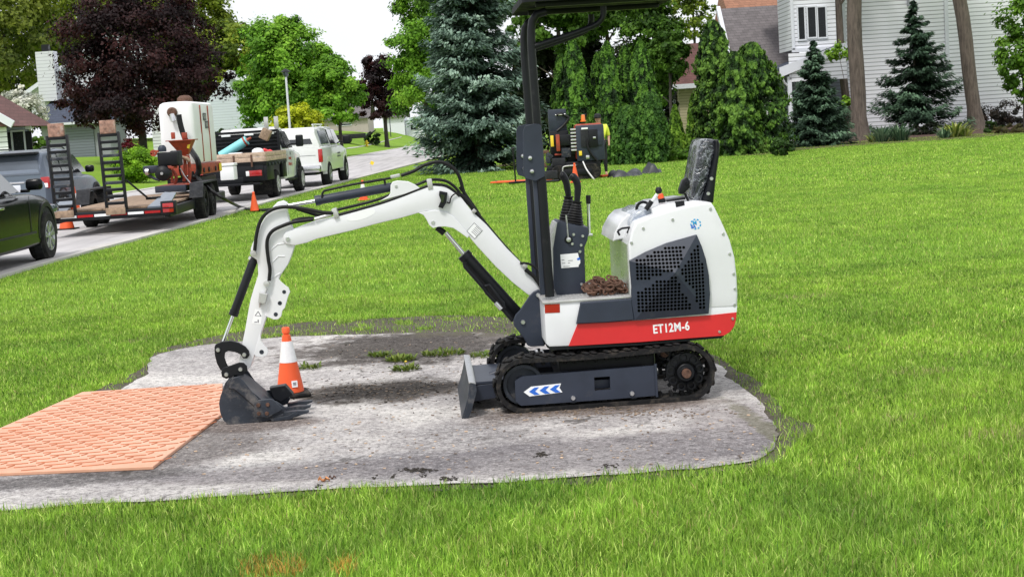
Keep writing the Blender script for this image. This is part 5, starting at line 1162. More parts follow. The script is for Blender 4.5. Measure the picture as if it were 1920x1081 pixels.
ced = [(1062,55,104,62,'narrow dark cedar at the left end of the row'),(1086,53.5,74,84,'tall pointed cedar left of centre in the row'),(1132,54.5,100,64,'shorter cedar tucked behind the row'),(1150,53.5,80,76,'broad cedar behind the drill control panel'),(1183,54,88,60,'blunt cedar in the middle of the row'),(1212,53.5,78,80,'tall pointed cedar at the right end of the row')]
for i, (px, Y, top, w_, lab) in enumerate(ced): arborvitae(px, Y, top, w_*.96, 110+i, lab, n=15000, cols=[(.006,.019,.004),(.020,.06,.009),(.05,.13,.016),(.11,.24,.028)], shape=.55, lump=.20, size=.14)
arborvitae(1185, 51.5, 200, 90, 120, 'low bulging cedar in front of the row', n=9000, cols=[(.02,.06,.01),(.04,.11,.015),(.08,.18,.025)], shape=.3, lump=.25)
arborvitae(1225, 51, 175, 62, 121, 'low rounded cedar at the right foot of the row', n=7000, cols=[(.02,.06,.01),(.04,.11,.015),(.08,.18,.025)], shape=.3, lump=.25)
arborvitae(1270, 56, 198, 36, 122, 'small slim cedar in the gap before the far house', n=6000, cols=GREEN, shape=.6)
arborvitae(1304, 57, 178, 36, 123, 'small slim cedar leaning beside the large cedar', n=6000, cols=GREEN, shape=.6)
def bigc(W, H_, zc): return [(0,0,zc,W*.40,W*.40,H_*.42),(-W*.2,0,zc-H_*.2,W*.3,W*.3,H_*.28),(W*.22,0,zc-H_*.22,W*.3,W*.3,H_*.26),(-W*.15,0,zc+H_*.28,W*.22,W*.22,H_*.2)]
for i, (px, Y, top, w_, lab) in enumerate([(1348,56,40,88,'tall ragged cedar left half of the pair by the grey-roofed house'),(1418,55,82,118,'broad ragged cedar right half of the pair by the grey-roofed house'),(1385,54,100,84,'rounded cedar in front of the ragged pair')]):
    arborvitae(px, Y, top, w_, 130+i, lab, n=19000, cols=[(.006,.018,.004),(.022,.06,.010),(.055,.13,.018),(.13,.25,.035)], lump=.42, shape=.42, size=.13, group='large ragged cedars by the grey-roofed house')
bush('low_hedge', 1280, 52, 90, 26, GREEN, 140, 'low green hedge plants at the foot of the small cedars', n=4500, size=.10)
bush('low_shrub', 1468, 50, 50, 34, DARKG, 141, 'dark low shrub at the foot of the broad cedar', n=3500, size=.10)
SP2 = [(.008,.018,.010),(.024,.05,.030),(.06,.115,.07),(.14,.24,.15)]
conifer('young_spruce', 1535, 50, 74, 150, 142, 'dense dark young spruce left of the twin trunks', SP2, nb=165, skirt=.05, drop=.24, sc_leaf=.17, dens=26, tr=.07, base=onground(1533, 274))
conifer('young_spruce', 1716, 50, -2, 196, 143, 'open tiered young spruce in front of the white siding', SP2, nb=105, skirt=.13, drop=.24, sc_leaf=.2, dens=36, tr=.09, tier=0, asym=.10, base=onground(1720, 252))
# big trunks on the right whose crowns are above the picture
def bigtree(px0, px1, y0, Y, r0, label, seed, crownpx=0, name='shade_tree', rt=None):
    b0 = onground(px0, y0); Yb = b0.y; t1 = atY(px1, 0, Yb); e = empty(name, b0, 0, label, 'tree', 'tall shade trees in the right flower bed'); H_ = 11.5
    lx = (t1.x-b0.x)/(t1.z-b0.z); trunk(e, H_*.8, r0, (rt or r0*.72), M['bark'], lean=(lx, 0), limbs=7, seed=seed, spread=2.6, lz=.72, flare=1.5, seg=20)
    crown('crown', [(lx*H_, 0, H_*.95, 2.6, 2.4, 2.2), (lx*H_-1.4, 0, H_*.86, 1.8, 1.8, 1.4), (lx*H_+1.4, .4, H_*.9, 1.8, 1.8, 1.5)], 9000, .2, GREEN, seed, e, nclump=80, cs=.24, hollow=.3); return e
bigtree(1612, 1601, 262, 0, .33, 'broad grey trunk, middle of the clump by the white siding', 150, rt=.29)
bigtree(1592, 1569, 256, 0, .2, 'darker trunk on the left of the clump by the white siding', 151)
bigtree(1619, 1624, 252, 0, .2, 'thin straight trunk on the right of the clump', 152)
bigtree(1832, 1800, 244, 0, .31, 'thick leaning grey trunk right of the open spruce', 153, rt=.30)
e = broadleaf('leafy_sapling', 1922, 60, -60, 115, 212, GREEN, 154, 'bright leafy tree cut off by the right edge', n=9000, size=.16, tr=.07, nclump=90, cs=.22, hollow=.3)
e = empty('shoot_cluster', onground(1592, 262), 0, 'bright green leafy shoots sprouting beside the clumped trunks', 'shoots')
for px, py, rr_ in ((1572, 98, .55), (1586, 190, .3)):
    p = atY(px, py, e.location.y-.3) - e.location; crown('leaves', [(p.x, p.y, p.z, rr_, rr_*.6, rr_*.75)], 700, .14, [(.12,.26,.02),(.2,.38,.03),(.3,.5,.05)], int(px), e, nclump=22, cs=.35, hollow=.2)
    b = MB(); b.tube([(0, 0, .5), (p.x*.5+.1, p.y*.5, p.z*.6), (p.x, p.y, p.z)], [.02, .015, .008], 6); b.build('stem', M['bark'], e)
# flower bed
t = NT('bark_mulch'); v2 = t.noise(14, 6, rough=.8); t.col(t.ramp(v2, [(.35, (.03, .018, .013)), (.55, (.10, .055, .04)), (.72, (.19, .12, .09))])); t.rough(.95); t.bump(v2, 1, .04); M['mulch'] = t.m
BEDPX = [(1120,303),(1180,300),(1260,299),(1350,293),(1430,291),(1500,282),(1560,277),(1640,271),(1740,265),(1830,259),(1900,252),(2010,246)]
fr_ = [onground(x, y) for x, y in BEDPX]; fr_ = [(p.x, p.y) for p in fr_]; poly = fr_ + [(fr_[-1][0]+6, 74.2), (18, 74.2), (fr_[0][0]-1, 66)]
o = sheet('flower_bed_soil', poly, .02, M['mulch'], hfun=False); o['kind'] = 'structure'
fr_ = [onground(x, y) for x, y in [(1120,303),(1020,306),(930,314),(850,320),(815,321)]]; poly = [(p.x, p.y-.3) for p in fr_] + [(fr_[-1].x-.5, 57), (fr_[0].x, 66)]
o = sheet('spruce_bed_soil', poly, .02, M['mulch']); o['kind'] = 'structure'
IRIS = [(.05,.11,.06),(.10,.19,.10),(.18,.28,.16)]; HOSTA = [(.12,.2,.03),(.35,.42,.08),(.45,.48,.18)]
for i, (px, py, wm, hm, n, cols, lab) in enumerate([(1540,272,1.3,.75,120,IRIS,'spiky blue-green iris clump under the dense young spruce'),(1505,276,.7,.5,60,IRIS,'short iris clump left of the dense young spruce'),(1655,267,.9,.75,90,IRIS,'iris clump right of the grey trunks'),(1688,265,1.1,.8,120,IRIS,'tall iris clump below the open spruce'),(1640,267,.6,.45,60,HOSTA,'yellow-edged plant beside the clumped trunks'),(1790,258,.9,.7,90,HOSTA,'yellow striped leafy plant left of the leaning trunk'),(1810,257,.6,.5,50,HOSTA,'small striped plant at the foot of the leaning trunk'),(1770,260,.6,.5,50,IRIS,'thin iris clump under the right side of the open spruce')]):
    blades_plant('iris_clump' if cols is IRIS else 'striped_plant', px, py, wm, hm, n, cols, 160+i, lab, wd=.06 if cols is IRIS else .08, group='leafy plants in the right flower bed')
bush('low_shrub', 1862, 62, 42, 22, DARKG, 170, 'low dark shrub right of the leaning trunk', n=2500, size=.10)
bush('low_shrub', 1735, 66, 60, 24, [(.008,.012,.006),(.016,.025,.01),(.03,.05,.015)], 171, 'blackish low shrub behind the open spruce trunk', n=2000, size=.10)
bush('juniper', 1905, 60, 80, 16, [(.05,.05,.02),(.10,.09,.03),(.16,.15,.06)], 172, 'brownish creeping juniper at the right edge', n=2500, size=.10)
bush('dark_hedge', 1880, 70, 110, 50, [(.010,.010,.008),(.02,.018,.012),(.05,.03,.025)], 173, 'dark bare hedge against the siding at right', n=4000, size=.10)
# ================================================================== houses
def siding(name, c, pitch=.14, lo=.62):
    t = NT(name); sx = t.n('ShaderNodeSeparateXYZ'); t.l(t.pos(), sx.inputs[0]); z = t.math('FRACT', t.math('DIVIDE', sx.outputs['Z'], pitch))
    ln = t.ramp(z, [(.0, lo*.7), (.14, lo), (.26, 1)]); t.col(t.mix(1, t.ramp(t.noise(.4, 4), [(.3, tuple(x*.94 for x in c)), (.7, c)]), ln, 'MULTIPLY')); t.rough(.5); t.bump(z, .6, .02); return t.m
def shingle(name, c, row=.14):
    t = NT(name); br = t.n('ShaderNodeTexBrick'); br.inputs['Scale'].default_value = 1; br.inputs['Brick Width'].default_value = .32; br.inputs['Row Height'].default_value = row; br.inputs['Mortar Size'].default_value = .012
    br.inputs['Color1'].default_value = (*[x*.8 for x in c], 1); br.inputs['Color2'].default_value = (*[min(1, x*1.3) for x in c], 1); br.inputs['Mortar'].default_value = (*[x*.35 for x in c], 1)
    sx = t.n('ShaderNodeSeparateXYZ'); t.l(t.pos(), sx.inputs[0]); cm = t.n('ShaderNodeCombineXYZ'); t.l(t.math('ADD', sx.outputs['X'], t.math('MULTIPLY', sx.outputs['Y'], .3)), cm.inputs[0]); t.l(sx.outputs['Z'], cm.inputs[1]); t.l(cm.outputs[0], br.inputs['Vector'])
    t.col(t.mix(.5, br.outputs['Color'], t.ramp(t.noise(3, 5), [(.3, tuple(x*.75 for x in c)), (.7, tuple(x*1.25 for x in c))]))); t.rough(.9); return t.m
M['sidew'] = siding('white_vinyl_siding', (.88, .89, .95), .19, .40); M['sidef'] = siding('far_white_siding', (.70, .71, .76), .2, .8); M['sideb'] = siding('pale_blue_siding', (.50, .56, .68), .16); M['sideg'] = siding('grey_siding', (.20, .22, .27), .16, .6)
M['shbrown'] = shingle('maroon_shingles', (.12, .055, .05)); M['shgrey'] = shingle('grey_brown_shingles', (.15, .135, .14)); M['shdark'] = shingle('slate_blue_shingles', (.045, .055, .085)); M['cedarshake'] = shingle('orange_cedar_shingles', (.27, .13, .08))
M['trim'] = mat('white_trim', (.68, .70, .76), .5, var=.03); M['greytrim'] = mat('grey_trim', (.3, .31, .35), .5, var=.05)  # second one is plain grey for foundation, downpipe and garage wall
def house_part(e, name, verts, faces, m, par=None):
    b = MB(); b.add([Vector(v)-e.location for v in verts], faces); return b.build(name, m, par or e, smooth=False)
def hbox(e, name, x0, x1, y0, y1, z0, z1, m, par=None):
    b = MB(); b.box(Vector(((x0+x1)/2, (y0+y1)/2, (z0+z1)/2))-e.location, (x1-x0, y1-y0, z1-z0), 0); return b.build(name, m, par or e, smooth=False)
def skew_box(e, name, x0, x1, y0, y1, z0, z1, m, sh):
    b = MB(); L = e.location; q = [(x0, z0), (x1, z0), (x1, z1), (x0, z1)]; b.prism([Vector((x, y0, z))-L for x, z in q], [Vector((x+sh, y1, z))-L for x, z in q]); return b.build(name, m, e, smooth=False)
def gable_roof(e, x0, x1, y0, y1, ze, zr, m, axis='x', over=.35, th=.16, name='roof', par=None):
    b = MB(); L = e.location
    if axis == 'x':
        ym = (y0+y1)/2; prof = [(y0-over, ze-over*.4), (ym, zr), (y1+over, ze-over*.4), (y1+over, ze-over*.4+th), (ym, zr+th), (y0-over, ze-over*.4+th)]
        b.prism([Vector((x0-over, p[0], p[1]))-L for p in prof], [Vector((x1+over, p[0], p[1]))-L for p in prof])
    else:
        xm = (x0+x1)/2; prof = [(x0-over, ze-over*.4), (xm, zr), (x1+over, ze-over*.4), (x1+over, ze-over*.4+th), (xm, zr+th), (x0-over, ze-over*.4+th)]
        b.prism([Vector((p[0], y0-over, p[1]))-L for p in prof], [Vector((p[0], y1+over, p[1]))-L for p in prof])
    return b.build(name, m, par or e, smooth=False)
def gable_wall(e, x0, x1, y0, y1, z0, ze, zr, m, axis='x', name='wall'):
    b = MB(); L = e.location
    if axis == 'x':
        prof = [(y0, z0), (y1, z0), (y1, ze), ((y0+y1)/2, zr), (y0, ze)]; b.prism([Vector((x0, *p))-L for p in prof], [Vector((x1, *p))-L for p in prof])
    else:
        prof = [(x0, z0), (x1, z0), (x1, ze), ((x0+x1)/2, zr), (x0, ze)]; b.prism([Vector((p[0], y0, p[1]))-L for p in prof], [Vector((p[0], y1, p[1]))-L for p in prof])
    return b.build(name, m, e, smooth=False)
def window(e, x0, x1, z0, z1, y, par=None, fr=.07):
    f = MB(); L = e.location
    for a in ((x0-fr, x1+fr, z1, z1+fr), (x0-fr, x1+fr, z0-fr, z0), (x0-fr, x0, z0, z1), (x1, x1+fr, z0, z1)): f.box(Vector(((a[0]+a[1])/2, y-.03, (a[2]+a[3])/2))-L, (a[1]-a[0], .08, a[3]-a[2]))
    fo = f.build('window', M['trim'], par or e, smooth=False); g_ = MB(); g_.box(Vector(((x0+x1)/2, y-.012, (z0+z1)/2))-L, (x1-x0, .02, z1-z0)); g_.build('pane', M['pane'], fo); return fo
# right house (main white siding wall, tower bay with three windows, grey roof, porch)
def PX(px, py, Y): return atY(px, py, Y)
YH = 74.0; b0 = Vector((PX(1600, 250, YH).x, YH, 0)); rh = empty('white_house', b0, 0, 'large white-sided house with brown-grey roof and porch at the upper right', 'house')
xl = PX(1583, 100, YH).x; xr = PX(2150, 100, YH).x
hbox(rh, 'wall', xl, xr, YH, YH+9, -.1, 8.8, M['sidew']); gable_roof(rh, xl, xr, YH, YH+9, 8.8, 12, M['shgrey'])
xs_ = PX(1775, 60, YH).x; hbox(rh, 'corner_trim', xs_-.09, xs_+.09, YH-.05, YH-.002, PX(1776,113,YH).z, 7.6, M['trim']); hbox(rh, 'foundation', xl, xr, YH-.04, YH-.003, -.1, .25, M['greytrim'])
hbox(rh, 'corner_trim', xl-.06, xl+.12, YH-.06, YH-.002, 0, 7.6, M['trim']); q = PX(1702, 0, YH).x; hbox(rh, 'downpipe', q-.05, q+.05, YH-.12, YH-.02, PX(1702,12,YH).z, 7.6, M['greytrim'])
YB = 72.4; xb0, xb1 = PX(1486, 60, YB).x, PX(1568, 60, YB).x; zb0 = PX(1500, 93, YB).z
hbox(rh, 'bay_wall', xb0, xb1, YB, YH+2, zb0, 8.6, M['sidew']); gable_roof(rh, xb0-.6, xb1, YB, YH+3, 7.9, 9.6, M['shgrey'], axis='y')
for a, c_ in ((1497,1508),(1515,1529),(1534,1548)):
    wx0, wx1 = PX(a, 45, YB).x, PX(c_, 45, YB).x; window(rh, wx0, wx1, PX(a+6, 74 if a < 1510 else 70, YB).z, PX(a+6, 14, YB).z, YB)
hbox(rh, 'bay_trim', xb0-.08, xb1, YB-.06, YB-.003, zb0-.12, zb0+.06, M['trim']); hbox(rh, 'bay_trim', xb0-.06, xb0+.08, YB-.06, YB-.003, zb0, 6.6, M['trim'])
# wing with big grey-brown roof slope
YW = 76; xw0, xw1 = PX(1376, 60, YW).x, PX(1500, 60, YW).x; zr0 = PX(1430, 16, YW+3).z; ze = PX(1470, 150, YW).z
hbox(rh, 'wing_wall', xw0+.5, xl+.5, YW, YW+7, -.1, ze-.05, M['sidew'])
b = MB(); L = rh.location; z_t = PX(1380, 15, YW+4.2).z
b.prism([Vector((xw0, YW-.5, ze-.1))-L, Vector((xw0, YW+4.2, z_t))-L, Vector((xw0, YW+8.5, ze))-L], [Vector((xb0+1.2, YW-.5, ze-.1))-L, Vector((xb0+1.2, YW+4.2, z_t))-L, Vector((xb0+1.2, YW+8.5, ze))-L]); b.build('wing_roof', M['shgrey'], rh, smooth=False)
b = MB(); b.beam(Vector((xw0-.12, YW-.55, ze-.12))-L, Vector((xw0-.12, YW+4.2, z_t+.02))-L, .2, .3); b.build('barge_board', M['trim'], rh, smooth=False)
YC = 86; x0, x1 = PX(1366, 5, YC).x, PX(1466, 5, YC).x; za = PX(1366, 30, YC).z; zb = PX(1366, 0, YC).z
hbox(rh, 'rear_wall', x0+.3, x1, YC+1, YC+5, 0, za, M['sidew'])
b = MB(); b.prism([Vector((x0, YC, za-.1))-L, Vector((x0, YC+3, zb+.8))-L, Vector((x0, YC+6, za))-L], [Vector((x1+1, YC, za-.1))-L, Vector((x1+1, YC+3, zb+.8))-L, Vector((x1+1, YC+6, za))-L]); b.build('cedar_roof', M['cedarshake'], rh, smooth=False)
# porch
YP = 70.5; pc = PX(1483, 240, YP); xp0 = pc.x-.35; xp1 = PX(1585, 100, YP).x; zl = PX(1470, 128, YP).z; zh = PX(1560, 82, YP).z
b = MB(); b.prism([Vector((xp0-.1, YP-.3, zl-.14))-L, Vector((xp1, YP-.3, zh-.14))-L, Vector((xp1, YP-.3, zh))-L, Vector((xp0-.1, YP-.3, zl))-L], [Vector((xp0-.1, YH+1.5, zl-.14))-L, Vector((xp1, YH+1.5, zh-.14))-L, Vector((xp1, YH+1.5, zh))-L, Vector((xp0-.1, YH+1.5, zl))-L]); b.build('porch_roof', M['shdark'], rh, smooth=False)
b = MB(); b.prism([Vector((xp0-.12, YP-.36, zl-.42))-L, Vector((xp1, YP-.36, zh-.36))-L, Vector((xp1, YP-.36, zh+.02))-L, Vector((xp0-.12, YP-.36, zl+.03))-L], [Vector((xp0-.12, YP-.3, zl-.42))-L, Vector((xp1, YP-.3, zh-.36))-L, Vector((xp1, YP-.3, zh+.02))-L, Vector((xp0-.12, YP-.3, zl+.03))-L]); b.build('fascia', M['trim'], rh, smooth=False)
hbox(rh, 'porch_gable', pc.x, xp1, YP-.2, YP-.1, zl-.65, zh-.34, M['sidew']); hbox(rh, 'porch_post', pc.x-.09, pc.x+.09, YP-.2, YP-.02, 0, zl-.4, M['trim'])
b = MB(); b.tube([Vector((xp0-.02, YP-.3, zl-.42))-L, Vector((xp0+.1, YP-.2, zl-.65))-L, Vector((pc.x-.1, YP-.12, zl-.8))-L], .05, 8); b.build('downpipe', M['trim'], rh)
hbox(rh, 'porch_wall', PX(1462, 200, YH).x, xl, YH, YH+2, 0, zl-.2, M['sideg'])
# far house between the cedars
Y2 = 88; p = PX(1268, 160, Y2); fh = empty('brown_roofed_house', Vector((p.x, Y2, G(p.x, Y2))), 0, 'partly hidden house with maroon roof seen between the cedars', 'house')
x0, x1 = PX(1262, 150, Y2).x, PX(1400, 150, Y2).x; ze = PX(1280, 160, Y2).z; zr = PX(1290, 82, Y2+3).z; xq = PX(1240, 150, Y2).x
M['cream'] = siding('cream_siding', (.50, .44, .30), .16)
hbox(fh, 'wall', x0+.3, x1, Y2, Y2+6, G(x0, Y2)-.3, ze, M['cream']); b = MB(); L = fh.location; b.prism([Vector((x0-.4, Y2-.5, ze-.05))-L, Vector((x0-.4, Y2+3, zr))-L, Vector((x0-.4, Y2+6.5, ze))-L], [Vector((x1, Y2-.5, ze-.05))-L, Vector((x1, Y2+3, zr))-L, Vector((x1, Y2+6.5, ze))-L]); b.build('roof', M['shbrown'], fh, smooth=False)
hbox(fh, 'fascia', x0-.4, x1, Y2-.62, Y2-.51, ze-.2, ze+.06, M['trim']); hbox(fh, 'side_wing', xq-.8, x0+.2, Y2+1, Y2+5, G(x0, Y2)-.3, PX(1245, 135, Y2).z, M['sideb'])
# left: brown-roofed house at the frame edge
Y3 = 60; p = PX(20, 250, Y3); lh = empty('maroon_roofed_house', Vector((p.x, Y3, G(p.x, Y3))), 0, 'pale sided house with maroon shingle roof cut off by the left edge', 'house')
xr_ = PX(62, 230, Y3+1).x; ze = PX(40, 235, Y3).z; zg = G(p.x, Y3)-.5
skew_box(lh, 'wall', xr_-14, xr_-.25, Y3+1.2, Y3+8, zg, ze, M['sideb'], -3.0)
xg = PX(11, 230, Y3-2).x; skew_box(lh, 'front_wing', xg-7, xg, Y3-2, Y3+2, zg, PX(11, 236, Y3-2).z, M['sidew'], -1.6)
b = MB(); L = lh.location; zr = PX(-60, 110, Y3).z
b.add([Vector(v)-L for v in [(xr_+.1, Y3+.4, ze), (xr_-7, Y3+4.5, zr+.6), (xr_-3.2, Y3+8.5, ze), (xr_-16, Y3+.4, ze), (xr_-16, Y3+4.5, zr+.6), (xr_-16, Y3+8.5, ze)]], [[0, 1, 4, 3], [0, 2, 1], [2, 5, 4, 1], [0, 3, 5, 2]]); b.build('roof', M['shbrown'], lh, smooth=False)
b = MB(); zq = PX(11, 232, Y3-2).z; b.prism([Vector((xg+.35, Y3-2.4, zq-.1))-L, Vector((xg-3.4, Y3-2.4, zq+2.4))-L, Vector((xg-7.2, Y3-2.4, zq-.1))-L], [Vector((xg+.35, Y3+3, zq-.1))-L, Vector((xg-3.4, Y3+3, zq+2.4))-L, Vector((xg-7.2, Y3+3, zq-.1))-L]); b.build('front_roof', M['shbrown'], lh, smooth=False)
hbox(lh, 'fascia', xg, xr_+.1, Y3+.3, Y3+.42, ze-.16, ze+.05, M['trim']); wx = PX(35, 260, Y3+1.2).x; window(lh, wx-.22, wx+.22, PX(35, 285, Y3+1.2).z, PX(35, 247, Y3+1.2).z, Y3+1.2)
b = MB(); b.beam(Vector((xg+.4, Y3-2.45, zq-.05))-L, Vector((xg-3.4, Y3-2.45, zq+2.45))-L, .1, .28); b.build('barge_board', M['trim'], lh, smooth=False)
for sx_ in (-.42, .42): hbox(lh, 'shutter', wx+sx_-.12, wx+sx_+.12, Y3+1.12, Y3+1.19, PX(35, 285, Y3+1.2).z, PX(35, 247, Y3+1.2).z, M['black'])
# house with chimney and grey garage door
Y4 = 92; p = PX(140, 250, Y4); gh = empty('chimney_house', Vector((p.x, Y4, G(p.x, Y4))), 0, 'white house with tall sided chimney, slate roof and grey garage door', 'house'); zg = G(p.x, Y4)-1.2
cx0, cx1 = PX(79, 150, Y4).x, PX(112, 150, Y4).x; zt_ = PX(92, 98, Y4).z
wx0 = PX(58, 190, Y4).x; wx1 = PX(330, 190, Y4).x; zs = PX(70, 192, Y4).z
gable_wall(gh, wx0, PX(180, 150, Y4).x, Y4, Y4+8, zs-1, PX(60, 172, Y4).z, PX(60, 172, Y4).z+.5, M['sidef'])
b = MB(); L = gh.location; apex = (PX(116, 112, Y4).x+3.2, PX(130, 70, Y4).z); b.prism([Vector((wx0, Y4-.02, zs))-L, Vector((min(apex[0]*2-wx0, PX(240, 190, Y4).x), Y4-.02, zs))-L, Vector((min(apex[0]*2-wx0, PX(240, 190, Y4).x), Y4-.02, PX(58, 172, Y4).z))-L, Vector((apex[0], Y4-.02, apex[1]))-L, Vector((wx0, Y4-.02, PX(58, 172, Y4).z))-L], [Vector((wx0, Y4+7, zs))-L, Vector((min(apex[0]*2-wx0, PX(240, 190, Y4).x), Y4+7, zs))-L, Vector((min(apex[0]*2-wx0, PX(240, 190, Y4).x), Y4+7, PX(58, 172, Y4).z))-L, Vector((apex[0], Y4+7, apex[1]))-L, Vector((wx0, Y4+7, PX(58, 172, Y4).z))-L]); b.build('gable_wall', M['sidef'], gh, smooth=False)
b = MB(); b.beam(Vector((wx0-.4, Y4-.25, PX(52, 180, Y4).z))-L, Vector((apex[0], Y4-.25, apex[1]+.1))-L, .5, .22); b.build('barge_board', M['trim'], gh, smooth=False)
hbox(gh, 'chimney', cx0, cx1, Y4-.9, Y4-.03, zs, zt_, M['sidef']); hbox(gh, 'chimney_cap', (cx0+cx1)/2-.2, (cx0+cx1)/2+.2, Y4-.65, Y4-.25, zt_, zt_+.42, M['black'])
gx0, gx1 = PX(64, 240, Y4-4).x, PX(215, 240, Y4-4).x; zge = PX(120, 232, Y4-4).z
b = MB(); b.prism([Vector((gx0, Y4-4.5, zge))-L, Vector((gx0, Y4-.04, zs+.1))-L, Vector((gx0, Y4-.04, zge))-L], [Vector((gx1, Y4-4.5, zge))-L, Vector((gx1, Y4-.04, zs+.1))-L, Vector((gx1, Y4-.04, zge))-L]); b.build('garage_roof', M['shdark'], gh, smooth=False)
hbox(gh, 'garage_wall', gx0+.4, gx1-.3, Y4-4, Y4-.2, zg, zge, M['greytrim']); dx0, dx1 = PX(126, 270, Y4-4).x, PX(178, 270, Y4-4).x; hbox(gh, 'garage_door', dx0, dx1, Y4-4.1, Y4-4.003, zg, zge-.35, M['sideg'])
hbox(gh, 'gutter', gx0, gx1, Y4-4.62, Y4-4.51, zge-.08, zge+.05, M['trim'])
rx0, rx1 = PX(262, 200, Y4-1).x, PX(308, 200, Y4-1).x; hbox(gh, 'side_wall', rx0+.6, rx1+.1, Y4-1, Y4+5, zg, PX(290, 190, Y4-1).z, M['sidew'])
# pale blue-white gable house behind the round maple
Y5 = 124; p = PX(430, 200, Y5); hh_ = empty('pale_house', Vector((p.x, Y5, G(p.x, Y5))), 0, 'tall pale blue-white house wall left of the round green maple', 'house'); x0, x1 = PX(385, 200, Y5).x, PX(560, 200, Y5).x; zr = PX(428, 140, Y5).z
M['sidep'] = siding('pale_blue_white_siding', (.62, .66, .76), .22, .85)
b = MB(); L = hh_.location; xm = PX(426, 150, Y5).x; zg = G(p.x, Y5)-.5; b.prism([Vector((x0, Y5, zg))-L, Vector((x1, Y5, zg))-L, Vector((x1, Y5, zr-3.2))-L, Vector((xm, Y5, zr))-L, Vector((x0, Y5, zr-2.2))-L], [Vector((x0, Y5+9, zg))-L, Vector((x1, Y5+9, zg))-L, Vector((x1, Y5+9, zr-3.2))-L, Vector((xm, Y5+9, zr))-L, Vector((x0, Y5+9, zr-2.2))-L]); b.build('wall', M['sidep'], hh_, smooth=False)
b = MB(); b.prism([Vector((xm-.2, Y5-.4, zr+.05))-L, Vector((x1+.3, Y5-.4, zr-3.2))-L, Vector((x1+.3, Y5-.4, zr-2.9))-L, Vector((xm+.2, Y5-.4, zr+.35))-L], [Vector((xm-.2, Y5+9, zr+.05))-L, Vector((x1+.3, Y5+9, zr-3.2))-L, Vector((x1+.3, Y5+9, zr-2.9))-L, Vector((xm+.2, Y5+9, zr+.35))-L]); b.build('roof', M['trim'], hh_, smooth=False)
# far bungalow and far white garage
Y6 = 175; M['tan'] = mat('tan_render', (.46, .40, .38), .8, var=.06); p = PX(655, 235, Y6); bh = empty('tan_bungalow', Vector((p.x, Y6, G(p.x, Y6))), 0, 'low tan house far away under the green maples', 'house'); x0, x1 = PX(600, 235, Y6).x, PX(690, 235, Y6).x; zg = G(p.x, Y6)-.6; ze = PX(650, 222, Y6).z
hbox(bh, 'wall', x0, x1, Y6, Y6+8, zg, ze, M['tan']); gable_roof(bh, x0, x1, Y6, Y6+8, ze, ze+2.6, M['shgrey']); window(bh, (x0+x1)/2-.8, (x0+x1)/2+.8, zg+1.3, ze-.6, Y6)
p = PX(750, 230, Y6+15); wh = empty('white_garage', Vector((p.x, Y6+15, G(p.x, Y6+15))), 0, 'far white garage right of the small purple maple', 'house'); Yw = Y6+15; x0, x1 = PX(718, 230, Yw).x, PX(758, 230, Yw).x; zg = G(p.x, Yw)-.8; ze = PX(740, 222, Yw).z
M['farwhite'] = mat('far_white_wall', (.72, .73, .80), .6, var=.03)
hbox(wh, 'wall', x0, x1, Yw, Yw+7, zg, ze+.2, M['farwhite']); gable_roof(wh, x0, x1, Yw, Yw+7, ze+.2, ze+2.6, M['shgrey']); hbox(wh, 'annex', x1+.05, x1+2.2, Yw+1, Yw+6, zg, ze-.3, M['trim']); window(wh, x1+.7, x1+1.5, zg+1.2, ze-.9, Yw+1)
# ================================================================== vehicles, trailer, tank, drill and street furniture
def wheel(parent, x, y, r, w_, side=1, rim='alloy', spokes=5, hubm='alloy', rr=.62):
    e = MB(); e.lathe([(r*.62, -w_*.5), (r*.90, -w_*.5), (r*.985, -w_*.36), (r, -w_*.2), (r, w_*.2), (r*.985, w_*.36), (r*.90, w_*.5), (r*.62, w_*.5), (r*.60, 0)], (x, y, r), 'X', 36, closed=True)
    for k in range(26):
        a = 2*PI*k/26; e.box(Vector((x, y+math.cos(a)*r*.998, r+math.sin(a)*r*.998)), (w_*.7, .02, .02), 0, Matrix.Rotation(a, 3, 'X'))
    wo = e.build('wheel', M['tyre'], parent)
    q = MB(); o = side*w_*.5; q.lathe([(r*rr, o*.9), (r*rr*.96, o*1.02), (r*rr*.9, o*.75), (r*rr*.88, 0), (0, 0)], (x, y, r), 'X', 30)
    for k in range(spokes):
        a = 2*PI*k/spokes+.3
        for da in (-.14, .14): q.beam((x+o*.8, y+math.cos(a)*r*.1, r+math.sin(a)*r*.1), (x+o*.92, y+math.cos(a+da)*r*rr*.95, r+math.sin(a+da)*r*rr*.95), .035, .03, .004, up=(1, 0, 0))
    q.lathe([(0, o*1.0), (r*.12, o*1.0), (r*.17, o*.9), (r*.18, o*.6)], (x, y, r), 'X', 18); q.build('rim', M[rim], wo); return wo
def lower_body(b, st, n=5, crown_=.02):
    """st = list of (y, halfwidth, z0, z1, round)"""
    rings = []
    for y, hw, z0, z1, rd_ in st:
        R = []; rd_ = min(rd_, hw*.9, (z1-z0)*.48)
        for cx, cz, a0, r_ in ((hw-rd_*.5, z0+rd_*.5, -PI/2, rd_*.5), (hw-rd_, z1-rd_, 0, rd_), (-hw+rd_, z1-rd_, PI/2, rd_), (-hw+rd_*.5, z0+rd_*.5, PI, rd_*.5)):
            for i in range(n+1): a = a0+PI/2*i/n; R.append((cx+r_*math.cos(a), y, cz+r_*math.sin(a)))
        rings.append(R)
    b.loft(rings); return b
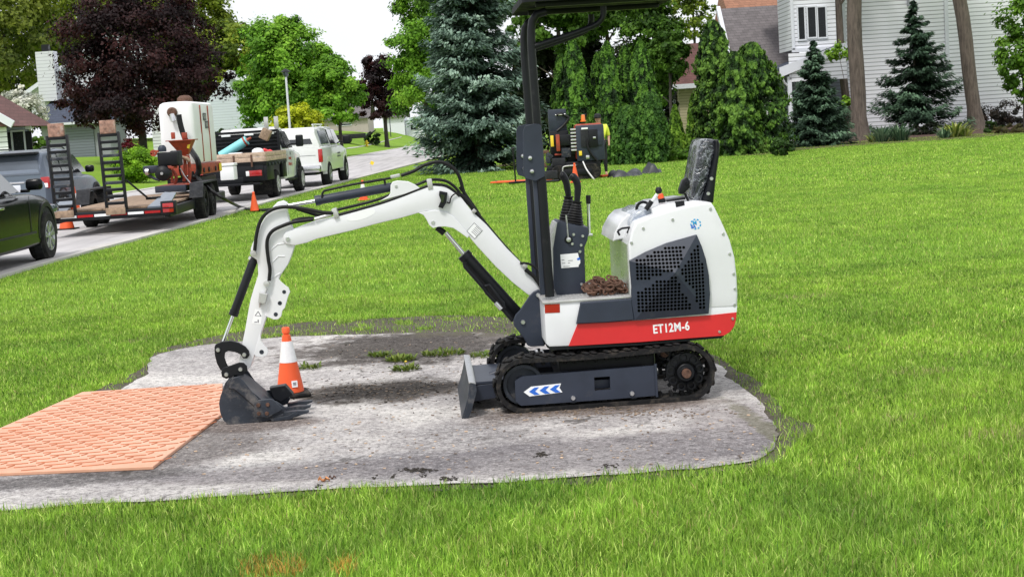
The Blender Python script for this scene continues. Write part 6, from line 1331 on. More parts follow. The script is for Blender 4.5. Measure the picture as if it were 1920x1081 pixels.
def cabin(b, st, rd_=.08, n=4):
    """st = (y, hw_base, hw_top, zb, zt)"""
    rings = []
    for y, hb, ht, zb, zt_ in st:
        R = [(hb, y, zb)]
        r_ = min(rd_, max(.004, (zt_-zb)*.45))
        for s_ in (1, -1):
            arc = [(ht - r_ + r_*math.cos(a), zt_ - r_ + r_*math.sin(a)) for a in [PI/2*i/n for i in range(n+1)]]
            if s_ < 0: arc = arc[::-1]
            R += [(s_*x, y, z) for x, z in arc]
        R.append((-hb, y, zb)); rings.append(R)
    b.loft(rings); return b
def side_glass(par, quad, hb, ht, zb, zt_, side, name='side_window', m='glass', off=.006):
    """window outline given in (y,z); follows the inward slope of the cabin side"""
    f = lambda z: side*(hb + (ht-hb)*(z-zb)/(zt_-zb)); b = MB(); A = [Vector((f(z)+side*off, y, z)) for y, z in quad]; B = [Vector((f(z)-side*.02, y, z)) for y, z in quad]; b.prism(A, B, 0); return b.build(name, M[m], par, smooth=False)
def arch(par, x, y, r, side, m='black', w_=.06, name='wheel_arch'):
    b = MB(); pts_o = [(y+math.cos(a)*r, r*.9+math.sin(a)*r) for a in [(-.12+ (PI+.24)*i/18) for i in range(19)]]; pts_i = [(y+math.cos(a)*(r-w_), r*.9+math.sin(a)*(r-w_)) for a in [(-.12+(PI+.24)*i/18) for i in range(19)]]
    rings = [[(x+side*.02, *o), (x-side*.12, *o), (x-side*.12, *i), (x+side*.02, *i)] for o, i in zip(pts_o, pts_i)]; b.loft(rings); b.build(name, M[m], par)
    d = MB(); d.cyl((x-side*.1, y, r*.88), (x+side*.004, y, r*.88), r-w_+.004, seg=28); d.build('wheel_well', M['cloth'], par)  # black disc on the body side stands for the dark wheel recess
# ---- black car (front right part in view)
bc_ = empty('parked_car', (-7.93, 18.75, .0), 0, 'glossy black car cut off by the left edge of the picture', 'car')
b = MB(); lower_body(b, [(0,.80,.30,.86,.15),(.15,.90,.24,.93,.16),(1.0,.94,.22,.95,.14),(2.6,.94,.22,.93,.12),(3.4,.94,.22,.93,.14),(4.1,.91,.23,.88,.18),(4.5,.84,.26,.78,.2),(4.72,.66,.32,.66,.16)]); b.build('body', M['carblack'], bc_)
b = MB(); cabin(b, [(.15,.82,.62,.86,.95),(.7,.86,.62,.9,1.36),(1.6,.87,.63,.9,1.46),(2.4,.87,.62,.9,1.42),(3.3,.86,.64,.88,.96),(3.45,.86,.66,.86,.9)]); cab = b.build('cabin', M['carblack'], bc_)
for s_ in (1, -1):
    for q in ([(.8,.98),(1.6,.97),(1.62,1.36),(1.0,1.31)], [(1.68,.97),(2.95,.965),(2.45,1.33),(1.7,1.37)]): side_glass(cab, q, .87, .64, .9, 1.45, s_, off=.022)
b = MB(); b.add([(-.68,3.22,.99),(.68,3.22,.99),(.56,2.5,1.40),(-.56,2.5,1.40)], [[0,1,2,3]]); 
for i in range(4): pass
b = MB(); b.prism([Vector((-.7,3.3,.975)),Vector((.7,3.3,.975)),Vector((.57,2.48,1.43)),Vector((-.57,2.48,1.43))], [Vector((-.7,3.2,.95)),Vector((.7,3.2,.95)),Vector((.57,2.38,1.41)),Vector((-.57,2.38,1.41))]); b.build('windscreen', M['glass'], cab, smooth=False)
for s_ in (1, -1):
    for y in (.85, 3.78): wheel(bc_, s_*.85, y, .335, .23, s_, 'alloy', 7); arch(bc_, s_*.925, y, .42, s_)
    b = MB(); b.box((s_*1.07, 2.93, 1.06), (.22, .10, .15), .05, seg=3); b.box((s_*.94, 2.95, .98), (.12, .05, .04), .01); b.build('mirror', M['carblack'], bc_)
    b = MB(); b.box((s_*.943, 1.95, .80), (.012, .2, .035), .006); b.build('door_handle', M['chrome2'], bc_)
    b = MB(); b.box((s_*.945, 2.3, .42), (.012, 1.9, .03), .004); b.build('side_moulding', M['black'], bc_)
    b = MB(); b.box((s_*.78, 4.42, .68), (.22, .35, .12), .04); b.build('headlight', M['glasslite'], bc_)
    b = MB(); b.box((s_*.946, 1.66, .66), (.004, .012, .5), 0); b.box((s_*.946, 3.05, .66), (.004, .012, .5), 0); b.build('door_gap', M['cloth'], bc_)
bc_.scale = (1.1, 1.1, 1.1)
# ---- silver grey suv behind the trailer
gs = empty('parked_suv', (-11.16, 34.5, 0), 0, 'silver grey sport utility car parked beyond the black loading ramps', 'car')
b = MB(); lower_body(b, [(0,.80,.42,.98,.12),(.12,.90,.34,1.03,.14),(1.0,.93,.30,1.04,.12),(3.3,.93,.30,1.02,.12),(3.9,.91,.3,.98,.16),(4.5,.86,.32,.86,.2),(4.75,.7,.38,.74,.18)]); b.build('body', M['silver'], gs)
b = MB(); cabin(b, [(.06,.86,.70,.98,1.2),(.32,.88,.70,1.0,1.63),(1.6,.88,.70,1.0,1.70),(2.6,.88,.69,1.0,1.65),(3.55,.87,.68,1.0,1.06)]); cab = b.build('cabin', M['silver'], gs)
b = MB(); b.prism([Vector((-.70,.045,1.14)),Vector((.70,.045,1.14)),Vector((.60,.22,1.56)),Vector((-.60,.22,1.56))], [Vector((-.70,.14,1.14)),Vector((.70,.14,1.14)),Vector((.60,.34,1.56)),Vector((-.60,.34,1.56))]); b.build('rear_window', M['glasslite'], cab, smooth=False)
b = MB(); b.box((0,.16,1.62), (1.3,.3,.05), .02); b.build('spoiler', M['black'], cab)
for s_ in (1, -1):
    for q in ([(.42,1.10),(1.2,1.09),(1.2,1.56),(.6,1.54)], [(1.27,1.09),(2.15,1.09),(2.1,1.57),(1.27,1.58)], [(2.22,1.09),(3.25,1.09),(2.62,1.52),(2.2,1.56)]): side_glass(cab, q, .88, .70, 1.0, 1.66, s_, off=.02)
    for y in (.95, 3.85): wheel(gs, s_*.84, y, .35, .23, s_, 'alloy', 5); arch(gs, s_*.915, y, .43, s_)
    b = MB(); b.box((s_*.80, .07, .94), (.20, .10, .26), .03); tl = b.build('tail_light', M['redlens'], gs); b = MB(); b.box((s_*.80, .012, .88), (.13, .02, .10), .01); b.build('lens', M['label'], tl)
    b = MB(); b.box((s_*1.04, 2.95, 1.16), (.22, .12, .17), .05, seg=3); b.build('mirror', M['carblack'], gs)
    b = MB(); b.tube([(s_*.62,.5,1.70),(s_*.62,.7,1.74),(s_*.62,2.2,1.73),(s_*.62,2.4,1.68)], .018, 8); b.build('roof_rail', M['black'], gs)
    b = MB(); b.box((s_*.6, .03, .46), (.3, .03, .05), .01); b.build('reflector', M['redlens'], gs)
b = MB(); b.box((0, .02, .40), (1.66, .2, .22), .07, seg=3); b.build('bumper', M['black'], gs)
b = MB(); b.box((0, .0, .84), (.50, .02, .16), .01); b.build('number_plate', M['trim'], gs); b = MB(); b.box((0, -.0, .97), (.7,.03,.04), .01); b.build('trim_strip', M['chrome2'], gs)
# ---- flat trailer with loading ramps
tx, ty = -7.40, 28.5; TR = empty('equipment_trailer', (tx, ty, 0), .045, 'black tandem-axle trailer with plank deck and two upright loading ramps', 'trailer')
def tb(name, c, d, m, par=None, bev=.01, rot=None, label=None):
    b = MB(); b.box(c, d, bev, rot); o = b.build(name, M[m], par or TR); 
    if label: o['label'] = label
    return o
HWt = 1.10
b = MB()
for s_ in (1, -1): b.box((s_*(HWt-.06), 3.9, .47), (.12, 7.6, .18), .01)
for y in (.06, 1.2, 2.4, 3.6, 4.8, 6.0, 7.6): b.box((0, y, .47), (2*HWt-.24, .1, .12), .005)
b.build('frame', M['black'], TR)
b = MB()
for k in range(13): b.box((-HWt+.24+k*.143, 3.7, .585), (.135, 6.6, .04), .004)
b.build('deck', M['wood'], TR)
tb('rear_bar', (0, -.03, .50), (2*HWt, .07, .14), 'black')
for k in range(6): tb('reflective_strip', (-HWt+.35+k*.31, -.071, .50), (.29, .008, .045), 'label' if k % 2 == 0 else 'redlens', bev=0)
b = MB(); b.prism([Vector((HWt-.40, .0, .60)), Vector((HWt, .0, .60)), Vector((HWt, .9, .80)), Vector((HWt-.25, 1.1, .82))], [Vector((HWt-.40, .0, .57)), Vector((HWt, .0, .57)), Vector((HWt, .9, .77)), Vector((HWt-.25, 1.1, .79))]); b.build('ramp_plate', M['silver'], TR, smooth=False)
b = MB(); b.prism([Vector((-HWt+.30, .0, .60)), Vector((-HWt, .0, .60)), Vector((-HWt, .9, .80)), Vector((-HWt+.25, 1.1, .82))], [Vector((-HWt+.30, .0, .57)), Vector((-HWt, .0, .57)), Vector((-HWt, .9, .77)), Vector((-HWt+.25, 1.1, .79))]); b.build('ramp_plate', M['silver'], TR, smooth=False)
for s_ in (1, -1):
    tb('light_box', (s_*(HWt+.0), -.02, .56), (.28, .16, .25), 'black'); l_ = tb('tail_light', (s_*(HWt+.0), -.112, .56), (.20, .03, .17), 'redlens', bev=.01); tb('divider', (s_*(HWt+.0), -.13, .56), (.20, .012, .02), 'black', l_, bev=0)
    for y in (3.55, 4.65):
        wheel(TR, s_*(HWt+.05), y, .37, .24, s_, 'tyre', 0, rr=.56)
        q = MB(); q.lathe([(.20, s_*.06), (.19, s_*.02), (.10, s_*.0), (.07, s_*.06), (0, s_*.07)], (s_*(HWt+.1), y, .37), 'X', 20); q.build('hub', M['bucket'], TR)
    b = MB(); b.prism([Vector((s_*(HWt-.08), *p)) for p in ((2.9,.5),(3.12,.80),(5.15,.80),(5.37,.5),(5.32,.5),(5.12,.77),(3.15,.77),(2.95,.5))], [Vector((s_*(HWt+.20), *p)) for p in ((2.9,.5),(3.12,.80),(5.15,.80),(5.37,.5),(5.32,.5),(5.12,.77),(3.15,.77),(2.95,.5))]); b.build('mudguard', M['cloth'], TR, smooth=False)
    b = MB(); b.beam((s_*(HWt-.05), 7.6, .5), (0, 9.0, .5), .1, .14, .01); b.build('drawbar', M['black'], TR)
for rx in (-.82, .13):
    rp_ = MB(); Wd, z0, z1 = .36, .50, 2.02; lean = .10
    for s_ in (1, -1): rp_.beam((rx+s_*Wd/2, -.02, z0), (rx+s_*Wd/2-.04, -.02+lean, z1), .20, .045, .004, up=(0, 1, 0)) if False else rp_.beam((rx+s_*Wd/2, .03, z0), (rx+s_*Wd/2-.05, .03+lean, z1), .13, .04, .004, up=(1, 0, 0))
    ro = rp_.build('loading_ramp', M['black'], TR, label=None) if False else rp_.build('loading_ramp', M['black'], TR)
    for k in range(12):
        f = (k+.6)/12; zc = z0+(z1-z0)*f; g_ = MB(); g_.box((rx-.05*f, .0+lean*f, zc), (Wd-.05, .10, .05), .004, Matrix.Rotation(.1, 3, 'X')); g_.build('rung', M['black'] if k % 4 else M['bucket'], ro)
    g_ = MB(); g_.box((rx-.05, lean+.0, z1+.10), (.29, .08, .25), .01); g_.build('end_block', M['rust2'] if 'rust2' in M else M['wood'], ro)
    g_ = MB(); g_.box((rx, -.10, z0+.06), (.36, .05, .13), .01); g_.build('foot_plate', M['wood'], ro)
b = MB(); b.beam((.33, .15, 1.0), (.62, .6, .62), .03, .03, .003); b.box((.70, .7, .62), (.28, .1, .05), .01); b.build('ramp_strut', M['black'], TR)
for o_ in TR.children:
    if not any(k in o_.name for k in ('wheel', 'hub', 'mudguard', 'strut')): o_.location.z -= .11
# ---- mud mixing unit (engine, pump, hopper) on the trailer
MX = empty('mixing_unit', (-7.35, 32.0, .61), 0, 'orange and black engine driven mixing unit with funnel hopper behind the white tank', 'mixing unit')
def at_(px, py, Y): return atY(px, py, Y) - MX.location
def mbx(name, px0, py0, px1, py1, Y, dep, m, bev=.02, par=None, label=None):
    a = at_(px0, py1, Y); c_ = at_(px1, py0, Y); b = MB(); b.box(((a.x+c_.x)/2, a.y+dep/2, (a.z+c_.z)/2), (abs(c_.x-a.x), dep, abs(c_.z-a.z)), bev); o = b.build(name, M[m], par or MX)
    if label: o['label'] = label
    return o
mbx('skid', 292, 344, 372, 350, 31.9, 1.3, 'orange_paint', .01); mbx('toolbox', 291, 346, 348, 362, 31.8, .5, 'dark', .01)
eng = mbx('engine', 296, 284, 332, 312, 32.0, .5, 'black', .03); mbx('fuel_tank', 320, 282, 334, 312, 32.05, .4, 'cloth', .03, eng)
q = MB(); p = at_(306, 325, 31.95); q.lathe([(0,-.12),(.07,-.12),(.1,-.1),(.155,-.08),(.165,0),(.165,.1)], p, 'Y', 28); q.build('recoil_starter', M['black'], eng); q = MB(); q.lathe([(0,-.15),(.03,-.15),(.035,-.1)], p, 'Y', 14); q.build('cap', M['steel'], eng)
mbx('engine_cover', 296, 312, 325, 318, 31.95, .4, 'orange_paint', .015, eng)
q = MB(); p = at_(304, 280, 32.1); q.lathe([(0,.09),(.05,.085),(.085,.04),(.09,0),(.085,-.05)], p, 'Z', 18); q.build('air_filter', M['dark'], eng)
q = MB(); a = at_(288, 287, 32.0); q.lathe([(.03,-.03),(.07,-.03),(.07,.03),(.03,.03)], a, 'Y', 16, closed=True); q.box(a+Vector((.03,0,.03)), (.15,.05,.05), .01); q.box(a+Vector((-.03,0,-.01)), (.08,.06,.05), .01); q.build('valve_wheel', M['orange_paint'], MX)
q = MB(); q.use(M['dark']).box(at_(280, 318, 32.2)+Vector((.05,0,0)), (.34,.14,.16), .03); q.use(M['steel']).cyl(at_(273, 322, 32.1), at_(279, 322, 32.1), .07, seg=14); q.use(M['dark']).tube([at_(275,326,32.2), at_(290,335,32.2), at_(300,338,32.2)], .03, 8); q.build('pump', None, MX)
hp = MB(); tz = at_(341, 263, 32.9).z; bz = at_(346, 291, 32.9).z; cx_ = at_(341, 263, 32.9).x; cy_ = at_(341, 263, 32.9).y; bx_ = at_(347, 290, 32.9).x
def sq(cx, cy, z, a): return [(cx-a, cy-a, z), (cx+a, cy-a, z), (cx+a, cy+a, z), (cx-a, cy+a, z)]
hp.loft([sq(bx_, cy_, bz, .07), sq(cx_, cy_, tz-.01, .24), sq(cx_, cy_, tz-.01, .29), sq(cx_, cy_, tz+.01, .29), sq(cx_, cy_, tz+.01, .25), sq(bx_, cy_, bz+.02, .06)], caps=False); ho = hp.build('hopper', M['orange_paint'], MX, smooth=False)
b = MB(); b.box((cx_+.17, cy_-.18, (tz+bz)/2+.03), (.05,.02,.10), 0, Matrix.Rotation(.35, 3, 'Y')); b.build('warning_label', M['yellow'], ho)
for px in (324, 344): mbx('hopper_hook', px-3, 248, px+3 if px < 330 else px+6, 261, 33.1, .06, 'orange_paint', .01, ho)
for i_, pts in enumerate(([(346,291),(347,315),(345,340)], [(352,291),(356,318),(354,345)], [(322,318),(330,330),(328,345)], [(338,300),(337,320),(346,343)])):
    q = MB(); q.tube([at_(x, y, 32.7) for x, y in pts], .038 if i_ < 3 else .02, 8, smooth=5); q.build('pipe', M['orange_paint'] if i_ < 3 else M['hose'], MX)
for pts, m_, r_ in (([(334,294),(350,297),(356,302)], 'wood', .04), ([(338,315),(346,330),(358,345)], 'alu', .014), ([(314,320),(322,328),(323,343)], 'orange_paint', .03)): q = MB(); q.tube([at_(x, y, 32.6) for x, y in pts], r_, 8); q.build('pipe', M[m_], MX)
# ---- tank
x0, x1, y0, y1, z0, z1 = -7.58, -6.80, 34.0, 36.5, 1.16, 2.54
TK = empty('water_tank', ((x0+x1)/2, (y0+y1)/2, z0), 0, 'big white plastic water tank strapped to an orange base on the trailer', 'water tank'); L = TK.location
b = MB(); hw, hd, hh2 = (x1-x0)/2, (y1-y0)/2, z1-z0
def rring(z, ins, r=.12, k=5):
    o = []
    for cx, cy, a0 in ((hw-ins-r, hd-ins-r, 0), (-hw+ins+r, hd-ins-r, PI/2), (-hw+ins+r, -hd+ins+r, PI), (hw-ins-r, -hd+ins+r, 3*PI/2)):
        for i in range(k+1): a = a0+PI/2*i/k; o.append((cx+r*math.cos(a), cy+r*math.sin(a), z))
    return o
b.loft([rring(0,.02), rring(.05,0), rring(hh2*.45,-.004), rring(hh2*.52,.004), rring(hh2-.12,.006), rring(hh2-.04,.03), rring(hh2,.10), rring(hh2+.01,.2)]); tk = b.build('tank_body', M['tank'], TK)
for yy in (-.45, .45):
    b = MB(); b.box((hw+.006, yy, hh2*.48), (.02, .055, hh2*.92), .003); b.build('strap', M['orange_paint'], TK)
for i_, (yy, zz, w_, h_) in enumerate(((.02, hh2-.34, .34, .17), (.20, hh2-.52, .34, .17))):
    b = MB(); b.box((hw+.008, yy, zz), (.008, w_, h_), 0); o = b.build('label', M['ink'], TK, smooth=False)
    b = MB(); 
    for k in range(5): b.box((hw+.0135, yy-w_*.36+k*w_*.18, zz), (.002, w_*.08, h_*.55), 0)
    b.build('lettering', M['alu'], o, smooth=False)
b = MB(); b.lathe([(0,.17),(.10,.16),(.17,.10),(.18,.02),(.22,.0)], (.02, -.2, hh2+.0), 'Z', 20); b.build('filler_cap', M['rust'], TK)
b = MB(); b.lathe([(0,-.07),(.08,-.07),(.11,-.04),(.11,.02)], (-.06, -hd-.02, hh2-.22), 'Y', 18); b.build('fitting', M['rust'], TK)
q = MB(); hp_ = [(-.06,-hd-.06,hh2-.26),(-.03,-hd-.08,hh2-.42)]; q.tube([Vector(p) for p in hp_], .06, 12); q.build('collar', M['steel'], TK)
q = MB(); pts = [(335,215),(338,232),(345,255),(357,280),(370,300),(373,318),(368,330),(361,331),(358,322)]; q.tube([atY(x, y, 33.7 if i < 4 else 33.2) - L for i, (x, y) in enumerate(pts)], .062, 12, smooth=6); q.build('suction_hose', M['hose'], TK)
b = MB(); b.box((0, 0, -.13), (2*hw+.12, 2*hd+.06, .24), .02); bo_ = b.build('base_frame', M['orange_paint'], TK)
for yy in (-.9, -.3, .5): b = MB(); b.cyl((hw+.07, yy, -.16), (hw+.086, yy, -.16), .06, seg=14); b.build('base_hole', M['cloth'], bo_)
b = MB(); b.box((hw+.085, 1.05, -.14), (.01, .3, .18), .0); b.build('warning_label', M['yellow'], bo_)
b = MB(); b.box((0, .0, -.43), (2*hw-.1, 2*hd-.3, .24), .02); b.build('skid', M['black'], TK)
# ---- long black water hose from the unit over the verge
pts = [atY(366, 328, 33.3), atY(380, 343, 32.6), atY(400, 360, 32.2), atY(425, 375, 32.4)] + [onground(x, y, .04) for x, y in ((450, 388), (470, 393), (490, 394), (510, 392.5))]
o0 = pts[-3].copy(); b = MB(); b.tube([p-o0 for p in pts], .035, 10, smooth=8); o = b.build('water_hose', M['hose']); o.location = o0; tag(o, 'thick black hose running from the mixing unit down to the lawn edge', 'hose')
# ---- flatbed work truck
T1 = empty('flatbed_truck', (-7.33, 40.3, 0), -.045, 'white flatbed work truck with plank sided bed and red lettering on its door', 'truck')
def t1(name, c, d, m, par=None, bev=.012, rot=None, seg=2): b = MB(); b.box(c, d, bev, rot, seg); return b.build(name, M[m], par or T1)
t1('bed', (0, 1.45, .98), (2.2, 2.9, .10), 'black'); t1('chassis', (0, 3.0, .55), (.9, 6.0, .2), 'black')
t1('rear_skirt', (.0, .10, .74), (2.0, .18, .44), 'black'); t1('side_skirt', (1.04, .5, .74), (.10, .95, .42), 'black'); t1('side_skirt', (1.04, 2.55, .74), (.10, .55, .42), 'black'); t1('side_skirt', (-1.04, 1.4, .74), (.10, 2.7, .42), 'black')
for k in range(2):
    t1('side_board', (0, -.02, 1.09+k*.125), (2.2, .045, .118), 'plank', bev=.004); t1('side_board', (1.08, 1.45, 1.09+k*.125), (.045, 2.85, .118), 'plank', bev=.004); t1('side_board', (-1.08, 1.45, 1.09+k*.125), (.045, 2.85, .118), 'plank', bev=.004)
for x in (.25, .72): t1('stake', (x, -.05, 1.06), (.05, .03, .32), 'rust', bev=.004)
for k in range(6): t1('tie_down', (1.115, .3+k*.45, .94), (.03, .16, .07), 'bucket', bev=.01)
for x in (.78, -.78):
    tl = t1('tail_light', (x, .0, .73), (.36, .03, .15), 'redlens'); t1('lens', (x-.20, -.016, .73), (.09, .02, .13), 'label', tl)
t1('rear_step', (0, -.12, .46), (1.9, .26, .05), 'black'); t1('mudflap', (.82, .62, .34), (.5, .02, .42), 'rubber', bev=0); t1('mudflap', (-.82, .62, .34), (.5, .02, .42), 'rubber', bev=0)
b = MB(); lower_body(b, [(2.95,.96,.55,1.26,.08),(3.1,1.0,.45,1.30,.08),(4.4,1.0,.45,1.28,.08),(4.75,1.0,.48,1.26,.12),(5.8,.96,.5,1.2,.16),(6.15,.86,.5,1.1,.2)]); b.build('body', M['carwhite'], T1)
b = MB(); cabin(b, [(2.95,.96,.80,1.24,1.84),(3.2,.97,.80,1.26,1.93),(4.1,.97,.79,1.26,1.92),(4.85,.96,.80,1.24,1.30)], .1); cab = b.build('cab', M['carwhite'], T1)
for s_ in (1, -1):
    side_glass(cab, [(3.08,1.32),(3.45,1.31),(3.45,1.80),(3.14,1.80)], .97, .80, 1.26, 1.92, s_, off=.02); side_glass(cab, [(3.54,1.31),(4.62,1.31),(4.18,1.80),(3.54,1.81)], .97, .80, 1.26, 1.92, s_, off=.02)
    for y in ((1.55,) if s_ else ()): wheel(T1, s_*.93, y, .38, .3, s_, 'alu', 6)
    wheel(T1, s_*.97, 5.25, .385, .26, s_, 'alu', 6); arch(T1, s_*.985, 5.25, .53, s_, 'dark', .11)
    b = MB(); b.box((s_*1.2, 4.55, 1.50), (.22, .10, .34), .04, seg=3); b.box((s_*1.03, 4.55, 1.42), (.16,.04,.04), .008); b.build('mirror', M['black'], T1)
    b = MB(); b.box((s_*1.006, 3.3, 1.12), (.02, .18, .035), .006); b.build('door_handle', M['black'], T1)
    b = MB(); b.box((s_*.98, 4.05, .42), (.1, 1.5, .05), .01); b.build('side_step', M['black'], T1)
    b = MB(); b.box((s_*1.003, 3.52, .9), (.004,.012,.72), 0); b.box((s_*1.003, 4.62, .9), (.004,.012,.72), 0); b.build('door_gap', M['ink'], T1)
M['redink'] = mat('red_lettering', (.45, .05, .03), .5); 
for i_, (s_, z, sz) in enumerate((('Serving', .98, .15), ('Drilling, Inc', .82, .13))): text_part(s_, sz, M['redink'], 'door_lettering', T1, (1.004, 3.62 if i_ else 3.68, z), (0, 1, 0), (0, 0, 1), ext=.001, off=.002, sx=1.0)
b = MB(); b.lathe([(0, 0), (.05, .0), (.05, .006), (0, .006)], (1.002, 4.0, 1.16), 'X', 14); b.build('door_emblem', M['ink'], T1)
# black headache rack behind the cab
b = MB()
for x in (-.92, .92): b.box((x, 2.84, 1.42), (.07,.06,.84), .008)
for z in (1.06,1.16,1.26,1.36,1.46,1.56,1.66,1.83): b.box((0, 2.84, z), (1.86,.04,.045 if z < 1.8 else .07), .005)
b.box((0, 2.88, 1.40), (1.8,.02,.75), 0); b.build('headache_rack', M['black'], T1)
for x in (-.55, .1, .68): t1('rack_light', (x, 2.80, 1.76), (.26,.03,.06), 'label', bev=.005)
# cargo: things of their own
def cargo(name, b, m, loc, label, cat, rz=0): o = b.build(name, m); o.location = loc; o.rotation_euler = (0, 0, rz); return tag(o, label, cat)
M['aqua'] = mat('aqua_plastic', (.25, .68, .72), .4, var=.06)
a = atY(414, 293, 42.6); c_ = atY(463, 263, 42.6); b = MB().use(M['aqua']); b.cyl((0,0,0), c_-a, .13, seg=22); b.use(M['orange_paint']); d = (c_-a); b.cyl(d*.9, d*.96, .137, seg=22); b.cyl(d*1.0, d*1.16, .05, .03, seg=12)
o = b.build('drill_tube'); o.location = a; tag(o, 'pale aqua tube leaning on the bed of the flatbed truck', 'tube')
b = MB(); b.box((0,0,0), (.26,.26,.30), .02, Matrix.Rotation(.5, 3, 'Y')); cargo('wooden_block', b, M['wood'], atY(498, 252, 42.2), 'brown wooden block on top of the truck bed load', 'wooden block')
b = MB(); r2_ = random.Random(3)
for k in range(5): b.box((r2_.uniform(-.12,.12), 0, r2_.uniform(-.03,.05)), (.16,.12,.12), .04, Matrix.Rotation(r2_.random(), 3, 'Y'), 3)
cargo('red_bag', b, M['red'], atY(502, 286, 42.0), 'crumpled red bag in the truck bed beside the side boards', 'bag')
b = MB(); b.lathe([(0,-.18),(.14,-.18),(.17,-.05),(.175,.06),(.15,.15),(.08,.19),(0,.2)], (0,0,0), 'Z', 24); cargo('white_sack', b, M['label'], atY(484, 291, 41.8), 'rounded white sack beside the red bag in the truck bed', 'sack')
b = MB(); b.box((0,0,0), (.36,.3,.10), .03); cargo('white_bundle', b, M['label'], atY(442, 290, 41.4), 'flat white bundle under the aqua tube', 'bundle')
cl_ = empty('white_cooler', atY(430, 337, 38.9), 0, 'white cooler box between trailer and flatbed truck', 'cooler'); b = MB(); b.box((0,0,.17), (.35,.5,.34), .02); b.build('box', M['label'], cl_); b = MB(); b.box((0,0,.385), (.38,.53,.07), .02); b.build('lid', M['label'], cl_)
# ---- white pickup with a canopy shell
T2 = empty('pickup_truck', (-6.68, 48.2, 0), -.05, 'white pickup truck with white bed cap parked in front of the flatbed', 'pickup')
b = MB(); lower_body(b, [(0,.94,.55,1.24,.07),(.1,.98,.48,1.27,.07),(2.0,.98,.48,1.27,.07),(4.2,.98,.48,1.26,.08),(5.3,.95,.5,1.18,.15),(5.75,.84,.52,1.08,.2)]); b.build('body', M['carwhite'], T2)
b = MB(); cabin(b, [(1.98,.94,.76,1.24,1.86),(2.1,.94,.76,1.24,1.90),(3.6,.94,.75,1.24,1.88),(4.35,.93,.76,1.22,1.28)], .1); cab = b.build('cab', M['carwhite'], T2)
b = MB(); cabin(b, [(.02,.93,.80,1.25,1.76),(.14,.95,.80,1.25,1.88),(1.88,.95,.80,1.25,1.88),(1.94,.94,.78,1.25,1.84)], .1); shl = b.build('bed_cap', M['carwhite'], T2)
b = MB(); b.prism([Vector((-.70,-.005,1.36)),Vector((.70,-.005,1.36)),Vector((.62,.05,1.74)),Vector((-.62,.05,1.74))], [Vector((-.70,.06,1.36)),Vector((.70,.06,1.36)),Vector((.62,.1,1.74)),Vector((-.62,.1,1.74))], .02); b.build('rear_window', M['glass'], shl, smooth=False)
for s_ in (1, -1):
    side_glass(shl, [(.3,1.34),(1.7,1.34),(1.66,1.76),(.4,1.76)], .95, .80, 1.25, 1.88, s_, m='glasslite', off=.02)
    side_glass(cab, [(2.15,1.32),(2.95,1.31),(2.95,1.80),(2.2,1.80)], .94, .76, 1.24, 1.88, s_, off=.02); side_glass(cab, [(3.03,1.31),(4.1,1.30),(3.65,1.79),(3.03,1.80)], .94, .76, 1.24, 1.88, s_, off=.02)
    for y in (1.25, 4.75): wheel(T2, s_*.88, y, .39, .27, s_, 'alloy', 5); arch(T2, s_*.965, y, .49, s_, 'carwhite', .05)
    b = MB(); b.box((s_*.93, .03, .98), (.14,.1,.42), .03); b.build('tail_light', M['redlens'], T2)
    b = MB(); b.box((s_*1.18, 4.0, 1.42), (.24,.1,.30), .04, seg=3); b.box((s_*1.0, 4.0, 1.36), (.16,.04,.04), .008); b.build('mirror', M['black'], T2)
    b = MB(); b.tube([(s_*.72,.15,1.96),(s_*.72,1.9,1.96)], .025, 8); b.tube([(s_*.72,.3,1.96),(s_*.72,.3,1.86)], .02, 6); b.tube([(s_*.72,1.7,1.96),(s_*.72,1.7,1.86)], .02, 6); b.build('roof_rack', M['carwhite'], T2)
b = MB(); b.box((0,-.08,.58), (1.86,.2,.22), .04); b.build('bumper', M['chrome2'], T2); b = MB(); b.box((0,-.0,.95), (.5,.02,.04), .008); b.build('tailgate_handle', M['black'], T2)
b = MB(); b.box((-.0,.0,1.0), (1.56,.012,.012), 0); b.build('tailgate_gap', M['ink'], T2); b = MB(); b.box((0,2.6,.45), (1.5,5.0,.14), .02); b.build('chassis', M['black'], T2)
for z, w_ in ((1.0,.5),(.9,.6)): b = MB(); b.box((.992, 3.4, z), (.004, w_, .05), 0); b.build('door_lettering', M['ink'], T2)
# white ladder ends standing on the flatbed cab
b = MB()
for x in (-.18, .1): 
    b.box((x, 0, .16), (.12, .05, .34), .006)
o = b.build('ladder_end'); o.data.materials.clear(); o.data.materials.append(M['alu']); o.location = atY(512, 241, 42.8); tag(o, 'pale upright ladder ends above the flatbed cab roof', 'ladder')
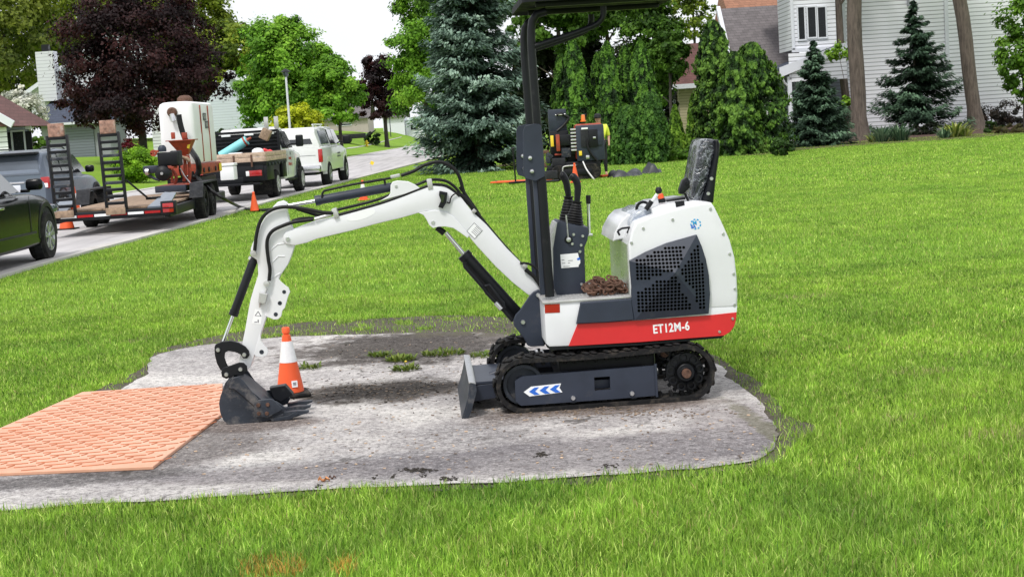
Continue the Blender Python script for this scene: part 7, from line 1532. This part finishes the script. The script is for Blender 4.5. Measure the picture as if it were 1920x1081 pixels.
# ---- lamp post, street sign, hydrant, marker, pedestal
Yl = 88; p = basepoint(549, Yl); lp_ = empty('street_lamp', p, 0, 'white post with black lantern head in front of the round maple', 'street lamp'); hl = atY(541, 142, Yl).z - p.z
b = MB(); b.tube([(0,0,0),(0,0,.4),(0,0,hl)], [.10,.075,.06], 12); b.build('post', M['trim'], lp_); b = MB(); b.lathe([(0,.42),(.05,.40),(.22,.28),(.30,.22),(.22,.20)], (0,0,hl), 'Z', 8); b.build('lamp_roof', M['black'], lp_); b = MB(); b.lathe([(.20,.20),(.13,-.02),(.08,-.06),(0,-.06)], (0,0,hl), 'Z', 8); b.build('lantern', M['glasslite'], lp_)
p = onground(733, 257); p.z = G(p.x, p.y); sg = empty('street_sign', p, 0, 'small teal street name sign on a thin dark pole', 'street sign'); sc_ = p.y/F; hs_ = 50*sc_
b = MB(); b.tube([(0,0,0),(0,0,hs_)], .05, 8); b.build('pole', M['dark'], sg); M['teal'] = mat('teal_sign', (.02,.25,.30), .4); b = MB(); b.box((-.0,0,hs_-.1), (.95,.04,.26), .01); b.build('name_blade', M['teal'], sg)
def hydrant(p):
    e = empty('fire_hydrant', p, 0, 'yellow fire hydrant on the far verge', 'hydrant'); k = 12.5*p.y/F/.75
    b = MB(); b.lathe([(0,.75*k),(.05*k,.73*k),(.12*k,.62*k),(.15*k,.56*k),(.17*k,.55*k),(.13*k,.53*k),(.12*k,.15*k),(.18*k,.12*k),(.18*k,0)], (0,0,0), 'Z', 20); b.build('barrel', M['yellow'], e); b = MB(); b.cyl((-.26*k,0,.4*k), (.26*k,0,.4*k), .08*k, seg=14); b.cyl((0,-.28*k,.38*k), (0,0,.38*k), .1*k, seg=14); b.build('outlet', M['yellow'], e)
p = onground(688, 275); hydrant(p)
p = onground(696, 321); e = empty('marker_flag', p, 0, 'tiny yellow marker flag at the road edge', 'marker flag'); b = MB(); b.tube([(0,0,0),(0,0,.42)], .008, 6); b.build('wire', M['steel'], e); b = MB(); b.box((.06,0,.34), (.15,.01,.14), 0, Matrix.Rotation(.5, 3, 'Y')); b.build('flag', M['yellow'], e)
p = onground(689, 266); M['palegreen'] = mat('pale_green_paint', (.22,.42,.20), .5); e = empty('utility_box', p, 0, 'pale green utility box on the far lawn', 'utility box'); b = MB(); b.box((0,0,.40), (.42,.42,.75), .03); b.build('cabinet', M['palegreen'], e); b = MB(); b.box((0,0,.8), (.46,.46,.06), .02); b.build('lid', M['palegreen'], e)
p = onground(655, 269); e = empty('utility_trailer', p, .25, 'low black utility trailer parked across the far verge', 'trailer'); 
b = MB(); b.box((0,0,.65), (3.0,1.4,.45), .02); b.build('bed', M['cloth'], e); b = MB(); b.beam((1.5,0,.5), (2.6,0,1.1), .1,.1,.01); b.beam((1.4,0,.95), (-1.7,0,.95), .05,.05,.01); b.build('drawbar', M['black'], e)
for s_ in (-1,1): b = MB(); b.lathe([(0,-.1),(.3,-.1),(.36,-.06),(.36,.06),(.3,.1),(0,.1)], (-.2, s_*.78, .36), 'Y', 20); b.build('wheel', M['tyre'], e)
# ---- orange cones
def gc(px, py): p = onground(px, py); p.z = max(p.z, 0)+.01; return p
make_cone('traffic_cone', gc(478, 398), .45, .10, .03, 'plain orange cone on the verge by the black hose', stripe=False, base=False)
make_cone('traffic_cone', gc(682, 376), .48, .10, .03, 'orange cone mostly hidden behind the arm cylinder', stripe=True, base='o')
make_cone('traffic_cone', gc(126, 431), .60, .15, .04, 'orange cone with black base under the trailer tail', stripe=False)
make_cone('traffic_cone', Vector((-10.15, 36.0, .02)), .75, .15, .04, 'orange cone between the grey car and the left ramp', stripe=True)
make_cone('traffic_cone', gc(1079, 343), .50, .10, .028, 'orange cone in front of the drill rig crawler', stripe=False, base='o')
# ---- horizontal drill rig on its own crawler
YD = 41.0; p = onground(1080, 337); DR = empty('drill_rig', Vector((p.x, YD, 0)), 0, 'compact black and orange drilling rig on rubber crawlers beside the hedge', 'drilling rig'); L = DR.location
def dx(name, px0, py0, px1, py1, dY, dep, m, bev=.02, par=None, rot=None, label=None):
    a = atY(px0, py1, YD+dY)-L; c_ = atY(px1, py0, YD+dY)-L; b = MB(); b.box(((a.x+c_.x)/2, a.y+dep/2, (a.z+c_.z)/2), (abs(c_.x-a.x), dep, abs(c_.z-a.z)), bev, rot); o = b.build(name, M[m], par or DR)
    if label: o['label'] = label
    return o
for dY in (-.4, .8):
    b = MB(); x0 = atY(1034, 330, YD+dY).x-L.x; x1 = atY(1128, 330, YD+dY).x-L.x; rings = []
    for i in range(28):
        a = 2*PI*i/28; xx = (x1-.2 if math.cos(a) > 0 else x0+.2)+math.cos(a)*.2; rings.append((xx, .215+math.sin(a)*.205))
    b.prism([Vector((q[0], dY, q[1])) for q in rings], [Vector((q[0], dY+.25, q[1])) for q in rings], .01); tr = b.build('crawler', M['rubber'], DR)
    b = MB(); b.box(((x0+x1)/2, dY-.01, .22), (x1-x0-.5, .04, .16), .01); b.build('side_frame', M['black'], tr)
dx('chassis', 1042, 300, 1126, 318, -.2, 1.0, 'black'); 
eb = dx('engine_box', 1030, 204, 1061, 247, .2, .5, 'dark'); dx('engine_box', 1034, 244, 1066, 300, .1, .7, 'black', label='lower black engine box')
b = MB(); b.tube([atY(1043,216,YD+.15)-L, atY(1052,213,YD+.15)-L, atY(1060,217,YD+.15)-L, atY(1066,222,YD+.15)-L, atY(1056,236,YD+.12)-L, atY(1044,246,YD+.1)-L], .035, 8, smooth=5); b.build('hose', M['hose'], DR)
b = MB(); b.tube([atY(1041,216,YD+.14)-L, atY(1060,214,YD+.14)-L], .02, 8); b.build('handle', M['steel'], eb)
dx('lamp', 1033, 254, 1037.5, 275, -.05, .05, 'yellow', .005)
dx('hydraulic_tank', 1062, 268, 1084, 306, .1, .5, 'black'); dx('pump_cover', 1036, 296, 1060, 312, -.25, .4, 'cloth'); dx('gearbox', 1048, 252, 1070, 274, -.1, .3, 'black'); dx('gear_case', 1044, 252, 1049, 284, -.15, .3, 'orange_paint', .02); dx('motor', 1053, 276, 1070, 296, -.05, .35, 'bucket'); dx('cross_member', 1040, 286, 1082, 292, .0, .3, 'orange_paint')
for k in range(7): dx('chain_link', 1069.5+.3*k, 241+k*6.4, 1079.5+.3*k, 245+k*6.4, -.25, .12, 'alu', .008)
dx('chain_guide', 1071, 240, 1078, 290, -.12, .1, 'black', .01)
sh_ = dx('control_cabinet', 1080.5, 230, 1129, 300, -.2, .5, 'orange_paint', .07); pn = dx('cabinet_door', 1082.5, 232.5, 1131.5, 303, -.26, .07, 'dark', .05, sh_); 
dx('open_bay', 1090, 243, 1103, 276, -0.29, .03, 'cloth', .005, sh_); dx('hatch', 1105, 242, 1120, 276, -0.31, .06, 'black', .01, sh_); dx('hatch', 1121, 246, 1128, 272, -0.30, .05, 'dark', .008, sh_)
dx('label', 1090, 239, 1102, 243, -0.30, .03, 'label', .002, sh_); dx('label', 1086, 283, 1091, 292, -0.30, .03, 'yellow', .002, sh_); dx('latch', 1112, 256, 1117, 260, -0.34, .03, 'steel', .004, sh_); dx('latch', 1099, 291, 1105, 298, -0.33, .04, 'steel', .01, sh_)
b = MB(); b.tube([atY(1100,262,YD-.3)-L, atY(1103,278,YD-.32)-L, atY(1110,290,YD-.32)-L, atY(1120,302,YD-.3)-L], .03, 8, smooth=5); b.build('cable', M['hose'], DR)
b = MB(); b.tube([atY(1093,303,YD-.35)-L, atY(1100,318,YD-.5)-L, atY(1112,334,YD-.7)-L, atY(1118,341,YD-.9)-L], .022, 8, smooth=5); b.build('cable', M['alu'], DR)
b = MB(); b.lathe([(0,.16),(.05,.15),(.06,.0),(.08,0),(.08,-.03)], atY(1093.5, 226, YD)-L, 'Z', 14); b.build('beacon', M['amber'], DR); b = MB(); b.tube([atY(1094,230,YD+.1)-L, atY(1099,213,YD+.1)-L], [.03,.05], 8); b.build('exhaust', M['black'], DR)
for i_, (x, y, s_, m_) in enumerate(((1024,285,.10,'rust'),(1030,292,.12,'bucket'),(1028,300,.12,'bucket'),(1040,306,.14,'bucket'),(1048,312,.12,'black'),(1034,318,.16,'black'),(1022,310,.08,'rust'))):
    b = MB(); b.box(atY(x, y, YD-.1)-L, (s_*1.6, s_, s_), .02, Matrix.Rotation(i_*.7, 3, 'Y')); b.build('fitting', M[m_], DR)
b = MB(); b.box(atY(1033, 328, YD-.5)-L, (.35,.3,.22), .02); b.build('tool_box', M['cloth'], DR); b = MB(); b.tube([atY(1056,334,YD-.42)-L, atY(1055,318,YD-.42)-L, atY(1059,312,YD-.42)-L, atY(1080,310,YD-.42)-L], .02, 8, smooth=4); b.build('guard_rail', M['alu'], DR)
# orange boards, rods and stake around the rig
def board(px0, py0, px1, py1, wd, m, label, z=.05):
    a = onground(px0, py0); c_ = onground(px1, py1); e = empty('ground_board', (a+c_)/2, 0, label, 'board'); h = (c_-a)/2; h.z = 0; b = MB(); b.beam(-h+Vector((0,0,z)), h+Vector((0,0,z)), wd, .04, .008); b.build('plank', M[m], e); b = MB()
    for f in (-.85, .85): b.box(h*f+Vector((0,0,z+.025)), (.05, wd*.8, .012), .003)
    b.build('batten', M['rust'], e); return e
board(925, 345, 1006, 341, .5, 'orange', 'orange board on the lawn left of the drill rig'); board(1122, 333.5, 1152, 331, .4, 'orange', 'short orange board on the lawn right of the drill rig'); board(1012, 340, 1040, 338.5, .5, 'orange', 'orange board in front of the drill rig crawler')
for i_, (x0, y0, x1, y1, lab) in enumerate(((955,347.5,1006,343,'black drill rod on the grass nearest the slab'),(1010,345,1048,343,'black drill rod on the grass in front of the rig'))):
    a = onground(x0, y0); c_ = onground(x1, y1); b = MB(); b.tube([Vector((0,0,.06)), Vector((c_.x-a.x, c_.y-a.y, .06))], .03, 10); o = b.build('drill_rod', M['black']); o.location = a; tag(o, lab, 'rod')
p = onground(967, 344); b = MB(); b.tube([(0,0,0),(-.02,0,.95)], .022, 8); b.tube([(-.06,0,.93),(.03,0,.95)], .025, 8); o = b.build('stake', M['black']); o.location = p; tag(o, 'thin black stake standing upright on the lawn', 'stake')
def sheet_heap(px, py, w_, d_, h_, seed, label):
    p = onground(px, py); r = np.random.default_rng(seed); n = 16; u, v = np.meshgrid(np.linspace(-1, 1, n), np.linspace(-1, 1, 10)); z = np.abs(1-np.maximum(np.abs(u), np.abs(v))**2)**.6*h_*(.1+.9*np.abs(np.sin(u*1.9+v*.7+seed))*(.5+fnoise(u, v, 1.6, seed, 2))) + .01
    V = np.stack([u*w_/2*(1+.15*np.sin(v*3)), v*d_/2, z], -1).reshape(-1, 3); I_ = (np.arange(9)[:, None]*n+np.arange(n-1)[None, :]).ravel(); o = npmesh('rubber_sheet', V, np.stack([I_, I_+1, I_+n+1, I_+n], 1), 4, M['tarp'], smooth=False); o.location = p; tag(o, label, 'rubber sheet')
sheet_heap(1173, 331, .85, .6, .26, 3, 'long crumpled black rubber sheet lying on the lawn'); sheet_heap(1223, 325, .5, .45, .30, 5, 'smaller folded black rubber sheet lying on the lawn')
# ---- worker standing behind the rig
pw = Vector((atY(1124, 250, 42.3).x, 42.3, 0)); PE = empty('person', pw, 0, 'worker in yellow hi-vis top and dark cap standing behind the drill rig', 'person')
J = dict(pel=(0,0,.95), che=(.0,.02,1.22), nec=(-.01,.0,1.42), hd=(-.02,-.02,1.50), hd2=(-.03,-.03,1.62), ht=(-.03,-.03,1.70), ls=(-.19,0,1.37), le=(-.24,.04,1.10), lw=(-.16,-.16,.95), lh=(-.14,-.22,.92), rs=(.19,0,1.37), re=(.25,.04,1.09), rw=(.24,-.10,.88), rh=(.23,-.16,.83), lhp=(-.10,0,.90), lk=(-.11,-.02,.50), la=(-.11,.03,.10), lt=(-.12,-.12,.04), rhp=(.10,0,.90), rk=(.12,-.02,.50), ra=(.13,.03,.10), rt=(.14,-.12,.04))
E_ = [('pel','che'),('che','nec'),('nec','hd'),('hd','hd2'),('hd2','ht'),('che','ls'),('ls','le'),('le','lw'),('lw','lh'),('che','rs'),('rs','re'),('re','rw'),('rw','rh'),('pel','lhp'),('lhp','lk'),('lk','la'),('la','lt'),('pel','rhp'),('rhp','rk'),('rk','ra'),('ra','rt')]
RAD = dict(pel=.14,che=.15,nec=.055,hd=.075,hd2=.092,ht=.06,ls=.07,le=.05,lw=.032,lh=.035,rs=.07,re=.05,rw=.032,rh=.035,lhp=.095,lk=.065,la=.045,lt=.035,rhp=.095,rk=.065,ra=.045,rt=.035)
def skin_mesh(name, keys, scale, m, par):
    ks = [k for k in J if k in keys]; me = bpy.data.meshes.new(name); me.from_pydata([J[k] for k in ks], [(ks.index(a), ks.index(b_)) for a, b_ in E_ if a in keys and b_ in keys], []); o = bpy.data.objects.new(name, me); link(o)
    o.modifiers.new('skin', 'SKIN'); o.modifiers.new('sub', 'SUBSURF').levels = 2; o.modifiers['sub'].render_levels = 2
    for k, v in zip(ks, me.skin_vertices[0].data): v.radius = (RAD[k]*scale, RAD[k]*scale*.85); v.use_root = (k == ('pel' if 'pel' in keys else 'che'))
    me.materials.append(m); o.parent = par; return o
skin_mesh('body', set(J), 1.0, M['skin'], PE)
skin_mesh('hi_vis_top', {'pel','che','ls','rs','le','re'}, 1.3, M['hivis'], PE); 
J2 = J
skin_mesh('trousers', {'pel','lhp','lk','la','rhp','rk','ra'}, 1.13, M['cloth'], PE)
skin_mesh('sleeve', {'re','rw'}, 1.25, M['cloth'], PE) if False else None
b = MB(); b.lathe([(0,.11),(.05,.105),(.09,.07),(.10,.01),(.098,-.02)], (-.03,-.03,1.625), 'Z', 20); b.box((-.10,-.10,1.63), (.10,.10,.012), .004); b.build('cap', M['cloth'], PE)
